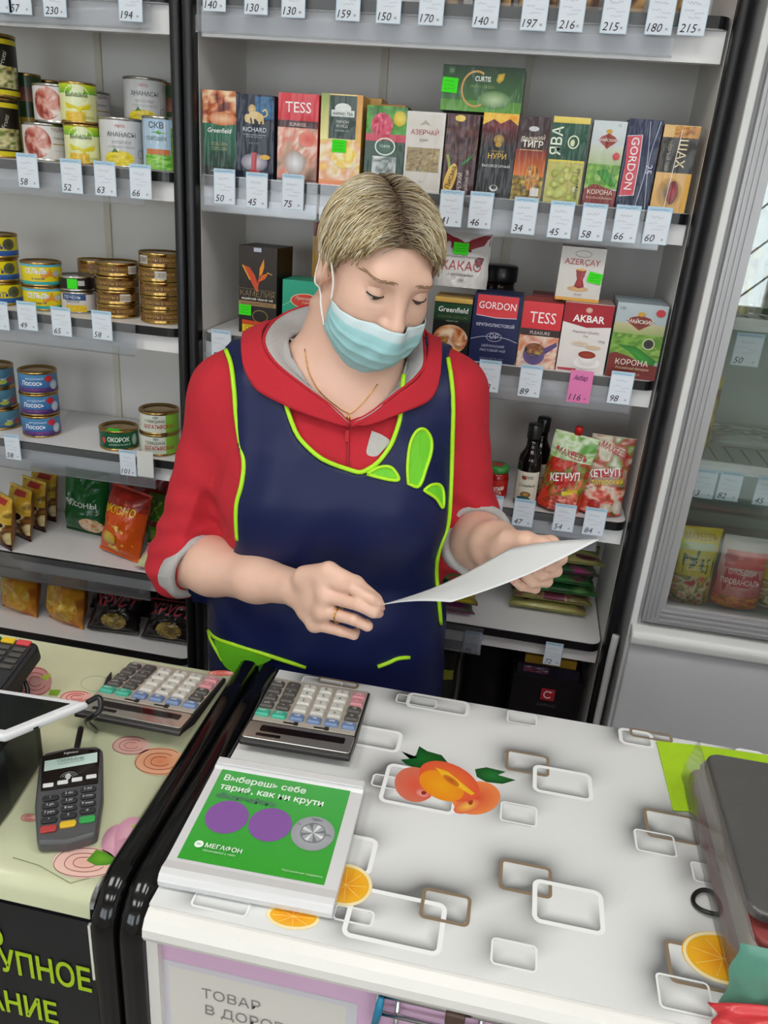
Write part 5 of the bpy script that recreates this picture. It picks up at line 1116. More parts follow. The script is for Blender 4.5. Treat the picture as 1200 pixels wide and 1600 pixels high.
# bottom shelf: dark cartons
def a_logo(A, w, h): A.rect(0, 0, w, h, '121012', '161416'); A.rect(w*.43, h*.80, w*.63, h*.91, 'a82430'); A.ring(w*.53, h*.853, w*.055, h*.03, .0025, 'e8dcd8', 20, 40, 320); A.line([(w*.49, h*.885), (w*.59, h*.885)], .002, 'e8dcd8'); A.text('AHMAD', w*.53, h*.74, h*.032, '5a5452', maxw=w*.3)
o, w, h = carton('large black carton with a red logo on the bottom shelf', 795, 903, 1100, 1052, 5, a_logo, '141214', yf=1.49, depth=.14, group='cartons on the bottom shelf', cat='carton', name='carton', mat_='pcarton', h=.27, z=.3603)
z5 = o.location.z+h+.0004
def a_dk(A, w, h): A.rect(0, 0, w, h, '1a1826', '201c2c'); A.pic(w*.1, h*.2, w*.5, h*.8, ['1a1826', '8a3a44', '3a4a6a', 'c8c8d0'], 3, 5)
o, w, h = carton('dark blue flat carton on the black carton', 806, 902, 1060, 1045, 5, a_dk, '181622', yf=1.50, depth=.12, group='cartons on the bottom shelf', cat='carton', name='carton', mat_='pcarton', h=.024, z=z5)
carton('yellow flat carton on top of the bottom shelf cartons', 818, 898, 1045, 1030, 5, lambda A, w, h: A.rect(0, 0, w, h, 'b8922a', 'c09a30'), 'a8842a', yf=1.505, depth=.11, group='cartons on the bottom shelf', cat='carton', name='carton', mat_='pcarton', h=.02, z=z5+h+.0004)
pouch('black refuse sack roll pack on the bottom shelf', 752, 1095, .12, .32, .08, None, '141416', y=1.57, shelf=5, z=.361, tilt=3, name='black_pack', cat='pack', seed=3)
pouch('dark pack with yellow stripe on the bottom shelf beside the apron', 680, 1090, .09, .30, .07, lambda A, w, h: (A.rect(0, 0, w, h, '26281e', '1e201c', 8, 8), A.rect(w*.1, h*.62, w*.9, h*.7, '8a8a2c', None, 8, 3)), '20221c', y=1.55, shelf=5, z=.361, tilt=3, name='dark_pack', cat='pack', seed=5)
# ================================================================== tins on the upper left shelf
def a_veg(A, r, h): wrap(A, r, h, '14120e', '1a1610'); bandw(A, r, h*.04, h*.12, 'd8c81c'); bandw(A, r, h*.84, h*.92, 'd8c81c'); A.pic(-r*.9, h*.15, r*1.2, h*.5, ['c8b868', '3a3a1c', 'e0d8a0', '6a7a2c'], 5, 4); A.text('Frutti', r*.5, h*.6, h*.08, 'c8c4b4', rot=1.2, maxw=h*.3)
def a_olive(A, r, h): wrap(A, r, h, '1c2c1a', '2c4a26'); bandw(A, r, h*.68, h*.84, '8a5a4a', '6a3a34'); bandw(A, r, h*.06, h*.10, 'c8b81c'); A.pic(-r, h*.12, r, h*.5, ['6a6a24', 'b89a2c', '2a2a14'], 4, 4)
def a_meat(A, r, h): wrap(A, r, h, 'd6d2d0', 'dcd9d8'); A.pic(-r*1.15, h*.08, r*.2, h*.92, ['8a2c24', 'b85a4a', 'd8a898', 'c06a58', 'e8dcd8'], 6, 4, 14, 14, 0, True); A.text('ТУШЁНКА', r*.62, h*.8, h*.09, '7a3a3a', maxw=r*.8); bandw(A, r, h*.46, h*.49, 'b89a4a', None, r*.25, r*1.2); A.text('говяжья', r*.6, h*.6, h*.07, '6a5a5a', maxw=r*.7); A.scrib(r*.3, h*.3, r*.7, h*.02, '9a9090', 3)
def a_corn(A, r, h): wrap(A, r, h, 'dfe09a', 'e8e8b8'); bandw(A, r, h*.72, h*.95, '5fae2c', 'c8d81c'); A.ell(-r*.1, h*.68, r*.72, h*.26, 'e6ecc8', 'dfe6b4'); A.text('Bonduelle', -r*.1, h*.64, h*.11, '2a5a2c', maxw=r*1.2, bold=.01); A.fill([(-r*.8, h*.5), (0, h*.38), (r*.7, h*.5), (r*.6, h*.36), (0, h*.25), (-r*.7, h*.36)], 'e0d01c', 'd8c818'); A.pic(-r*.8, h*.06, r*.3, h*.28, ['d8a01c', 'e8c83a', 'c88a14'], 4, 6); A.text('КУКУРУЗА', r*.5, h*.12, h*.07, '8a9a4a', maxw=r*.7)
def a_pine(A, r, h): wrap(A, r, h, 'c9c9ca', 'd3d3d4'); A.text('лето', -r*.1, h*.80, h*.07, 'c0504a'); A.text('АНАНАСЫ', -r*.05, h*.62, h*.09, '5a5a60', maxw=r*1.5, bold=.01); A.text('КУСОЧКИ', -r*.05, h*.48, h*.06, '8a8a8c', maxw=r*1.2); A.text('в лёгком сиропе', -r*.05, h*.4, h*.05, '9a9a9c', maxw=r*1.3); A.pic(-r*.85, h*.04, r*.5, h*.34, ['d8c01c', 'f0dc4a', 'e0cc2c', 'c8b018'], 5, 5, 12, 10, 0, True); A.fill([(-r*.5, h*.3), (-r*.35, h*.4), (-r*.2, h*.3)], '3a6a2c'); A.ring(r*.85, h*.3, r*.15, h*.09, .001, '6a6a6c')
def a_peas(A, r, h): wrap(A, r, h, 'b4cadc', 'a8c4dc'); A.rect(-r*1.0, h*.5, r*.55, h*.9, 'd4dce0'); A.text('СКВ', -r*.3, h*.78, h*.11, '3a4a54', maxw=r*.9, bold=.012); A.fill([(-r*.7, h*.7), (-r*.2, h*.74), (r*.3, h*.7), (-r*.2, h*.67)], '5aa03a'); A.rect(-r*.9, h*.3, r*.4, h*.40, 'c87a4a'); A.pic(-r*1.0, h*.02, r*.9, h*.3, ['3a8a2c', '6ab83a', 'a8d86a', '4a9a34'], 4, 7); A.pic(r*.45, h*.1, r*1.0, h*.8, ['5a9a2c', '86c04a', '4a8a24'], 6, 5); A.text('ГОРОШЕК', -r*.3, h*.56, h*.07, '4a6a4a', maxw=r*1.1)
GT = 'tins on the upper tin shelf'
z1 = SHELF[1]+.0003; hc = .066
can('large black tin with cauliflower picture at the far end of the shelf', -2, 240, 1, .043, .104, a_veg, y=1.51, group=GT); 
can('large black tin with yellow bands stacked on its twin', -6, 150, 1, .043, .104, a_veg, y=1.512, z=z1+.1046, group=GT)
for k, (px, hh, y) in enumerate(((48, .155, 1.60), (83, .15, 1.655), (116, .143, 1.66))):
    can('tall dark olive tin %s' % ('standing behind the meat tins', 'next to the back panel', 'second along the back panel')[k], px, 200, 1, .027, hh, a_olive, y=y, group=GT)
xm = PY(70, 245, 1.505)[0]
can('white tin with red meat picture on the shelf board beside the corn tins', 0, 0, 1, .042, hc, a_meat, y=1.515, x=xm, group=GT, metal='steel')
can('white meat tin on top of another white meat tin', 0, 0, 1, .042, hc, a_meat, y=1.525, x=xm+.022, z=z1+hc+.0005, group=GT, metal='steel')
xm2 = PY(138, 215, 1.60)[0]
can('white meat tin standing behind the corn tins', 0, 0, 1, .042, hc, a_meat, y=1.612, x=xm2-.005, group=GT, metal='steel')
can('white meat tin stacked behind the upper corn tin', 0, 0, 1, .042, hc, a_meat, y=1.612, x=xm2-.002, z=z1+hc+.0005, group=GT, metal='steel')
xc = PY(128, 248, 1.485)[0]
can('yellow and green sweetcorn tin on the shelf board', 0, 0, 1, .0325, .068, a_corn, y=1.492, x=xc, group=GT)
can('yellow and green sweetcorn tin on top of its twin', 0, 0, 1, .0325, .068, a_corn, y=1.494, x=xc-.004, z=z1+.0685, group=GT)
xp = PY(189, 252, 1.495)[0]
can('silver pineapple tin on the shelf board', 0, 0, 1, .041, .084, a_pine, y=1.505, x=xp, group=GT, metal='steel')
xp2 = PY(222, 200, 1.59)[0]
can('silver pineapple tin hidden behind the pea tin', 0, 0, 1, .041, .075, a_pine, y=1.6, x=xp2+.012, group=GT, metal='steel')
can('silver pineapple tin raised on top of another tin', 0, 0, 1, .041, .084, a_pine, y=1.597, x=xp2+.006, z=z1+.0755, group=GT, metal='steel')
xg = PY(252, 258, 1.485)[0]
can('light blue tin of green peas by the black posts', 0, 0, 1, .0345, .09, a_peas, y=1.492, x=xg, group=GT, metal='steel')
can('dark green tin standing behind the pea tin by the black posts', 282, 215, 1, .026, .155, a_olive, y=1.62, group=GT)

# ------------------------------------------------------------------ fish tins
def a_sprat(A, r, h): wrap(A, r, h, 'dcca14', 'e6d61c'); bandw(A, r, h*.12, h*.34, '2a4a9a', '3a6ab0'); A.text('ШПРОТЫ', -r*.2, h*.38, h*.22, '2a3a8a', maxw=r*1.2, bold=.01); A.ell(r*.62, h*.6, r*.3, h*.24, '3a4a3a', '6a6a4a'); A.ell(-r*.3, h*.7, r*.12, h*.1, 'e8d8d0')
def a_herr(A, r, h): wrap(A, r, h, 'e0c81c', 'e6d420'); bandw(A, r, h*.06, h*.22, '2a9a9a', '3aa8a8'); bandw(A, r, h*.82, h*.95, '5ab0c8', '6ac0d4'); A.fill([(r*.0, h*.3), (r*.7, h*.35), (r*.9, h*.6), (r*.4, h*.78), (-r*.1, h*.6)], 'e08a2c', 'd8a030'); A.text('СЕЛЬДЬ', -r*.3, h*.55, h*.2, 'e6f0f8', maxw=r*1.1, bold=.02); A.text('в масле', -r*.2, h*.3, h*.1, '2a3a7a', maxw=r*.6); A.ell(r*.75, h*.55, r*.22, h*.12, 'b0b8b0')
def a_blk(A, r, h): wrap(A, r, h, '1a1618', '221c1e')
def a_wht(A, r, h): wrap(A, r, h, 'ccc6c4', 'd4cecc'); bandw(A, r, h*.62, h*.92, '2a4a7a', '3a5a8a', -r*1.1, r*.4); A.text('ПЕЧЕНЬ', -r*.4, h*.68, h*.16, 'd8dce8', maxw=r); A.text('ТРЕСКИ', -r*.4, h*.5, h*.12, '3a3a4a', maxw=r*.8); A.pic(-r*.8, h*.08, r*.4, h*.4, ['e8c820', 'd8b01c', 'f0dc5a'], 4, 4)
def a_gold(A, r, h): wrap(A, r, h, '5a3a1c', '7a5428', .007, h-.007); A.text('ШПРОТЫ В МАСЛЕ', -r*.1, h*.42, h*.2, 'c8a860', maxw=r*1.7); A.scrib(-r*.9, h*.3, r*1.8, h*.06, 'c0a05a', 3, .0006)
def a_goldbar(q):
    def f(A, r, h):
        a_gold(A, r, h); A.rect(r*q-.011, h*.22, r*q+.011, h*.78, 'd8d4cc'); 
        for k in range(8): A.line([(r*q-.009+k*.0025, h*.3), (r*q-.009+k*.0025, h*.7)], .0009, '4a4440')
    return f
GF = 'fish tins on the middle tin shelf'; z2 = SHELF[2]+.0003
WORD = {2: ['bottom', 'top'], 3: ['bottom', 'middle', 'top'], 4: ['bottom', 'second', 'third', 'top'], 5: ['bottom', 'second', 'third', 'fourth', 'top']}
def stack(n, x, y, r, h, arts, txt, grp, z0, metal='gold', jit=.0015, seed=1, gap=.0004):
    rr = random.Random(seed)
    for k in range(n):
        art = arts[k] if isinstance(arts, list) else arts
        can('%s tin of %s' % (WORD[n][k], txt), 0, 0, 0, r, h, art, y=y+rr.uniform(-jit, jit), x=x+rr.uniform(-jit, jit), z=z0+k*(h+gap), group=grp, metal=metal)
yv = 1.52
stack(3, PY(2, 478, yv)[0], yv, .0435, .046, a_sprat, 'the stack of yellow fish tins with blue lettering', GF, z2, seed=2)
stack(2, PY(70, 480, 1.515)[0], 1.515, .0395, .047, a_herr, 'the stack of yellow herring tins with teal band', GF, z2, seed=3)
xb = PY(125, 488, 1.525)[0]
can('white and blue fish tin under the black one', 0, 0, 0, .0345, .042, a_wht, y=1.525, x=xb, z=z2, group=GF, metal='steel')
o = can('small black tin with green price sticker on a white tin', 0, 0, 0, .0345, .030, a_blk, y=1.527, x=xb-.003, z=z2+.0424, group=GF, metal='steel')
A = Art(); A.rect(-.020, .006, .000, .025, '3de21c'); A.rect(.001, .012, .014, .022, 'b8b8b4'); A.build('price_sticker', lambda u, v, oo: np.stack([(.0345+oo)*np.sin(u/.0345+.55), -(.0345+oo)*np.cos(u/.0345+.55), v], 1), MT['pmatte'], o)
stack(2, PY(150, 478, 1.60)[0], 1.605, .0345, .048, a_gold, 'the golden stack hidden behind the black tin', GF, z2, seed=8)
stack(4, PY(187, 498, 1.525)[0], 1.525, .0425, .0265, [a_gold, a_goldbar(.35), a_gold, a_goldbar(.75)], 'the shorter stack of flat golden sprat tins', GF, z2, seed=4)
stack(5, PY(254, 505, 1.515)[0], 1.515, .0425, .0265, [a_gold, a_gold, a_gold, a_goldbar(.0), a_goldbar(-.9)], 'the taller stack of flat golden sprat tins by the black posts', GF, z2, seed=5)
# third shelf
def a_blue(A, r, h): wrap(A, r, h, '2c5a9a', '4a8ab8'); bandw(A, r, h*.06, h*.3, '3a2a6a', '5a3a7a'); A.text('Лосось', -r*.35, h*.42, h*.2, 'f0f2f8', maxw=r*1.1, bold=.02); A.text('натуральный', -r*.2, h*.68, h*.1, 'd8e4f0', maxw=r*.9); A.ell(r*.55, h*.7, r*.22, h*.15, 'c8303c'); A.ell(r*.85, h*.4, r*.25, h*.22, 'd8d8dc', 'a8b8c8'); A.text('в собственном соку', -r*.2, h*.2, h*.09, 'b05a9a', maxw=r*1.1)
def a_blue2(A, r, h): wrap(A, r, h, '2a4a6a', '5a8aa0'); A.fill([(-r*.2, h*.2), (r*.6, h*.3), (r*.9, h*.6), (r*.3, h*.5)], 'c8d0c8', '8aa0a8'); A.ell(r*.4, h*.3, r*.25, h*.1, 'a8b04a'); A.ell(r*.9, h*.35, r*.2, h*.15, 'a84a4a')
def a_ham(A, r, h): wrap(A, r, h, '0f4a30', '145a3a'); A.text('ОКОРОК', -r*.05, h*.46, h*.22, 'e8f0e4', maxw=r*1.15, bold=.02); A.text('деликатесный', -r*.0, h*.28, h*.11, 'a8c8b0', maxw=r*1.2); A.ell(r*.85, h*.5, r*.18, h*.28, 'b8ccb8', '8aa890'); A.ell(-r*.85, h*.5, r*.12, h*.15, 'c8503c')
def a_bogat(A, r, h): wrap(A, r, h, 'd0d4c4', 'd8dcd0'); bandw(A, r, h*.1, h*.9, '7ab02c', '8ac03a', r*.3, r*1.2); A.text('ГОВЯДИНА', -r*.25, h*.56, h*.13, '3a3a34', maxw=r*1.0); A.text('БОГАТЫРСКАЯ', -r*.05, h*.30, h*.18, 'b83a2c', maxw=r*1.5, bold=.012); A.ell(-r*.2, h*.8, r*.15, h*.06, '9aa0a0')
z3 = SHELF[3]+.0003; GS = 'tins on the lower tin shelf'
stack(3, PY(-2, 665, 1.525)[0], 1.53, .042, .0465, a_blue2, 'the grey blue fish stack at the far end', GS, z3, seed=6, jit=.003)
stack(3, PY(66, 677, 1.515)[0], 1.52, .040, .0475, a_blue, 'the blue and purple salmon stack', GS, z3, seed=7, jit=.003)
o = can('dark green ham tin with green price sticker on its lid', 187, 694, 3, .041, .044, a_ham, y=1.505, group=GS)
mk('price_sticker', [(-.012, -.034, .0425), (.016, -.034, .0425), (.016, -.018, .0425), (-.012, -.018, .0425)], [(0, 1, 2, 3)], mat('neon_sticker', '3de21c', .6), o)
stack(2, PY(250, 703, 1.505)[0], 1.507, .042, .047, a_bogat, 'the white and green beef stack', GS, z3, seed=9)

# ------------------------------------------------------------------ snack bags
GB = 'snack bags on the low shelves'
def a_snk(A, w, h): A.rect(0, 0, w, h, '3a1a10', 'b08a34', 10, 10); A.pic(0, h*.12, w, h*.5, ['c8a84a', 'e8d8a0', '5a2c14', '8a5a24'], 5, 4); A.pic(0, h*.5, w, h, ['c89a24', 'd8b84a', '6a3a14'], 3, 3); A.rect(w*.4, h*.85, w*.85, h*.95, 'a82c24'); A.rect(0, 0, w, h*.12, '3a140e'); A.ell(w*.55, h*.47, w*.3, h*.07, '2a120c')
for k, (px, py, y) in enumerate(((5, 858, 1.475), (32, 838, 1.528), (53, 825, 1.582), (68, 805, 1.64))):
    pouch('%s gold and brown snack sachet in the row on the snack shelf' % ('first', 'second', 'third', 'last')[k], px, py, .085, .125, .04, a_snk, '8a5a24', y=y, shelf=4, tilt=8, rzd=-28+k*5, group=GB, name='snack_sachet', cat='snack bag', seed=k+2, flatbot=False, crimp=.05)
def a_chips(A, w, h): A.rect(0, 0, w, h, '0c4a1c', '0f5a24', 10, 10); A.text('ЧИПСОНЫ', w*.5, h*.46, h*.075, 'd8dcd4', bold=.02, rot=-.1, maxw=w*.74); A.pic(w*.5, h*.06, w*.95, h*.3, ['c87a3a', 'e8d8c0', 'd8a05a', '2a7a3a'], 3, 4, 8, 8, 0, True); [A.scrib(w*.1, h*(.1+.03*k), w*.25, .001, '7aa880', k) for k in range(5)]
pouch('bright green crisps bag standing at the back of the snack shelf', 137, 825, .125, .170, .075, a_chips, '0f5a24', y=1.60, shelf=4, tilt=6, rzd=-8, group=GB, name='crisps_bag', cat='crisps bag', seed=12, flatbot=False)
def a_fries(A, w, h): A.rect(0, 0, w, h, 'd85a14', 'b83a14', 10, 12); A.pic(0, h*.72, w, h, ['8a1c14', 'a82a1c', '6a140e'], 3, 3); A.text('ВКУСНО', w*.5, h*.64, h*.11, 'd8b81c', bold=.02, maxw=w*.74, rot=.05); A.line([(w*.1, h*.60), (w*.9, h*.62)], .004, '3a5a1c')
def a_fries2(A, w, h):
    a_fries(A, w, h); r = random.Random(2)
    for k in range(12): a = r.uniform(-.3, 1.6); A.line([(w*(.35+.02*k), h*.12), (w*(.35+.02*k)+w*.36*math.cos(a), h*.18+h*.30*math.sin(a))], .005, r.choice(['e0b83a', 'd8a428', 'ecd070']))
    A.ell(w*.4, h*.28, w*.2, h*.10, 'd8c050', 'c89a2c')
pouch('orange snack bag with potato sticks leaning on the snack shelf', 186, 857, .116, .160, .07, a_fries2, 'd05014', y=1.505, shelf=4, tilt=16, rzd=-14, roll=4, group=GB, name='crisps_bag', cat='crisps bag', seed=14, flatbot=False)
pouch('dark red snack bag standing behind the orange bag', 228, 800, .12, .16, .05, lambda A, w, h: (A.rect(0, 0, w, h, '6a1410', '8a1c18', 10, 10), A.text('КУХНЯ', w*.5, h*.85, h*.09, 'c8a060', maxw=w*.7)), '7a1814', y=1.65, shelf=4, tilt=8, rzd=-5, group=GB, name='crisps_bag', cat='crisps bag', seed=15, flatbot=False)
pouch('green and brown snack bag next to the red sleeve', 254, 830, .09, .13, .045, lambda A, w, h: (A.rect(0, 0, w, h, '3a9a1c', '4a6a24', 10, 10), A.rect(0, h*.42, w, h*.52, '7a2018', None, 8, 2), A.text('К', w*.35, h*.62, h*.26, '8ab04a', bold=.03), A.pic(w*.2, h*.1, w*.8, h*.36, ['c8803a', '5aa82c', 'd8b060'], 3, 3)), '3a7a1c', y=1.578, shelf=4, tilt=10, rzd=-6, group=GB, name='crisps_bag', cat='crisps bag', seed=16, flatbot=False)
pouch('pink and cream snack bag lying on the snack shelf', 0, 0, .115, .085, .030, lambda A, w, h: (A.rect(0, 0, w, h, 'd8d0a8', 'd890b0', 10, 10), A.ell(w*.5, h*.62, w*.26, h*.2, 'a84a34', 'c87a5a'), A.ell(w*.5, h*.62, w*.13, h*.1, 'e0a8b8'), A.pic(0, 0, w, h*.35, ['d8d8a8', 'c8d09a', 'e8e4c8'], 3, 3)), 'd088a8', x=PY(252, 880, 1.47)[0], y=1.462, z=SHELF[4]+.0005, lie=rz(.1)@rx(math.radians(-76)), group=GB, name='crisps_bag', cat='crisps bag', seed=17, flatbot=False)
def a_orchip(A, w, h): A.pic(0, 0, w, h, ['a8501c', 'c87a24', 'd89a2c', 'b0641c'], 5, 3, 14, 14); A.pic(w*.05, h*.3, w*.5, h*.75, ['c89a2c', 'e0c05a', 'a87a1c'], 3, 4, 8, 8, 0, True); A.pic(w*.4, h*.1, w*.95, h*.6, ['d8b03a', 'c8902a', 'e8cc6a'], 7, 4, 8, 8, 0, True); A.rect(w*.3, h*.84, w*.7, h*.94, '4a2a5a'); A.fill([(w*.05, h*.7), (w*.2, h*.85), (w*.25, h*.72), (w*.1, h*.6)], 'd8b8a8')
pouch('amber crisps bag on the bottom shelf at the far end', 35, 985, .115, .155, .075, a_orchip, 'b86a20', y=1.53, shelf=5, tilt=10, rzd=-14, group=GB, name='crisps_bag', cat='crisps bag', seed=21, flatbot=False)
pouch('amber crisps bag with purple label on the bottom shelf', 106, 998, .115, .155, .075, a_orchip, 'b86a20', y=1.515, shelf=5, tilt=10, rzd=-16, group=GB, name='crisps_bag', cat='crisps bag', seed=23, flatbot=False)
def a_xp(A, w, h): A.rect(0, 0, w, h, '140c0e', '1a1012', 10, 10); A.pic(w*.3, h*.05, w*.8, h*.4, ['6a5a2c', 'a8904a', '1a1012'], 3, 4, 8, 8, 0, True); A.line([(0, h*.95), (w, h*.93)], .007, 'a82430'); A.text('ХРУСТ', w*.5, h*.55, h*.28, '4a4a50', bold=.05, shear=.2, maxw=w*.84); A.text('ХРУСТ', w*.5, h*.55, h*.28, 'c83a48', bold=.01, shear=.2, maxw=w*.8)
zz = SHELF[5]
for k, (px, py, y, rr) in enumerate(((178, 1018, 1.50, 4), (262, 1025, 1.50, 2), (180, 980, 1.60, 0), (258, 985, 1.60, 3))):
    pouch('black and red rusks bag %s' % ('with silver lettering in front on the bottom shelf', 'in front by the black posts on the bottom shelf', 'at the back of the bottom shelf', 'at the back by the black posts on the bottom shelf')[k], px, py, .13, .10 if k < 2 else .13, .065, a_xp, '160e10', y=y, z=SHELF[5]+(.003 if k < 2 else .001), tilt=42 if k < 2 else 25, rzd=rr, group=GB, name='rusks_bag', cat='snack bag', seed=31+k, flatbot=False)

# ------------------------------------------------------------------ fridge contents
def a_may1(A, w, h): A.rect(0, 0, w, h, 'c8b01c', 'd8c424', 10, 10); A.fill([(w*.02, h*.3), (w*.9, h*.32), (w*.95, h*.66), (w*.5, h*.74), (w*.02, h*.7)], '2a5a24', '3a6a2c', 3); A.rect(0, h*.70, w*.9, h*.8, 'b8c08a'); A.text('МАХЕЕВЪ', w*.5, h*.84, h*.09, 'b88a1c', maxw=w*.8, bold=.01); A.text('ПРОВАНСАЛЬ', w*.5, h*.60, h*.045, 'd0d4b8', maxw=w*.6); A.text('С ЛИМОННЫМ', w*.46, h*.52, h*.055, 'e8e4c0', maxw=w*.8, bold=.01); A.text('СОКОМ', w*.5, h*.44, h*.055, 'e8e4c0', maxw=w*.5, bold=.01); A.pic(0, 0, w*.9, h*.36, ['c8482c', 'd8a02c', '3a6a24', 'e0c8a0', 'a83420'], 5, 4)
def a_may2(A, w, h): A.rect(0, 0, w, h, 'c03a20', 'c8c4b8', 10, 10); A.pic(w*.1, h*.55, w, h*.8, ['d8503a', 'c83a2c', 'e07a5a'], 3, 3); A.fill([(0, h*.12), (w, h*.12), (w, h*.56), (w*.5, h*.58), (0, h*.6)], 'c0301c', 'b82818', 3); A.text('СЛОБОДА', w*.5, h*.47, h*.08, 'e8d8cc', maxw=w*.6); A.text('ПРОВАНСАЛЬ', w*.5, h*.33, h*.075, 'f4ece4', maxw=w*.84, bold=.006); A.text('майонез', w*.5, h*.26, h*.04, 'd89080', maxw=w*.5); A.ell(w*.2, h*.7, w*.14, h*.07, 'a8242c'); A.pic(0, 0, w, h*.16, ['d8702c', 'e0a83a', 'c83a2c', '6a8a2c'], 3, 5)
zf = .8806
pouch('green and yellow mayonnaise pouch behind the fridge glass', 1082, 898, .078, .150, .045, a_may1, 'c8b01c', y=1.47, z=zf, tilt=4, rzd=6, group='sauce pouches in the fridge', name='mayonnaise_pouch', seed=41)
pouch('red and white mayonnaise pouch behind the fridge glass', 1158, 893, .088, .140, .045, a_may2, 'b83020', y=1.478, z=zf, tilt=4, group='sauce pouches in the fridge', name='mayonnaise_pouch', seed=43)
pouch('yellow mayonnaise pouch at the back of the fridge floor', 1225, 900, .085, .15, .045, a_may1, 'c8a81c', y=1.50, z=zf, tilt=4, group='sauce pouches in the fridge', name='mayonnaise_pouch', seed=44)
def a_cheese(A, w, h): A.rect(0, 0, w, h, '9aa8a0', 'c8d0cc', 8, 8); A.pic(0, h*.2, w, h*.8, ['8a9a8a', 'd8dcd8', '5a7a5a', 'b8c4bc'], 5, 4)
pouch('clear vacuum packed pale cheese lying on the wire shelf of the fridge', 1150, 0, .14, .11, .03, a_cheese, 'a8b4ac', x=.44, y=1.50, z=1.1775, lie=rx(math.radians(-88)), group='food on the fridge shelves', name='cheese_pack', cat='food pack', seed=45, flatbot=False)
pouch('yellow food pack standing on the upper fridge shelf beside the frame', 0, 0, .06, .11, .04, lambda A, w, h: (A.pic(0, 0, w, h, ['8a8a24', 'b8a83a', '4a5a24', 'a85a3a'], 3, 4)), '9a9030', x=.345, y=1.50, z=1.4275, tilt=4, group='food on the fridge shelves', name='food_pack', cat='food pack', seed=46)
pouch('yellow food pack standing on the lower wire shelf beside the frame', 0, 0, .06, .13, .04, lambda A, w, h: (A.pic(0, 0, w, h, ['b8a020', 'c8b83a', '6a5a24', 'a85a3a'], 3, 4)), '9a9030', x=.342, y=1.53, z=1.1775, tilt=4, group='food on the fridge shelves', name='food_pack', cat='food pack', seed=47)
pouch('dark food pack on the upper fridge shelf', 0, 0, .10, .09, .05, lambda A, w, h: (A.pic(0, 0, w, h, ['2a3a2c', '5a6a4c', '8a9a8a'], 3, 4)), '3a4a3c', x=.44, y=1.52, z=1.4275, tilt=4, group='food on the fridge shelves', name='food_pack', cat='food pack', seed=48)

# ================================================================== price tags
def price_tag(px, pyb, txt, y=None, col='dde4ec', wtag=.040, htag=.058, label=None, place_='', rot=0, blank=False):
    y = YF-.0165 if y is None else y
    p = PY(px, pyb, y)
    o = G().box(-wtag/2, wtag/2, 0, .0006, 0, htag).obj('price_tag', mat('tag_card', col, .6, var=.01), None)
    o.location = (p[0], y-.0006, p[2]); o.rotation_euler.y = rot
    tag(o, label or ('%s price tag reading %s on %s' % ('white', txt, place_)), 'price tag', 'price tags')
    A = Art(); w = wtag; h = htag
    if not blank:
        pk = col != 'dde4ec'
        if not pk: A.line([(.0006, .0006), (w-.0006, .0006), (w-.0006, h-.0006), (.0006, h-.0006)], .0010, '9fc4da', True)
        if not pk: A.rect(.001, h*.88, w-.001, h-.001, 'b4d2e4'); A.scrib(w*.1, h*.93, w*.75, h*.04, '4a6a9a', int(px), .0007)
        sd = int(px*7+pyb)
        if pk: A.text('Акбар', w*.45, h*.70, h*.15, '4a1c5a', shear=.3, maxw=w*.6, bold=.012)
        else:
            A.scrib(w*.2, h*.72, w*.5, h*.07, '8a90a0', sd, .0005); A.scrib(w*.14, h*.56, w*.35, h*.05, '9aa0b0', sd+1, .0004); A.scrib(w*.5, h*.50, w*.35, h*.05, '9aa0b0', sd+2, .0004); A.scrib(w*.3, h*.40, w*.45, h*.05, '9aa0b0', sd+3, .0004)
        A.text(txt, w*.08, h*.07, h*.20, '2a2c34', 'l', shear=.22, maxw=w*.6); A.text('=', w*.74, h*.09, h*.10, '2a2c34', 'l')
        A.shift(-w/2, 0); A.build('tag_writing', flat, MT['pmatte'], o, base=.0002, eps=.00003)
    return o
T0 = 'the rail of the top shelf'
for px, pb, t in ((335, 18, '140'), (400, 23, '130'), (458, 28, '130'), (543, 33, '159'), (606, 37, '150'), (672, 40, '170'), (757, 44, '140'), (832, 48, '197'), (889, 50, '216'), (957, 53, '215'), (1027, 55, '180'), (1078, 56, '215')):
    price_tag(px, pb, t, place_=T0+' above the tea boxes')
for px, pb, t in ((2, 20, '65'), (33, 23, '57'), (87, 27, '230'), (205, 34, '194')): price_tag(px, pb, t, place_=T0+' above the tins', wtag=.043)
for px, pb, t in ((46, 293, '58'), (114, 302, '52'), (166, 306, '63'), (221, 311, '66')): price_tag(px, pb, t, place_='the rail under the upper row of tins', wtag=.042)
for px, pb, t in ((351, 319, '50'), (401, 325, '45'), (457, 328, '75'), (640, 350, '39'), (702, 354, '41'), (748, 357, '46'), (816, 366, '34'), (872, 372, '45'), (922, 376, '58'), (973, 379, '66'), (1021, 382, '60')): price_tag(px, pb, t, place_='the rail under the upper row of tea boxes')
for px, pb, t in ((1, 515, '52'), (45, 516, '49'), (98, 525, '65'), (161, 531, '58')): price_tag(px, pb, t, place_='the rail under the fish tins', wtag=.042, htag=.056)
for px, pb, t, c in ((346, 563, '85', 0), (697, 606, '72', 0), (761, 612, '128', 0), (825, 620, '89', 0), (902, 629, '116', 1), (965, 631, '98', 0)):
    price_tag(px, pb, t, col='e07ab0' if c else 'dde4ec', place_='the rail under the second row of tea boxes', label='pink price tag reading 116 under the white and dark red tea box' if c else None)
for px, pb, t in ((22, 718, '58'), (201, 743, '101')): price_tag(px, pb, t, place_='the rail under the lower tin shelf', wtag=.036, htag=.056)
price_tag(228, 745, '', wtag=.036, htag=.056, col='dcdcd8', blank=True, label='blank white tag on the rail under the beef tins')
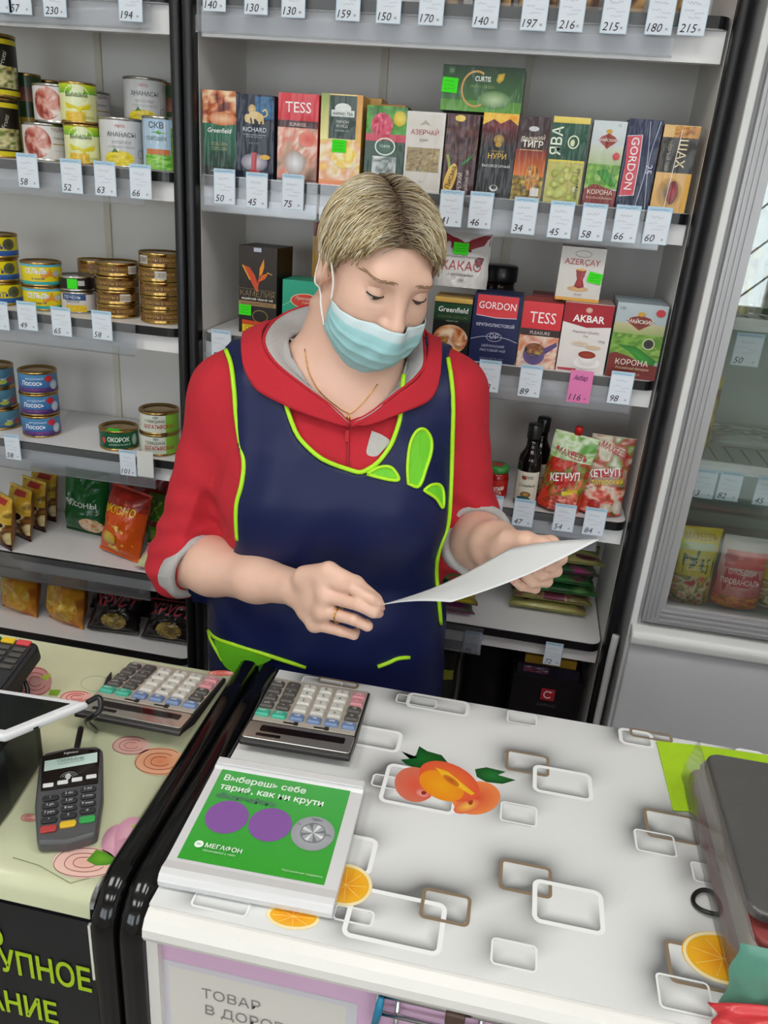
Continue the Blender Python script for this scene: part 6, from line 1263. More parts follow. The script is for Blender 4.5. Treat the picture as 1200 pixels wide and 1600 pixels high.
for px, pb, t in ((766, 815, '39'), (815, 822, '47'), (878, 830, '54'), (925, 836, '84')): price_tag(px, pb, t, place_='the rail of the sauce shelf', htag=.056)
for px, pb, t in ((736, 1021, '46'), (861, 1039, '72')): price_tag(px, pb, t, place_='the edge of the seed bag shelf', htag=.054, wtag=.036, y=YF-.002)
for px, pb, t in ((1095, 778, '13'), (1134, 782, '82'), (1192, 790, '45')): price_tag(px, pb, t, place_='the lower wire shelf inside the fridge', y=1.4195, htag=.055)
price_tag(1162, 572, '50', place_='the upper wire shelf inside the fridge', y=1.4195, htag=.055, wtag=.045)

# labels of the price tags name the goods they stand under
_goods = [o for o in bpy.data.objects if o.parent is None and o.get('label') and o.get('category') in ('tea box', 'can', 'coffee pack', 'pouch', 'bottle', 'jar', 'bag', 'snack bag', 'crisps bag', 'food pack')]
_used = {}
for t in [o for o in bpy.data.objects if o.get('category') == 'price tag' and o['label'].startswith('white price tag')]:
    best = min(_goods, key=lambda g: abs(g.location.x-t.location.x)+1.5*abs(g.location.z-t.location.z-.058)+.8*max(0, g.location.y-1.53))
    if abs(best.location.x-t.location.x) < .09 and abs(best.location.z-t.location.z-.058) < .08:
        nm = best['label'].split(); k = 0; num = t['label'].split(' reading ')[1].split(' on ')[0]
        for stop in ('with', 'on', 'in', 'at', 'standing', 'beside', 'next', 'behind', 'of'):
            if stop in nm[3:]: nm = nm[:3+nm[3:].index(stop)]
        t['label'] = ' '.join(('white price tag reading %s under the %s' % (num, ' '.join(nm))).split()[:16])

for o in bpy.data.objects:
    if o.get('category') == 'tea box' and o.parent is None:
        bpy.context.view_layer.update(); w2 = o.dimensions.x/2
        if o.location.x-w2 < UX0+.0035 and abs(o.location.z-SHELF[1]) < .01: o.location.x = UX0+.0045+w2
        if o.location.x+w2 > UX1-.0035: o.location.x = UX1-.0045-w2
# ================================================================== the shop assistant (implicit surfaces meshed with surface nets)
def smin(a, b, k):
    if k <= 0: return np.minimum(a, b)
    h = np.clip(.5+.5*(a-b)/k, 0, 1); return a*(1-h)+b*h-k*h*(1-h)
def smax(a, b, k): return -smin(-a, -b, k)
class Prims:
    def __init__(s): s.p = []
    def add(s, fn, c0, c1, k=.02, op='u'): s.p.append((fn, np.asarray(c0, float), np.asarray(c1, float), k, op)); return s
    def cone(s, a, b, r1, r2, k=.02, op='u', cut=None):
        a = np.asarray(a, float); b = np.asarray(b, float); ab = b-a; L = ab@ab
        def fn(X, Y, Z):
            px, py, pz = X-a[0], Y-a[1], Z-a[2]
            t = np.clip((px*ab[0]+py*ab[1]+pz*ab[2])/L, 0, 1)
            d = np.sqrt((px-t*ab[0])**2+(py-t*ab[1])**2+(pz-t*ab[2])**2)-(r1+(r2-r1)*t)
            if cut is not None:
                q, n = cut; d = np.maximum(d, (X-q[0])*n[0]+(Y-q[1])*n[1]+(Z-q[2])*n[2])
            return d
        R = max(r1, r2); return s.add(fn, np.minimum(a, b)-R, np.maximum(a, b)+R, k, op)
    def chain(s, pts, rs, k=.01, k0=None):
        for i in range(len(pts)-1): s.cone(pts[i], pts[i+1], rs[i], rs[i+1], (k0 if (i == 0 and k0) else k))
        return s
    def ell(s, c, r, M=None, k=.02, op='u'):
        c = np.asarray(c, float); r = np.asarray(r, float); M = np.eye(3) if M is None else M
        def fn(X, Y, Z):
            p = [X-c[0], Y-c[1], Z-c[2]]
            q = [p[0]*M[0, i]+p[1]*M[1, i]+p[2]*M[2, i] for i in range(3)]
            k0 = np.sqrt(sum((q[i]/r[i])**2 for i in range(3))); k1 = np.sqrt(sum((q[i]/r[i]**2)**2 for i in range(3)))+1e-9
            return k0*(k0-1)/k1
        R = r.max(); return s.add(fn, c-R, c+R, k, op)
    def ev(s, P):
        P = np.asarray(P, float); X, Y, Z = P[..., 0], P[..., 1], P[..., 2]; F = np.full(X.shape, 1.0)
        for fn, a, b, k, op in s.p:
            d = fn(X, Y, Z); F = smin(F, d, k) if op == 'u' else smax(F, -d, k)
        return F
    def grid(s, lo, hi, h):
        lo = np.asarray(lo, float); n = np.ceil((np.asarray(hi)-lo)/h).astype(int)+1
        ax = [lo[i]+h*np.arange(n[i]) for i in range(3)]
        F = np.full(tuple(n), .2, np.float32)
        for fn, a, b, k, op in s.p:
            m_ = k+4*h
            i0 = [max(0, int((a[i]-m_-lo[i])/h)) for i in range(3)]; i1 = [min(n[i], int((b[i]+m_-lo[i])/h)+2) for i in range(3)]
            if any(i1[i] <= i0[i] for i in range(3)): continue
            sl = tuple(slice(i0[i], i1[i]) for i in range(3))
            X = ax[0][sl[0]][:, None, None]; Y = ax[1][sl[1]][None, :, None]; Z = ax[2][sl[2]][None, None, :]
            d = fn(X, Y, Z); F[sl] = smin(F[sl], d, k) if op == 'u' else smax(F[sl], -d, k)
        return F, lo, h, ax
def snet(F, lo, h):
    """surface nets: dual mesh of the zero level"""
    s = F < 0; n = F.shape
    c = np.zeros(tuple(k-1 for k in n), np.int8)
    offs = [(i, j, k) for i in (0, 1) for j in (0, 1) for k in (0, 1)]
    for (i, j, k) in offs: c += s[i:n[0]-1+i, j:n[1]-1+j, k:n[2]-1+k]
    act = (c > 0) & (c < 8); ai = np.argwhere(act); idx = np.full(act.shape, -1, np.int32); idx[act] = np.arange(len(ai))
    acc = np.zeros((len(ai), 3)); cnt = np.zeros(len(ai))
    for a in offs:
        for ax in range(3):
            if a[ax]: continue
            b = list(a); b[ax] = 1
            fa = F[ai[:, 0]+a[0], ai[:, 1]+a[1], ai[:, 2]+a[2]].astype(float); fb = F[ai[:, 0]+b[0], ai[:, 1]+b[1], ai[:, 2]+b[2]].astype(float)
            m_ = (fa < 0) != (fb < 0); t = np.where(m_, fa/np.where(fa == fb, 1, fa-fb), 0)
            p = np.tile(np.asarray(a, float), (len(ai), 1)); p[:, ax] += t; acc += p*m_[:, None]; cnt += m_
    V = lo+h*(ai+acc/np.maximum(cnt, 1)[:, None])
    Q = []
    for ax in range(3):
        sl0 = [slice(None)]*3; sl1 = [slice(None)]*3; sl0[ax] = slice(0, -1); sl1[ax] = slice(1, None)
        a, b = s[tuple(sl0)], s[tuple(sl1)]; o1, o2 = (ax+1) % 3, (ax+2) % 3
        for flip in (False, True):
            e = np.argwhere((a & ~b) if not flip else (~a & b))
            ok = (e[:, o1] > 0) & (e[:, o2] > 0) & (e[:, o1] < n[o1]-1) & (e[:, o2] < n[o2]-1); e = e[ok]
            def cell(d1, d2):
                q = e.copy(); q[:, o1] -= d1; q[:, o2] -= d2; return idx[q[:, 0], q[:, 1], q[:, 2]]
            f = np.stack([cell(0, 0), cell(1, 0), cell(1, 1), cell(0, 1)], 1)
            Q.append(f if not flip else f[:, ::-1])
    Q = np.vstack(Q); Q = Q[(Q >= 0).all(1)]
    return V, Q
def relax(V, Q, it=2, w=.5):
    e = np.vstack([Q[:, [0, 1]], Q[:, [1, 2]], Q[:, [2, 3]], Q[:, [3, 0]]])
    for _ in range(it):
        S = np.zeros_like(V); c = np.zeros(len(V))
        for a, b in ((0, 1), (1, 0)):
            np.add.at(S, e[:, a], V[e[:, b]]); np.add.at(c, e[:, a], 1)
        V = V*(1-w)+w*S/np.maximum(c, 1)[:, None]
    return V
def bigmesh(name, V, Q, material, parent, cols=None):
    me = bpy.data.meshes.new(name); k = Q.shape[1]
    me.vertices.add(len(V)); me.vertices.foreach_set('co', V.astype(np.float32).ravel())
    me.loops.add(Q.size); me.loops.foreach_set('vertex_index', Q.astype(np.int32).ravel())
    me.polygons.add(len(Q)); me.polygons.foreach_set('loop_start', np.arange(0, Q.size, k, dtype=np.int32)); me.polygons.foreach_set('loop_total', np.full(len(Q), k, np.int32))
    me.polygons.foreach_set('use_smooth', np.ones(len(Q), bool)); me.update(calc_edges=True); me.validate()
    me.materials.append(material)
    if cols is not None:
        at = me.color_attributes.new('Col', 'FLOAT_COLOR', 'POINT'); c = np.ones((len(V), 4), np.float32); c[:, :3] = cols; at.data.foreach_set('color', c.ravel())
    o = bpy.data.objects.new(name, me); COL.objects.link(o); o.parent = parent; return o
def trace(pr, px, py, off=0.0, t0=.75, t1=1.7):
    """where the view ray of a pixel meets a surface"""
    d = ray(px, py); d = d/np.linalg.norm(d); t = t0
    for _ in range(160):
        v = pr.ev(cC+d*t)-off
        if v < .0003: break
        t += max(.0006, v*.7)
        if t > t1: return None
    return cC+d*t
def traceN(pr, pts, off=0.0):
    out = []
    for a, b in pts:
        p = trace(pr, a, b, off)
        if p is not None: out.append(p)
    return np.array(out)

TA = math.radians(13); TLx = np.array([math.cos(TA), math.sin(TA)]); TFx = np.array([math.sin(TA), -math.cos(TA)])
TC = np.array([-.277, 1.207])
ZT = [0.55, .70, .80, .90, 1.00, 1.08, 1.15, 1.22, 1.27, 1.31, 1.345, 1.375, 1.41]
TW = [.200, .203, .203, .198, .192, .189, .188, .185, .178, .155, .115, .082, .062]
TB = [.138, .140, .140, .138, .138, .142, .142, .130, .112, .095, .080, .068, .056]
def torso(off=0.0, lean=0.0):
    def fn(X, Y, Z):
        a = np.interp(Z, ZT, TW)+off; b = np.interp(Z, ZT, TB)+off
        sh = np.interp(Z, [.7, 1.0, 1.2, 1.4], [0, .004, .012, .022])
        lx = (X-TC[0])*TLx[0]+(Y-TC[1])*TLx[1]; ly = (X-TC[0])*TFx[0]+(Y-TC[1])*TFx[1]-sh
        q = (np.abs(lx/a)**2.4+np.abs(ly/b)**2.4)**(1/2.4)
        d = (q-1)*np.minimum(a, b)*.9
        return np.maximum(d, np.maximum(.56-Z, Z-1.42))
    return fn
def tl(l, f, z): p = TC+TLx*l+TFx*f; return np.array([p[0], p[1], z])
TLO, THI = (-.56, .98, .55), (.02, 1.43, 1.43)
S_r, E_r = np.array([-.436, 1.165, 1.268]), np.array([-.512, 1.120, .980])
W_r = PY(458, 917, .992)
S_l, E_l = np.array([-.112, 1.240, 1.290]), np.array([-.050, 1.245, 1.045])
W_l = PY(792, 858, 1.030)
fr_ = (W_r-E_r)/np.linalg.norm(W_r-E_r); fl_ = (W_l-E_l)/np.linalg.norm(W_l-E_l)
# ---- hoodie
HD = Prims(); HD.add(torso(), TLO, THI, .0)
for s_ in (-1, 1): HD.ell(tl(s_*.078, .100, 1.125), (.082, .062, .078), None, .06)
nR = fr_+np.array([0, 0, -.42]); nR /= np.linalg.norm(nR); cutR = (E_r+fr_*.030, nR); cutL = (E_l+fl_*.068, fl_)
HD.cone(tl(-.10, -.0, 1.305), S_r, .062, .060, .05); HD.cone(S_r, E_r, .064, .056, .04, cut=cutR)
HD.cone(tl(.10, .0, 1.315), S_l, .060, .058, .05); HD.cone(S_l, E_l, .061, .054, .04)
HD.cone(E_r, E_r+fr_*.07, .053, .053, .03, cut=cutR); HD.cone(E_l, E_l+fl_*.12, .053, .051, .03, cut=cutL)
# ---- head pose
HC = np.array([-.227, 1.165, 1.466])
HM = np.array([[.8361, .4961, .2342], [.5484, -.7677, -.3316], [-.0153, -.4056, .9139]])      # columns: person's left, forward, up
def axrot(d, a):
    d = np.asarray(d, float)/np.linalg.norm(d); K = np.array([[0, -d[2], d[1]], [d[2], 0, -d[0]], [-d[1], d[0], 0]]); return np.eye(3)+math.sin(a)*K+(1-math.cos(a))*K@K
HM = axrot(HC-cC, math.radians(5))@axrot((0, 0, 1), math.radians(4))@HM
_u, _s, _v = np.linalg.svd(HM); HM = _u@_v
def hw(l): return HC+np.asarray(l, float)@HM.T
SKC, SKR = np.array([0, -.012, .048]), np.array([.0725, .090, .076])
HEAD = Prims()
def he(c, r, k=.02, op='u'): HEAD.ell(hw(c), r, HM, k, op)
def hcn(a, b, r1, r2, k=.015, op='u'): HEAD.cone(hw(a), hw(b), r1, r2, k, op)
he(SKC, SKR, 0); he((0, .026, -.012), (.061, .068, .088), .03); he((0, .056, -.074), (.036, .030, .026), .035)
for s_ in (-1, 1):
    he((s_*.036, .056, -.012), (.026, .026, .026), .03); he((s_*.052, .010, -.055), (.016, .036, .032), .03)
hcn((-.034, .0765, .048), (.034, .0765, .048), .0095, .0095, .022)
for s_ in (-1, 1): he((s_*.033, .098, .027), (.017, .015, .0125), .012, 's')
hcn((0, .080, .040), (0, .1065, -.006), .0085, .0105, .012); he((0, .104, -.010), (.0115, .0115, .010), .008)
for s_ in (-1, 1): he((s_*.0115, .095, -.013), (.0075, .010, .0075), .007)
he((0, .088, -.048), (.024, .012, .012), .012)
for s_ in (-1, 1):
    EM = HM@rz(s_*-.35)@rx(-.2)
    HEAD.ell(hw((s_*.076, -.008, .004)), (.009, .019, .031), EM, .008)
    HEAD.ell(hw((s_*.0845, -.004, .006)), (.007, .0105, .019), EM, .004, 's')
    he((s_*.0745, .0045, -.002), (.006, .006, .008), .005)
NB = tl(.005, .0, 1.335)
HEAD.cone(hw((0, -.030, -.030)), NB, .054, .062, .03); HEAD.cone(hw((0, .012, -.07)), tl(.004, .045, 1.31), .040, .040, .04)
# ---- body under the clothes, arms and hands
BD = Prims(); BD.p += HEAD.p
BD.add(torso(-.019), TLO, THI, .03)
for s_ in (-1, 1): BD.ell(tl(s_*.078, .088, 1.125), (.078, .058, .074), None, .05)
BD.cone(tl(-.09, 0, 1.29), S_r, .042, .044, .03); BD.cone(tl(.09, 0, 1.295), S_l, .042, .043, .03)
BD.chain([S_r, E_r], [.047, .038], .03); BD.chain([S_l, E_l], [.046, .041], .03)
BD.chain([E_r, E_r+(W_r-E_r)*.30+np.array([0, 0, .004]), E_r+(W_r-E_r)*.7, W_r], [.039, .044, .034, .0265], .02)
BD.chain([E_l, E_l+(W_l-E_l)*.35, E_l+(W_l-E_l)*.75, W_l], [.043, .043, .034, .0275], .02)
def fingers(wrist, mcp, fing, rad, thumb, trad, kpalm=.014):
    for k, m_ in enumerate(mcp):
        a = wrist+(m_-wrist)*.12
        BD.cone(a, m_, .0165 if k not in (0, 3) else .0155, .0115, kpalm)
    for i in range(3): BD.cone(mcp[i], mcp[i+1], .0112, .0108, .010)
    for i in range(2): BD.cone((wrist+mcp[i]*2)/3, (wrist+mcp[i+2]*2)/3, .0125, .0125, .012)
    for k, pts in enumerate(fing): BD.chain([mcp[k]]+pts, [.0100]+list(rad[k]), .002, .005)
    BD.chain(thumb, trad, .006, .014)
def q(a): return PY(*a)
RM = [q((506, 908, 0.946)), q((511, 931, 0.936)), q((505, 954, 0.936)), q((492, 974, 0.946))]
RF = [[q((552, 919, 0.920)), q((580, 936, 0.916)), q((594, 946, 0.922))], [q((560, 945, 0.911)), q((583, 957, 0.913)), q((592, 958, 0.924))],
      [q((553, 968, 0.914)), q((574, 978, 0.920)), q((572, 974, 0.934))], [q((533, 986, 0.926)), q((553, 992, 0.930)), q((556, 987, 0.942))]]
fingers(W_r, RM, RF, [(.0086, .0078, .0070)]*2+[(.0084, .0076, .0068), (.0076, .0070, .0062)], [q((476, 902, 0.966)), q((514, 892, 0.948)), q((556, 912, 0.932)), q((588, 936, 0.927))], [.017, .0125, .0105, .008])
LM = [q((860, 851, 1.013)), q((852, 862, 1.016)), q((842, 873, 1.018)), q((828, 882, 1.020))]
LF = [[q((877, 873, 0.973)), q((862, 885, 0.946)), q((848, 882, 0.933))], [q((869, 892, 0.970)), q((847, 898, 0.943)), q((831, 889, 0.931))],
      [q((854, 908, 0.968)), q((832, 909, 0.943)), q((817, 895, 0.931))], [q((836, 919, 0.970)), q((815, 915, 0.948)), q((800, 903, 0.936))]]
fingers(W_l, LM, LF, [(.0084, .0078, .0071)]*3+[(.0076, .0072, .0066)], [q((796, 846, 1.013)), q((822, 846, 0.990)), q((848, 852, 0.973)), q((866, 858, 0.963))], [.018, .0135, .0115, .009])
wom = empty('person', tl(0, 0, 0), 'shop assistant in red hoodie, navy apron and face mask reading a paper behind the counter', 'person')
bpy.context.view_layer.update()
def wadd(o):
    o.parent = wom; o.matrix_parent_inverse = Matrix.Translation(wom.location).inverted(); return o

def skinmat():
    M = mat('skin', 'e6bca6', .45, var=.07, vscale=28, bump=.06, bscale=500, Subsurface_Weight=.12, Subsurface_Scale=.01)
    M.node_tree.nodes['Principled BSDF'].inputs['Subsurface Radius'].default_value = (1, .35, .2); return M
MT['skin'] = skinmat()
F, lo, h, ax = BD.grid((-.62, .855, .57), (.125, 1.40, 1.63), .0026)
V, Q = snet(F, lo, h); V = relax(V, Q, 1, .45)
body = wadd(bigmesh('body', V, Q, MT['skin'], wom)); del F

# ---- hoodie mesh with neck opening and folds
MT['red'] = mat('red_fleece', 'c0202f', .85, var=.08, vscale=50, bump=.25, bscale=700)
MT['greyjersey'] = mat('grey_melange_jersey', 'b3b0ae', .9, var=.12, vscale=220, bump=.2, bscale=600)
Vp = trace(HD, 545, 668)
# ---- hood collar round the neck: red outside, grey lining
st = [(545, 664, 1.078, .05), (520, 640, 1.083, .35), (470, 604, 1.10, .65), (424, 566, 1.135, .85), (408, 530, 1.165, .90), (432, 497, 1.225, .92), (486, 477, 1.275, .9), None, None, (668, 560, 1.245, .8), (655, 590, 1.185, .7), (620, 618, 1.125, .5), (580, 648, 1.088, .25), (549, 664, 1.078, .02)]
Wt = [.9 if s is None else s[3] for s in st]; Rm = []
for si, s in enumerate(st):
    if s is None: Rm.append(None); continue
    p_ = PY(*s[:3]); t_ = trace(HD, s[0], s[1], .012) if (s[2] < 1.17 or si > 8) else None
    Rm.append(p_ if t_ is None or t_[1] > p_[1] else PY(s[0], s[1], t_[1]))
Rm[7] = np.array([-.262, 1.325, 1.410]); Rm[8] = np.array([-.175, 1.300, 1.395])
def push(P, pr, off):
    P = np.array(P, float)
    for _ in range(6):
        v_ = pr.ev(P); e_ = .002
        g_ = np.stack([pr.ev(P+np.eye(3)[k]*e_)-v_ for k in range(3)], 1); g_ /= np.linalg.norm(g_, axis=1)[:, None]+1e-9
        P = P+g_*np.maximum(off-v_, 0)[:, None]
    return P
R_ = spline(Rm, 70); w_ = np.interp(np.linspace(0, 13, 70), range(14), Wt)
cx_ = np.array([-.258, 1.205]); 
rad = R_[:, :2]-cx_; rl = np.linalg.norm(rad, axis=1)[:, None]; rad = rad/rl
_th = np.arctan2(rad[:, 1], rad[:, 0]); _o = np.argsort(_th); _th = _th[_o]; _rr = rl[_o, 0]; _zz = (R_[:, 2]-.002-.125*w_**2)[_o]
def hoodhole(X, Y, Z):
    """space inside the rim of the hood"""
    t = np.arctan2(Y-cx_[1], X-cx_[0]); r = np.hypot(X-cx_[0], Y-cx_[1])
    return np.maximum(r-(np.interp(t, _th, _rr, period=2*math.pi)-.005), np.interp(t, _th, _zz, period=2*math.pi)-Z)
F, lo, h, ax = HD.grid((-.62, .97, .56), (.06, 1.44, 1.44), .0042)
X = ax[0][:, None, None]; Y = ax[1][None, :, None]; Z = ax[2][None, None, :]
# fabric folds: across the sleeve near the elbow, soft drag lines elsewhere
dE = np.sqrt((X-E_r[0])**2+(Y-E_r[1])**2+(Z-E_r[2]-.03)**2)
F += (.0026*np.exp(-(dE/.11)**2)*np.sin((Z*1.0+X*.35+Y*.3)*150+3*np.sin(X*30))).astype(np.float32)
dE = np.sqrt((X-E_l[0])**2+(Y-E_l[1])**2+(Z-E_l[2]-.03)**2)
F += (.0030*np.exp(-(dE/.10)**2)*np.sin((Z+X*.5)*140)).astype(np.float32)
F += (.0022*np.sin(X*55+Z*24+2*np.sin(Z*17))*np.sin(Z*33+Y*20)).astype(np.float32)
front = (X-TC[0])*TFx[0]+(Y-TC[1])*TFx[1]
F = np.maximum(F, -hoodhole(X, Y, Z)).astype(np.float32)
V, Q = snet(F, lo, h); V = relax(V, Q, 1, .5)
hood = wadd(bigmesh('hoodie', V, Q, MT['red'], wom)); del F
def loft(rows, name, material, parent=wom, thick=None):
    n = len(rows[0]); v = np.vstack(rows); f = np.array([(r*n+i, r*n+i+1, (r+1)*n+i+1, (r+1)*n+i) for r in range(len(rows)-1) for i in range(n-1)])
    o = wadd(bigmesh(name, v, f, material, parent))
    if thick: md = o.modifiers.new('thick', 'SOLIDIFY'); md.thickness = thick; md.offset = 0
    return o
def offs(out, dz): return np.column_stack([R_[:, :2]+rad*(out*w_)[:, None], R_[:, 2]+dz*w_])
inn = []
for k, s_ in enumerate(np.linspace(0, 1, 9)):
    ro = -.088*s_; dz = -.006*s_-.045*s_**1.8
    inn.append(push(offs(ro-.004+.0, dz+.002*math.sin(s_*9)), BD, .006))
loft(inn, 'hood_lining', MT['greyjersey'], thick=.004)
out = []
for s_ in np.linspace(0, 1, 9): out.append(push(offs(-.004+.014*math.sin(s_*1.6)+.010*s_, .003*math.sin(s_*math.pi)-.050*s_), HD, .0125+.003*(1-s_))); q_ = out[-1]; rr_ = np.linalg.norm(q_[:, :2]-cx_, axis=1); q_[:, :2] = cx_+(q_[:, :2]-cx_)*(np.maximum(rr_, rl[:, 0]-.003+.006*s_)/rr_)[:, None]; q_[:, 2] = np.minimum(q_[:, 2], R_[:, 2]+.002-.006*s_)
loft(out, 'hood_shell', MT['red'], thick=.005)
wadd(G().tube(R_+np.column_stack([-rad*.004, np.full(len(R_), .001)]), .0028, 8).obj('hood_seam', MT['red'], wom, smooth=True))
# ---- cuffs: turned-up grey lining
def cuff(E, f, r, d0, d1, name, tiltn):
    n = tiltn/np.linalg.norm(tiltn); u = np.cross(n, (0, 0, 1.)); u /= np.linalg.norm(u); v = np.cross(n, u); rows = []
    for (d, rr) in ((d0-.004, r-.010), (d0-.002, r-.001), (d0+.006, r+.0035), ((d0+d1)/2, r+.0045), (d1-.004, r+.004), (d1+.002, r-.001), (d1+.001, r-.007), (d1-.006, r-.012)):
        c = E+f*d; a = np.linspace(0, 2*math.pi, 41); wv = 1+.025*np.sin(a*5+d*90)
        rows.append(c+((np.cos(a)*rr*wv)[:, None]*u+(np.sin(a)*rr*wv)[:, None]*v))
    return loft(rows, name, MT['greyjersey'])
cuff(E_r, fr_, .0585, .012, .046, 'sleeve_cuff', nR); cuff(E_l, fl_, .0570, .042, .080, 'sleeve_cuff', fl_)
# ---- apron
MT['navy'] = mat('navy_satin', '111b48', .42, var=.06, vscale=25, bump=.05, bscale=900, Specular_IOR_Level=.32)
MT['lime'] = mat('lime_piping', 'b2ea1e', .5, var=.05); MT['limecloth'] = mat('lime_cloth', '6ecb22', .6, var=.06, vscale=80, bump=.1, bscale=800)
left_out = [(353, 547), (361, 570), (366, 610), (369, 650), (375, 690), (381, 722), (378, 755), (370, 787), (369, 815), (371, 843)]
neck = [(436, 578), (441, 605), (446, 630), (462, 675), (480, 698), (500, 715), (520, 725), (540, 732), (562, 738), (577, 732), (592, 721), (606, 703), (614, 688), (622, 665), (626, 645), (629, 605), (631, 585)]
right_out = [(700, 560), (705, 590), (708, 630), (707, 690), (705, 750), (701, 815), (690, 848), (684, 870), (682, 897), (686, 940), (689, 975)]
def safe(pts, pr=HD, off=0): return traceN(pr, pts, off)
LO = safe(spline(left_out, 40)); NK = safe(spline(neck, 60)); RO = safe(spline(right_out, 40))
xb0, xb1 = tl(-.204, 0, 0)[0]-.015, tl(.209, 0, 0)[0]+.004
poly = [(LO[0][0]-.002, 1.45)]+[(p[0], p[2]) for p in LO]+[(LO[-1][0]-.025, LO[-1][2]-.06), (xb0, .95), (xb0-.01, .58), (xb1+.035, .58), (xb1+.03, .86)]+[(p[0], p[2]) for p in RO[::-1]]+[(RO[0][0], 1.45), (NK[-1][0], 1.45)]+[(p[0], p[2]) for p in NK[::-1]]+[(NK[0][0]-.004, 1.45)]
poly = np.array(poly)
def polysd(Xq, Zq, P):
    d = np.full(Xq.shape, 1e9); ins = np.zeros(Xq.shape, bool); n = len(P)
    for i in range(n):
        a, b = P[i], P[(i+1) % n]; e = b-a; wx_, wz_ = Xq-a[0], Zq-a[1]
        t = np.clip((wx_*e[0]+wz_*e[1])/(e@e+1e-12), 0, 1); d = np.minimum(d, (wx_-t*e[0])**2+(wz_-t*e[1])**2)
        c = ((a[1] > Zq) != (b[1] > Zq)); xx = a[0]+(Zq-a[1])/(b[1]-a[1]+1e-12)*e[0]; ins ^= c & (Xq < xx)
    d = np.sqrt(d); return np.where(ins, -d, d)
F, lo, h, ax = HD.grid((-.56, .97, .58), (.0, 1.44, 1.43), .0040)
X = ax[0][:, None, None]; Y = ax[1][None, :, None]; Z = ax[2][None, None, :]
F = F-.0065
F += (.0016*np.sin(X*38+Z*9)*np.clip((1.0-Z)*4, 0, 1)+.0010*np.sin(X*70-Z*30)+.0030*np.sin(X*95+Z*8)*np.exp(-((X+.42)/.05)**2)*np.clip((Z-.98)*6, 0, 1)+.0028*np.sin((X*.6+Z)*46+2*np.sin(X*14))*np.exp(-((Z-.97)/.07)**2)).astype(np.float32)
XX, ZZ = np.meshgrid(ax[0], ax[2], indexing='ij'); sd = polysd(XX, ZZ, poly)
F = np.maximum(F, sd[:, None, :].astype(np.float32)); F = np.maximum(F, -hoodhole(X, Y, Z)).astype(np.float32)
V, Q = snet(F, lo, h); V = relax(V, Q, 1, .4)
wadd(bigmesh('apron', V, Q, MT['navy'], wom)); del F
AP = Prims(); AP.p = list(HD.p)
def piping(pts, n=50, r=.0036, off=.0065, name='piping'):
    P = safe(spline(pts, n), AP, off)
    if len(P) > 3: return wadd(G().tube(P, r, 8).obj(name, MT['lime'], wom, smooth=True))
piping(left_out); piping(neck); piping(right_out)
piping([(322, 972), (326, 985), (340, 998), (368, 1008), (400, 1018), (440, 1031), (478, 1043)], 30)
piping([(326, 985), (330, 1000), (341, 1020), (348, 1032)], 14); piping([(590, 1042), (606, 1036), (622, 1029), (640, 1027)], 14)
def patch(pts, material, name, off=.0085, n=None, rim=True):
    P = spline(pts+[pts[0]], n or 6*len(pts))[:-1]; c = P.mean(0); rows = []
    for s_ in (.02, .35, .7, 1.0): rows += [tuple(c+(p-c)*s_) for p in P]
    W_ = [trace(AP, a, b, off) for a, b in rows]
    if any(w is None for w in W_): return
    k = len(P); f = np.array([(r*k+i, r*k+(i+1) % k, (r+1)*k+(i+1) % k, (r+1)*k+i) for r in range(3) for i in range(k)])
    o = wadd(bigmesh(name, np.array(W_), f, material, wom))
    if rim:
        T = np.array(W_[-k:]); T = np.vstack([T, T[:2]]); wadd(G().tube(T, .0028, 6).obj('piping', MT['lime'], wom, smooth=True))
    return o
patch([(638, 756), (637, 727), (641, 694), (651, 674), (663, 671), (673, 684), (674, 704), (667, 728), (655, 759)], MT['limecloth'], 'applique')
patch([(574, 741), (586, 733), (600, 729), (613, 732), (623, 749), (606, 749)], MT['limecloth'], 'applique')
patch([(663, 766), (674, 758), (687, 758), (693, 770), (692, 793), (682, 779)], MT['limecloth'], 'applique')
patch([(334, 1000), (365, 1008), (395, 1018), (425, 1028), (400, 1042), (375, 1052), (350, 1040)], MT['limecloth'], 'pocket_lining', rim=False)
patch([(581, 673), (598, 680), (609, 690), (598, 704), (587, 713), (573, 709), (576, 690)], mat('reflective_patch', 'b9b6b2', .5, var=.15, vscale=300), 'chest_patch', off=.002, rim=False)
zp = safe([(545+(-2)*k/10, 668+k*6.6) for k in range(11)], AP, .0012); wadd(G().tube(zp, .0016, 6).obj('zip', mat('zip_red', 'a01c2a', .5), wom, smooth=True))
zb_ = trace(AP, 543, 676, .004); wadd(G().box(zb_[0]-.003, zb_[0]+.003, zb_[1]-.003, zb_[1], zb_[2]-.014, zb_[2]+.004).obj('zip_pull', mat('zip_pull', 'c8303c', .3), wom, bevel=.001))
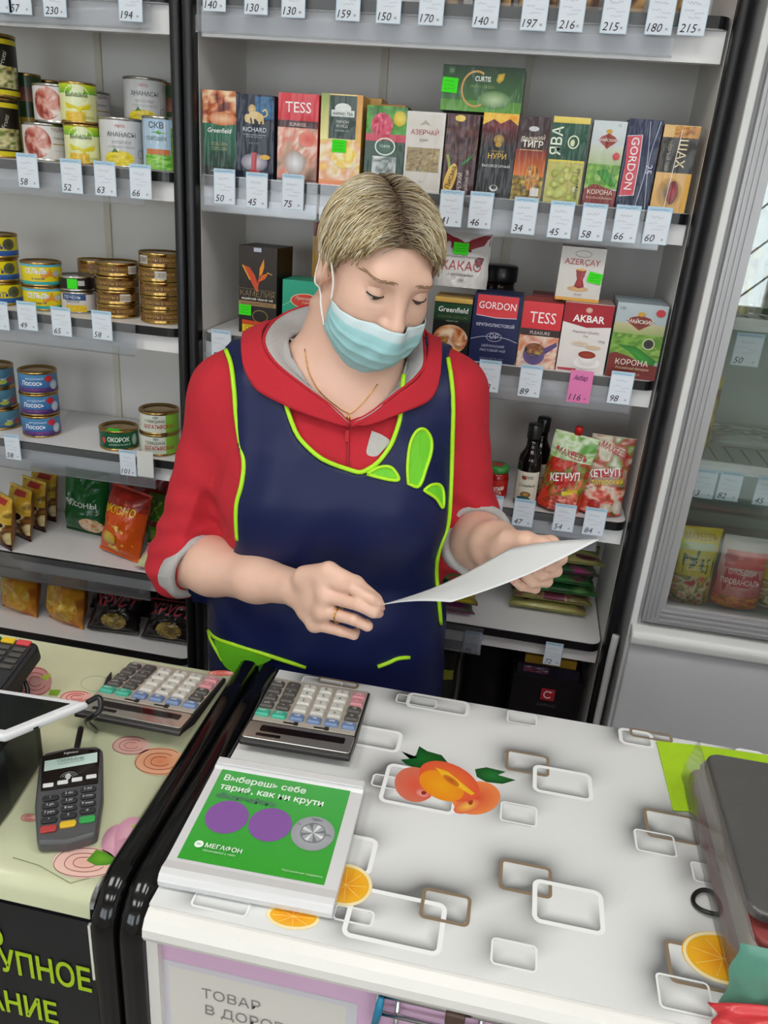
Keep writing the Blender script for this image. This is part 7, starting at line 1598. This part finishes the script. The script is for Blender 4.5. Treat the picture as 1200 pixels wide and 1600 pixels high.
# ---- necklace and ring
nk_ = safe(spline([(476, 545), (482, 580), (500, 612), (525, 634), (544, 645), (556, 640), (572, 624), (590, 600)], 36), BD, .0012)
MT['goldj'] = mat('gold_jewellery', 'd8a85a', .2, 1.0)
ne = wadd(G().tube(nk_, .0008, 6).obj('necklace', MT['goldj'], wom, smooth=True))
pz = trace(BD, 544, 655, .003); wadd(G().lathe([(.001, -.006), (.0035, -.004), (.004, 0), (.002, .005), (.0008, .007)], 10, pz).obj('pendant', MT['goldj'], wom, smooth=True))
a = RM[2]+(RF[2][0]-RM[2])*.52; d = (RF[2][0]-RM[2]); d /= np.linalg.norm(d); u = np.cross(d, (0, 0, 1.)); u /= np.linalg.norm(u); v = np.cross(d, u)
wadd(G().tube([a+.0108*(math.cos(t)*u+math.sin(t)*v) for t in np.linspace(0, 2*math.pi, 25)], .0011, 6, cap=False).obj('ring', MT['goldj'], wom, smooth=True))
# ---- finger nails
MT['nail'] = mat('fingernail', 'e2a99a', .25, var=.03)
def nail(tip, prev, nd, r):
    d_ = tip-prev; d_ /= np.linalg.norm(d_); n_ = np.asarray(nd, float); n_ = n_-d_*(n_@d_); n_ /= np.linalg.norm(n_); b_ = np.cross(d_, n_)
    c_ = tip+d_*.001+n_*r*.80; v = []
    for i in range(7):
        e = math.pi*(i/6-.5)
        for j in range(14):
            a_ = 2*math.pi*j/14; v.append(c_+d_*.0058*math.cos(e)*math.cos(a_)+b_*.0046*math.cos(e)*math.sin(a_)+n_*(.0016*math.sin(e)-.0016*(math.cos(e)*math.sin(a_))**2))
    wadd(bigmesh('fingernail', np.array(v), np.array([(i*14+j, i*14+(j+1) % 14, (i+1)*14+(j+1) % 14, (i+1)*14+j) for i in range(6) for j in range(14)]), MT['nail'], wom))
for k in range(4): nail(LF[k][2], LF[k][1], (-.1, -1, -.35), .0072)
nail(q((588, 936, .927)), q((556, 912, .932)), (.2, -.7, .7), .0078); nail(RF[0][2], RF[0][1], (.3, -1, .1), .0070)
# ---- eyes, lids, brows
def headhit(x, z, off=0.0, y0=.17):
    y = y0
    for _ in range(120):
        v_ = HEAD.ev(hw((x, y, z)))-off
        if v_ < .0002: break
        y -= max(.0004, v_*.7)
    return y
MT['eyewhite'] = mat('eye_white', 'd8d2cc', .15); MT['iris'] = mat('iris', '4a4a44', .1); MT['lash'] = mat('lash_dark', '33261f', .7)
def sph(c, r, e0, e1, a0, a1, n=10, m_=16):
    v = []; 
    for i in range(n+1):
        e = math.radians(e0+(e1-e0)*i/n)
        for j in range(m_+1):
            a = math.radians(a0+(a1-a0)*j/m_); v.append(hw(np.asarray(c)+r*np.array([math.cos(e)*math.sin(a), math.cos(e)*math.cos(a), math.sin(e)])))
    f = np.array([(i*(m_+1)+j, i*(m_+1)+j+1, (i+1)*(m_+1)+j+1, (i+1)*(m_+1)+j) for i in range(n) for j in range(m_)])
    return np.array(v), f
for s_ in (-1, 1):
    ex, ez = s_*.032, .025; ey = headhit(ex, ez)-.0080; c = (ex, ey, ez)
    wadd(bigmesh('eyeball', *sph(c, .0132, -89, 89, -180, 180), MT['eyewhite'], wom))
    wadd(bigmesh('iris', *sph(c, .0135, -48, 6, -27, 27), MT['iris'], wom))
    wadd(bigmesh('eyelid', *sph(c, .0145, -2, 88, -100, 100), MT['skin'], wom)); wadd(bigmesh('eyelid', *sph(c, .0143, -88, -34, -100, 100), MT['skin'], wom))
    L_ = [hw(np.array(c)+.0149*np.array([math.cos(math.radians(e))*math.sin(math.radians(a)), math.cos(math.radians(e))*math.cos(math.radians(a)), math.sin(math.radians(e))])) for a, e in zip(np.linspace(-72, 72, 16), -2-3*np.cos(np.linspace(-1.5, 1.5, 16)))]
    wadd(G().tube(L_, .0011, 5).obj('eyelashes', MT['lash'], wom, smooth=True))
    g = G(); rr = random.Random(5)
    for k in range(46):
        t = k/45; x = s_*(.013+.040*t); z = .0490+.0035*math.sin(t*2.2)-.006*t+rr.uniform(-.0020, .0020); y = headhit(x, z)
        p0 = hw((x, y+.0006, z)); p1 = hw((x+s_*.005, headhit(x+s_*.005, z+.001-.002*t)+.0008, z+.001-.002*t)); g.tube([p0, (p0+p1)/2, p1], [.0006, .0005, .0002], 4)
    wadd(g.obj('eyebrow', mat('brow_hair', '9a7c5e', .8), wom))
# ---- face mask
def radhit(phi, z, off):
    d = np.array([math.sin(phi), math.cos(phi), 0]); o_ = np.array([0, .012, z]); r = .16
    for _ in range(120):
        v_ = HEAD.ev(hw(o_+d*r))-off
        if v_ < .0002: break
        r -= max(.0004, v_*.7)
    return r
nS, nT = 44, 30; Vm = []; Cm = []
for j in range(nT+1):
    t = j/nT
    for i in range(nS+1):
        s_ = i/nS*2-1; phi = math.radians(70*s_); a = abs(s_)
        zt = -.010-.008*a**1.5+.004*math.exp(-(s_/.12)**2); zb = -.103+.042*a**2.2
        z = zt+(zb-zt)*t
        Vm.append((phi, z, t, s_))
r0 = {}
Vm2 = []
for j in range(nT+1):
    for i in range(nS+1):
        phi, z, t, s_ = Vm[j*(nS+1)+i]
        rh = radhit(phi, z, .0035)
        Vm2.append(rh)
Rg = np.array(Vm2).reshape(nT+1, nS+1)
for i in range(nS+1):
    s_ = i/nS*2-1; top_, bot_ = Rg[0, i], Rg[-1, i]
    for j in range(nT+1):
        t = j/nT; Rg[j, i] = max(Rg[j, i], top_*(1-t)+bot_*t+.016*math.sin(math.pi*min(1, t*1.05))**.8*(1-abs(s_)**2.5))
for _ in range(3): Rg[1:-1, 1:-1] = (Rg[1:-1, 1:-1]*2+Rg[:-2, 1:-1]+Rg[2:, 1:-1]+Rg[1:-1, :-2]+Rg[1:-1, 2:])/6
mv = []; mc = []
cA, cB = lin('a5d6da'), lin('cfe2e6')
for j in range(nT+1):
    for i in range(nS+1):
        phi, z, t, s_ = Vm[j*(nS+1)+i]; r = Rg[j, i]
        pl = 0
        for p_ in (.30, .50, .70): pl += .0026*np.clip(1-abs(t-p_-.05)/.05, 0, 1)*(1 if t > p_ else 0)
        r += pl*(1-abs(s_)**6)+.0008*math.sin(s_*23+t*11)
        mv.append(hw((math.sin(phi)*r, .012+math.cos(phi)*r, z))); mc.append(cB if t < .14 else cA)
mf = np.array([(j*(nS+1)+i, j*(nS+1)+i+1, (j+1)*(nS+1)+i+1, (j+1)*(nS+1)+i) for j in range(nT) for i in range(nS)])
MT['mask'] = printmat('mask_fabric', .75, 0, .1, 300)
mask = wadd(bigmesh('face_mask', np.array(mv), mf, MT['mask'], wom, np.array(mc))); md = mask.modifiers.new('thick', 'SOLIDIFY'); md.thickness = .0012; md.offset = 1
MT['loop'] = mat('white_elastic', 'eeece8', .7)
mv = np.array(mv)
for sd_, col_ in ((-1, 0), (1, nS)):
    A0 = mv[col_]; B0 = mv[nT*(nS+1)+col_]
    up_ = [A0, hw((sd_*.0745, .030, .005)), hw((sd_*.0800, .014, .028)), hw((sd_*.0800, -.004, .039)), hw((sd_*.079, -.020, .030))]
    dn_ = [B0, hw((sd_*.0700, .012, -.045)), hw((sd_*.0735, -.006, -.030)), hw((sd_*.076, -.022, -.015)), hw((sd_*.079, -.027, .012))]
    for P_ in (up_, dn_):
        P2 = spline(P_, 24)
        for k in range(len(P2)):                      # keep the elastic just outside the skin
            for _ in range(12):
                v_ = HEAD.ev(P2[k])
                if v_ > .0016: break
                P2[k] = P2[k]+(HM[:, 0]*sd_)*(.0018-v_)
        wadd(G().tube(P2, .0015, 6).obj('ear_loop', MT['loop'], mask, smooth=True)).parent = mask
# ---- hair
def zline(y, x):
    y = np.asarray(y, float)
    return np.interp(y, [-.11, -.07, -.035, -.012, .012, .035, .055, .075, .09], [-.06, -.055, -.040, .006, .036, .057, .079, .097, .108])-.25*0*x
CAP = Prims(); CAP.ell(hw(SKC), SKR+.0075, HM, 0)
F, lo, h, ax = CAP.grid(HC-.14, HC+.17, .0035)
X = ax[0][:, None, None]-HC[0]; Y = ax[1][None, :, None]-HC[1]; Z = ax[2][None, None, :]-HC[2]
lx_, ly_, lz_ = [X*HM[0, i]+Y*HM[1, i]+Z*HM[2, i] for i in range(3)]
F = np.maximum(F, (zline(ly_, lx_)-lz_)).astype(np.float32)
V, Q = snet(F, lo, h); V = relax(V, Q, 2, .5); del F
hl = (V-HC)@HM; XP = -.014
dk, bl_ = lin('5f4c3a'), lin('c2a97c')
wpart = np.exp(-((hl[:, 0]-XP)/.018)**2)*(hl[:, 2] > .07)
capc = bl_[None]*(1-wpart[:, None])+dk[None]*wpart[:, None]
rng = np.random.RandomState(4)
SV, SF, SCc = [V], [Q], [capc]; nv = len(V)
cols_ = [lin(c) for c in ('ddcba4', 'eaddba', 'd0bb92', 'f4ead0', 'dac79e', 'b8a274', 'efe3c4')]
NS, NP = 6200, 11
cnt_ = 0
strv, strf, strc = [], [], []
while cnt_ < NS:
    p = rng.normal(size=3); p /= np.linalg.norm(p); p = SKC+p*(SKR+.004)
    if p[2] < zline(p[1], p[0])+.004: continue
    if cnt_ % 3 == 0:                                   # extra roots close to the parting
        p[0] = XP+rng.normal()*.016
        q_ = 1-((p[0]-SKC[0])/SKR[0])**2-((p[1]-SKC[1])/SKR[1])**2
        if q_ <= .12: continue
        p[2] = SKC[2]+SKR[2]*math.sqrt(q_)
        if p[2] < zline(p[1], p[0])+.004: continue
    cnt_ += 1
    sg = 1 if p[0] > XP else -1; L = rng.uniform(.06, .115)*(1.0 if p[1] > -.03 else .85); pts = []; step = L/(NP-1)
    c0 = cols_[rng.randint(len(cols_))]; lk = [float(vnoise(np.array([p[0]*55+k*9]), np.array([p[1]*55+p[2]*40]), 3+k)[0])-.5 for k in range(3)]; jit = rng.normal(size=3)*.10+np.array(lk)*.75; lift = rng.uniform(.001, .011)
    x_ = p.copy(); fx = rng.uniform(-.45, .12) if p[1] > .0 else rng.uniform(-.6, -.1); dead = False
    for k in range(NP):
        s_ = k/(NP-1)
        nrm = (x_-SKC)/(SKR**2); nrm /= np.linalg.norm(nrm)
        e = (x_-SKC)/(SKR+lift*math.sin(math.pi*min(1, .15+s_*.85))+.006)
        x_ = SKC+(x_-SKC)/np.linalg.norm(e) if x_[2] > -.005 else x_
        pts.append(x_.copy())
        lim = zline(x_[1], x_[0])-rng.uniform(-.004, .014)-(.010 if x_[1] < .0 else 0)-(.016 if abs(x_[0]) > .055 and -.03 < x_[1] < .022 else 0)
        if x_[2] < lim and k > 2:
            for _ in range(NP-1-k): pts.append(x_.copy()+nrm*1e-4)
            break
        side = abs(x_[0]-XP)/.074
        d = np.array([sg*(1.0-.8*side), fx*(1-.4*side)+(.10 if p[1] > .06 else 0), -.25-1.1*side])+jit
        d -= nrm*(d@nrm); d /= np.linalg.norm(d)+1e-9; x_ = x_+d*step
    pts = np.array(pts[:NP]); rr = np.linspace(.0011, .0005, NP); t_ = np.gradient(pts, axis=0); t_ /= np.linalg.norm(t_, axis=1)[:, None]+1e-9
    nn = (pts-SKC)/(SKR**2); nn /= np.linalg.norm(nn, axis=1)[:, None]; bb = np.cross(t_, nn); bb /= np.linalg.norm(bb, axis=1)[:, None]+1e-9
    ring_ = np.stack([pts+bb*rr[:, None], pts+nn*rr[:, None]*.8, pts-bb*rr[:, None]], 1)          # three-sided strand
    strv.append(ring_.reshape(-1, 3))
    near = math.exp(-((p[0]-XP)/.022)**2) if p[2] > .05 else .10
    s_ = np.linspace(0, 1, NP); rootmix = np.clip((near*.95+.05)*(1-s_*1.7), 0, 1)[:, None]
    cc = c0[None]*(1-rootmix)+dk[None]*rootmix; strc.append(np.repeat(cc, 3, axis=0))
ii = np.arange(NP-1)
tmpl = np.array([(i*3+k, i*3+(k+1) % 3, (i+1)*3+(k+1) % 3, (i+1)*3+k) for i in range(NP-1) for k in range(3)])
SVv = np.vstack(strv)@HM.T+HC; SFf = np.vstack([tmpl+j*NP*3 for j in range(NS)])
MT['hair'] = printmat('hair_strands', .36, 0, 0)
wadd(bigmesh('hair', np.vstack([V, SVv]), np.vstack([Q, SFf+len(V)]), MT['hair'], wom, np.vstack([capc, np.vstack(strc)])))
# ---- trousers and shoes
TR = Prims(); 
for s_ in (-1, 1):
    TR.cone(tl(s_*.10, 0, .78), tl(s_*.095, .0, .45), .10, .075, .03); TR.cone(tl(s_*.095, 0, .45), tl(s_*.09, -.01, .07), .075, .058, .03)
TR.cone(tl(-.06, 0, .80), tl(.06, 0, .80), .13, .13, .04)
F, lo, h, ax = TR.grid((-.60, .95, .0), (.05, 1.42, .97), .009)
V, Q = snet(F, lo, h); wadd(bigmesh('trousers', V, Q, mat('dark_trousers', '1c1d24', .8), wom)); del F
SH = Prims()
for s_ in (-1, 1): SH.cone(tl(s_*.09, -.02, .045), tl(s_*.095, .10, .035), .044, .034, .02)
F, lo, h, ax = SH.grid((-.50, 1.0, -.02), (-.05, 1.32, .13), .006); F = np.maximum(F, -(ax[2]-.001)[None, None, :].astype(np.float32))
V, Q = snet(F, lo, h)
for s_ in (-1, 1):
    cx0 = tl(0, 0, 0); fm = ((V[Q].mean(1)[:, :2]-TC)@TLx)*s_ > 0; qq = Q[fm]; used, inv = np.unique(qq, return_inverse=True)
    wadd(bigmesh('shoe', V[used], inv.reshape(qq.shape), MT['black_edge'], wom))
# ---- the sheet of paper in her hands
PA, PB, PC, PD = PY(592, 946, .915), PY(705, 941, .868), PY(937, 843, .925), PY(797, 857, .972)
n = 16; v = []
for j in range(n+1):
    for i in range(n+1):
        a, b = i/n, j/n; p = (PA*(1-a)+PD*a)*(1-b)+(PB*(1-a)+PC*a)*b
        p = p+np.array([0, 0, -.010*math.sin(math.pi*a)*(1-.3*b)+.004*math.sin(math.pi*b)]); v.append(p)
f = np.array([(j*(n+1)+i, j*(n+1)+i+1, (j+1)*(n+1)+i+1, (j+1)*(n+1)+i) for j in range(n) for i in range(n)])
pap = mk('paper_sheet', v, f, mat('white_paper', 'dfe1e2', .7, var=.02, Subsurface_Weight=.0), None, None, True)
md = pap.modifiers.new('thick', 'SOLIDIFY'); md.thickness = .0004
tag(pap, 'white sheet of paper held in both hands by the shop assistant', 'paper')
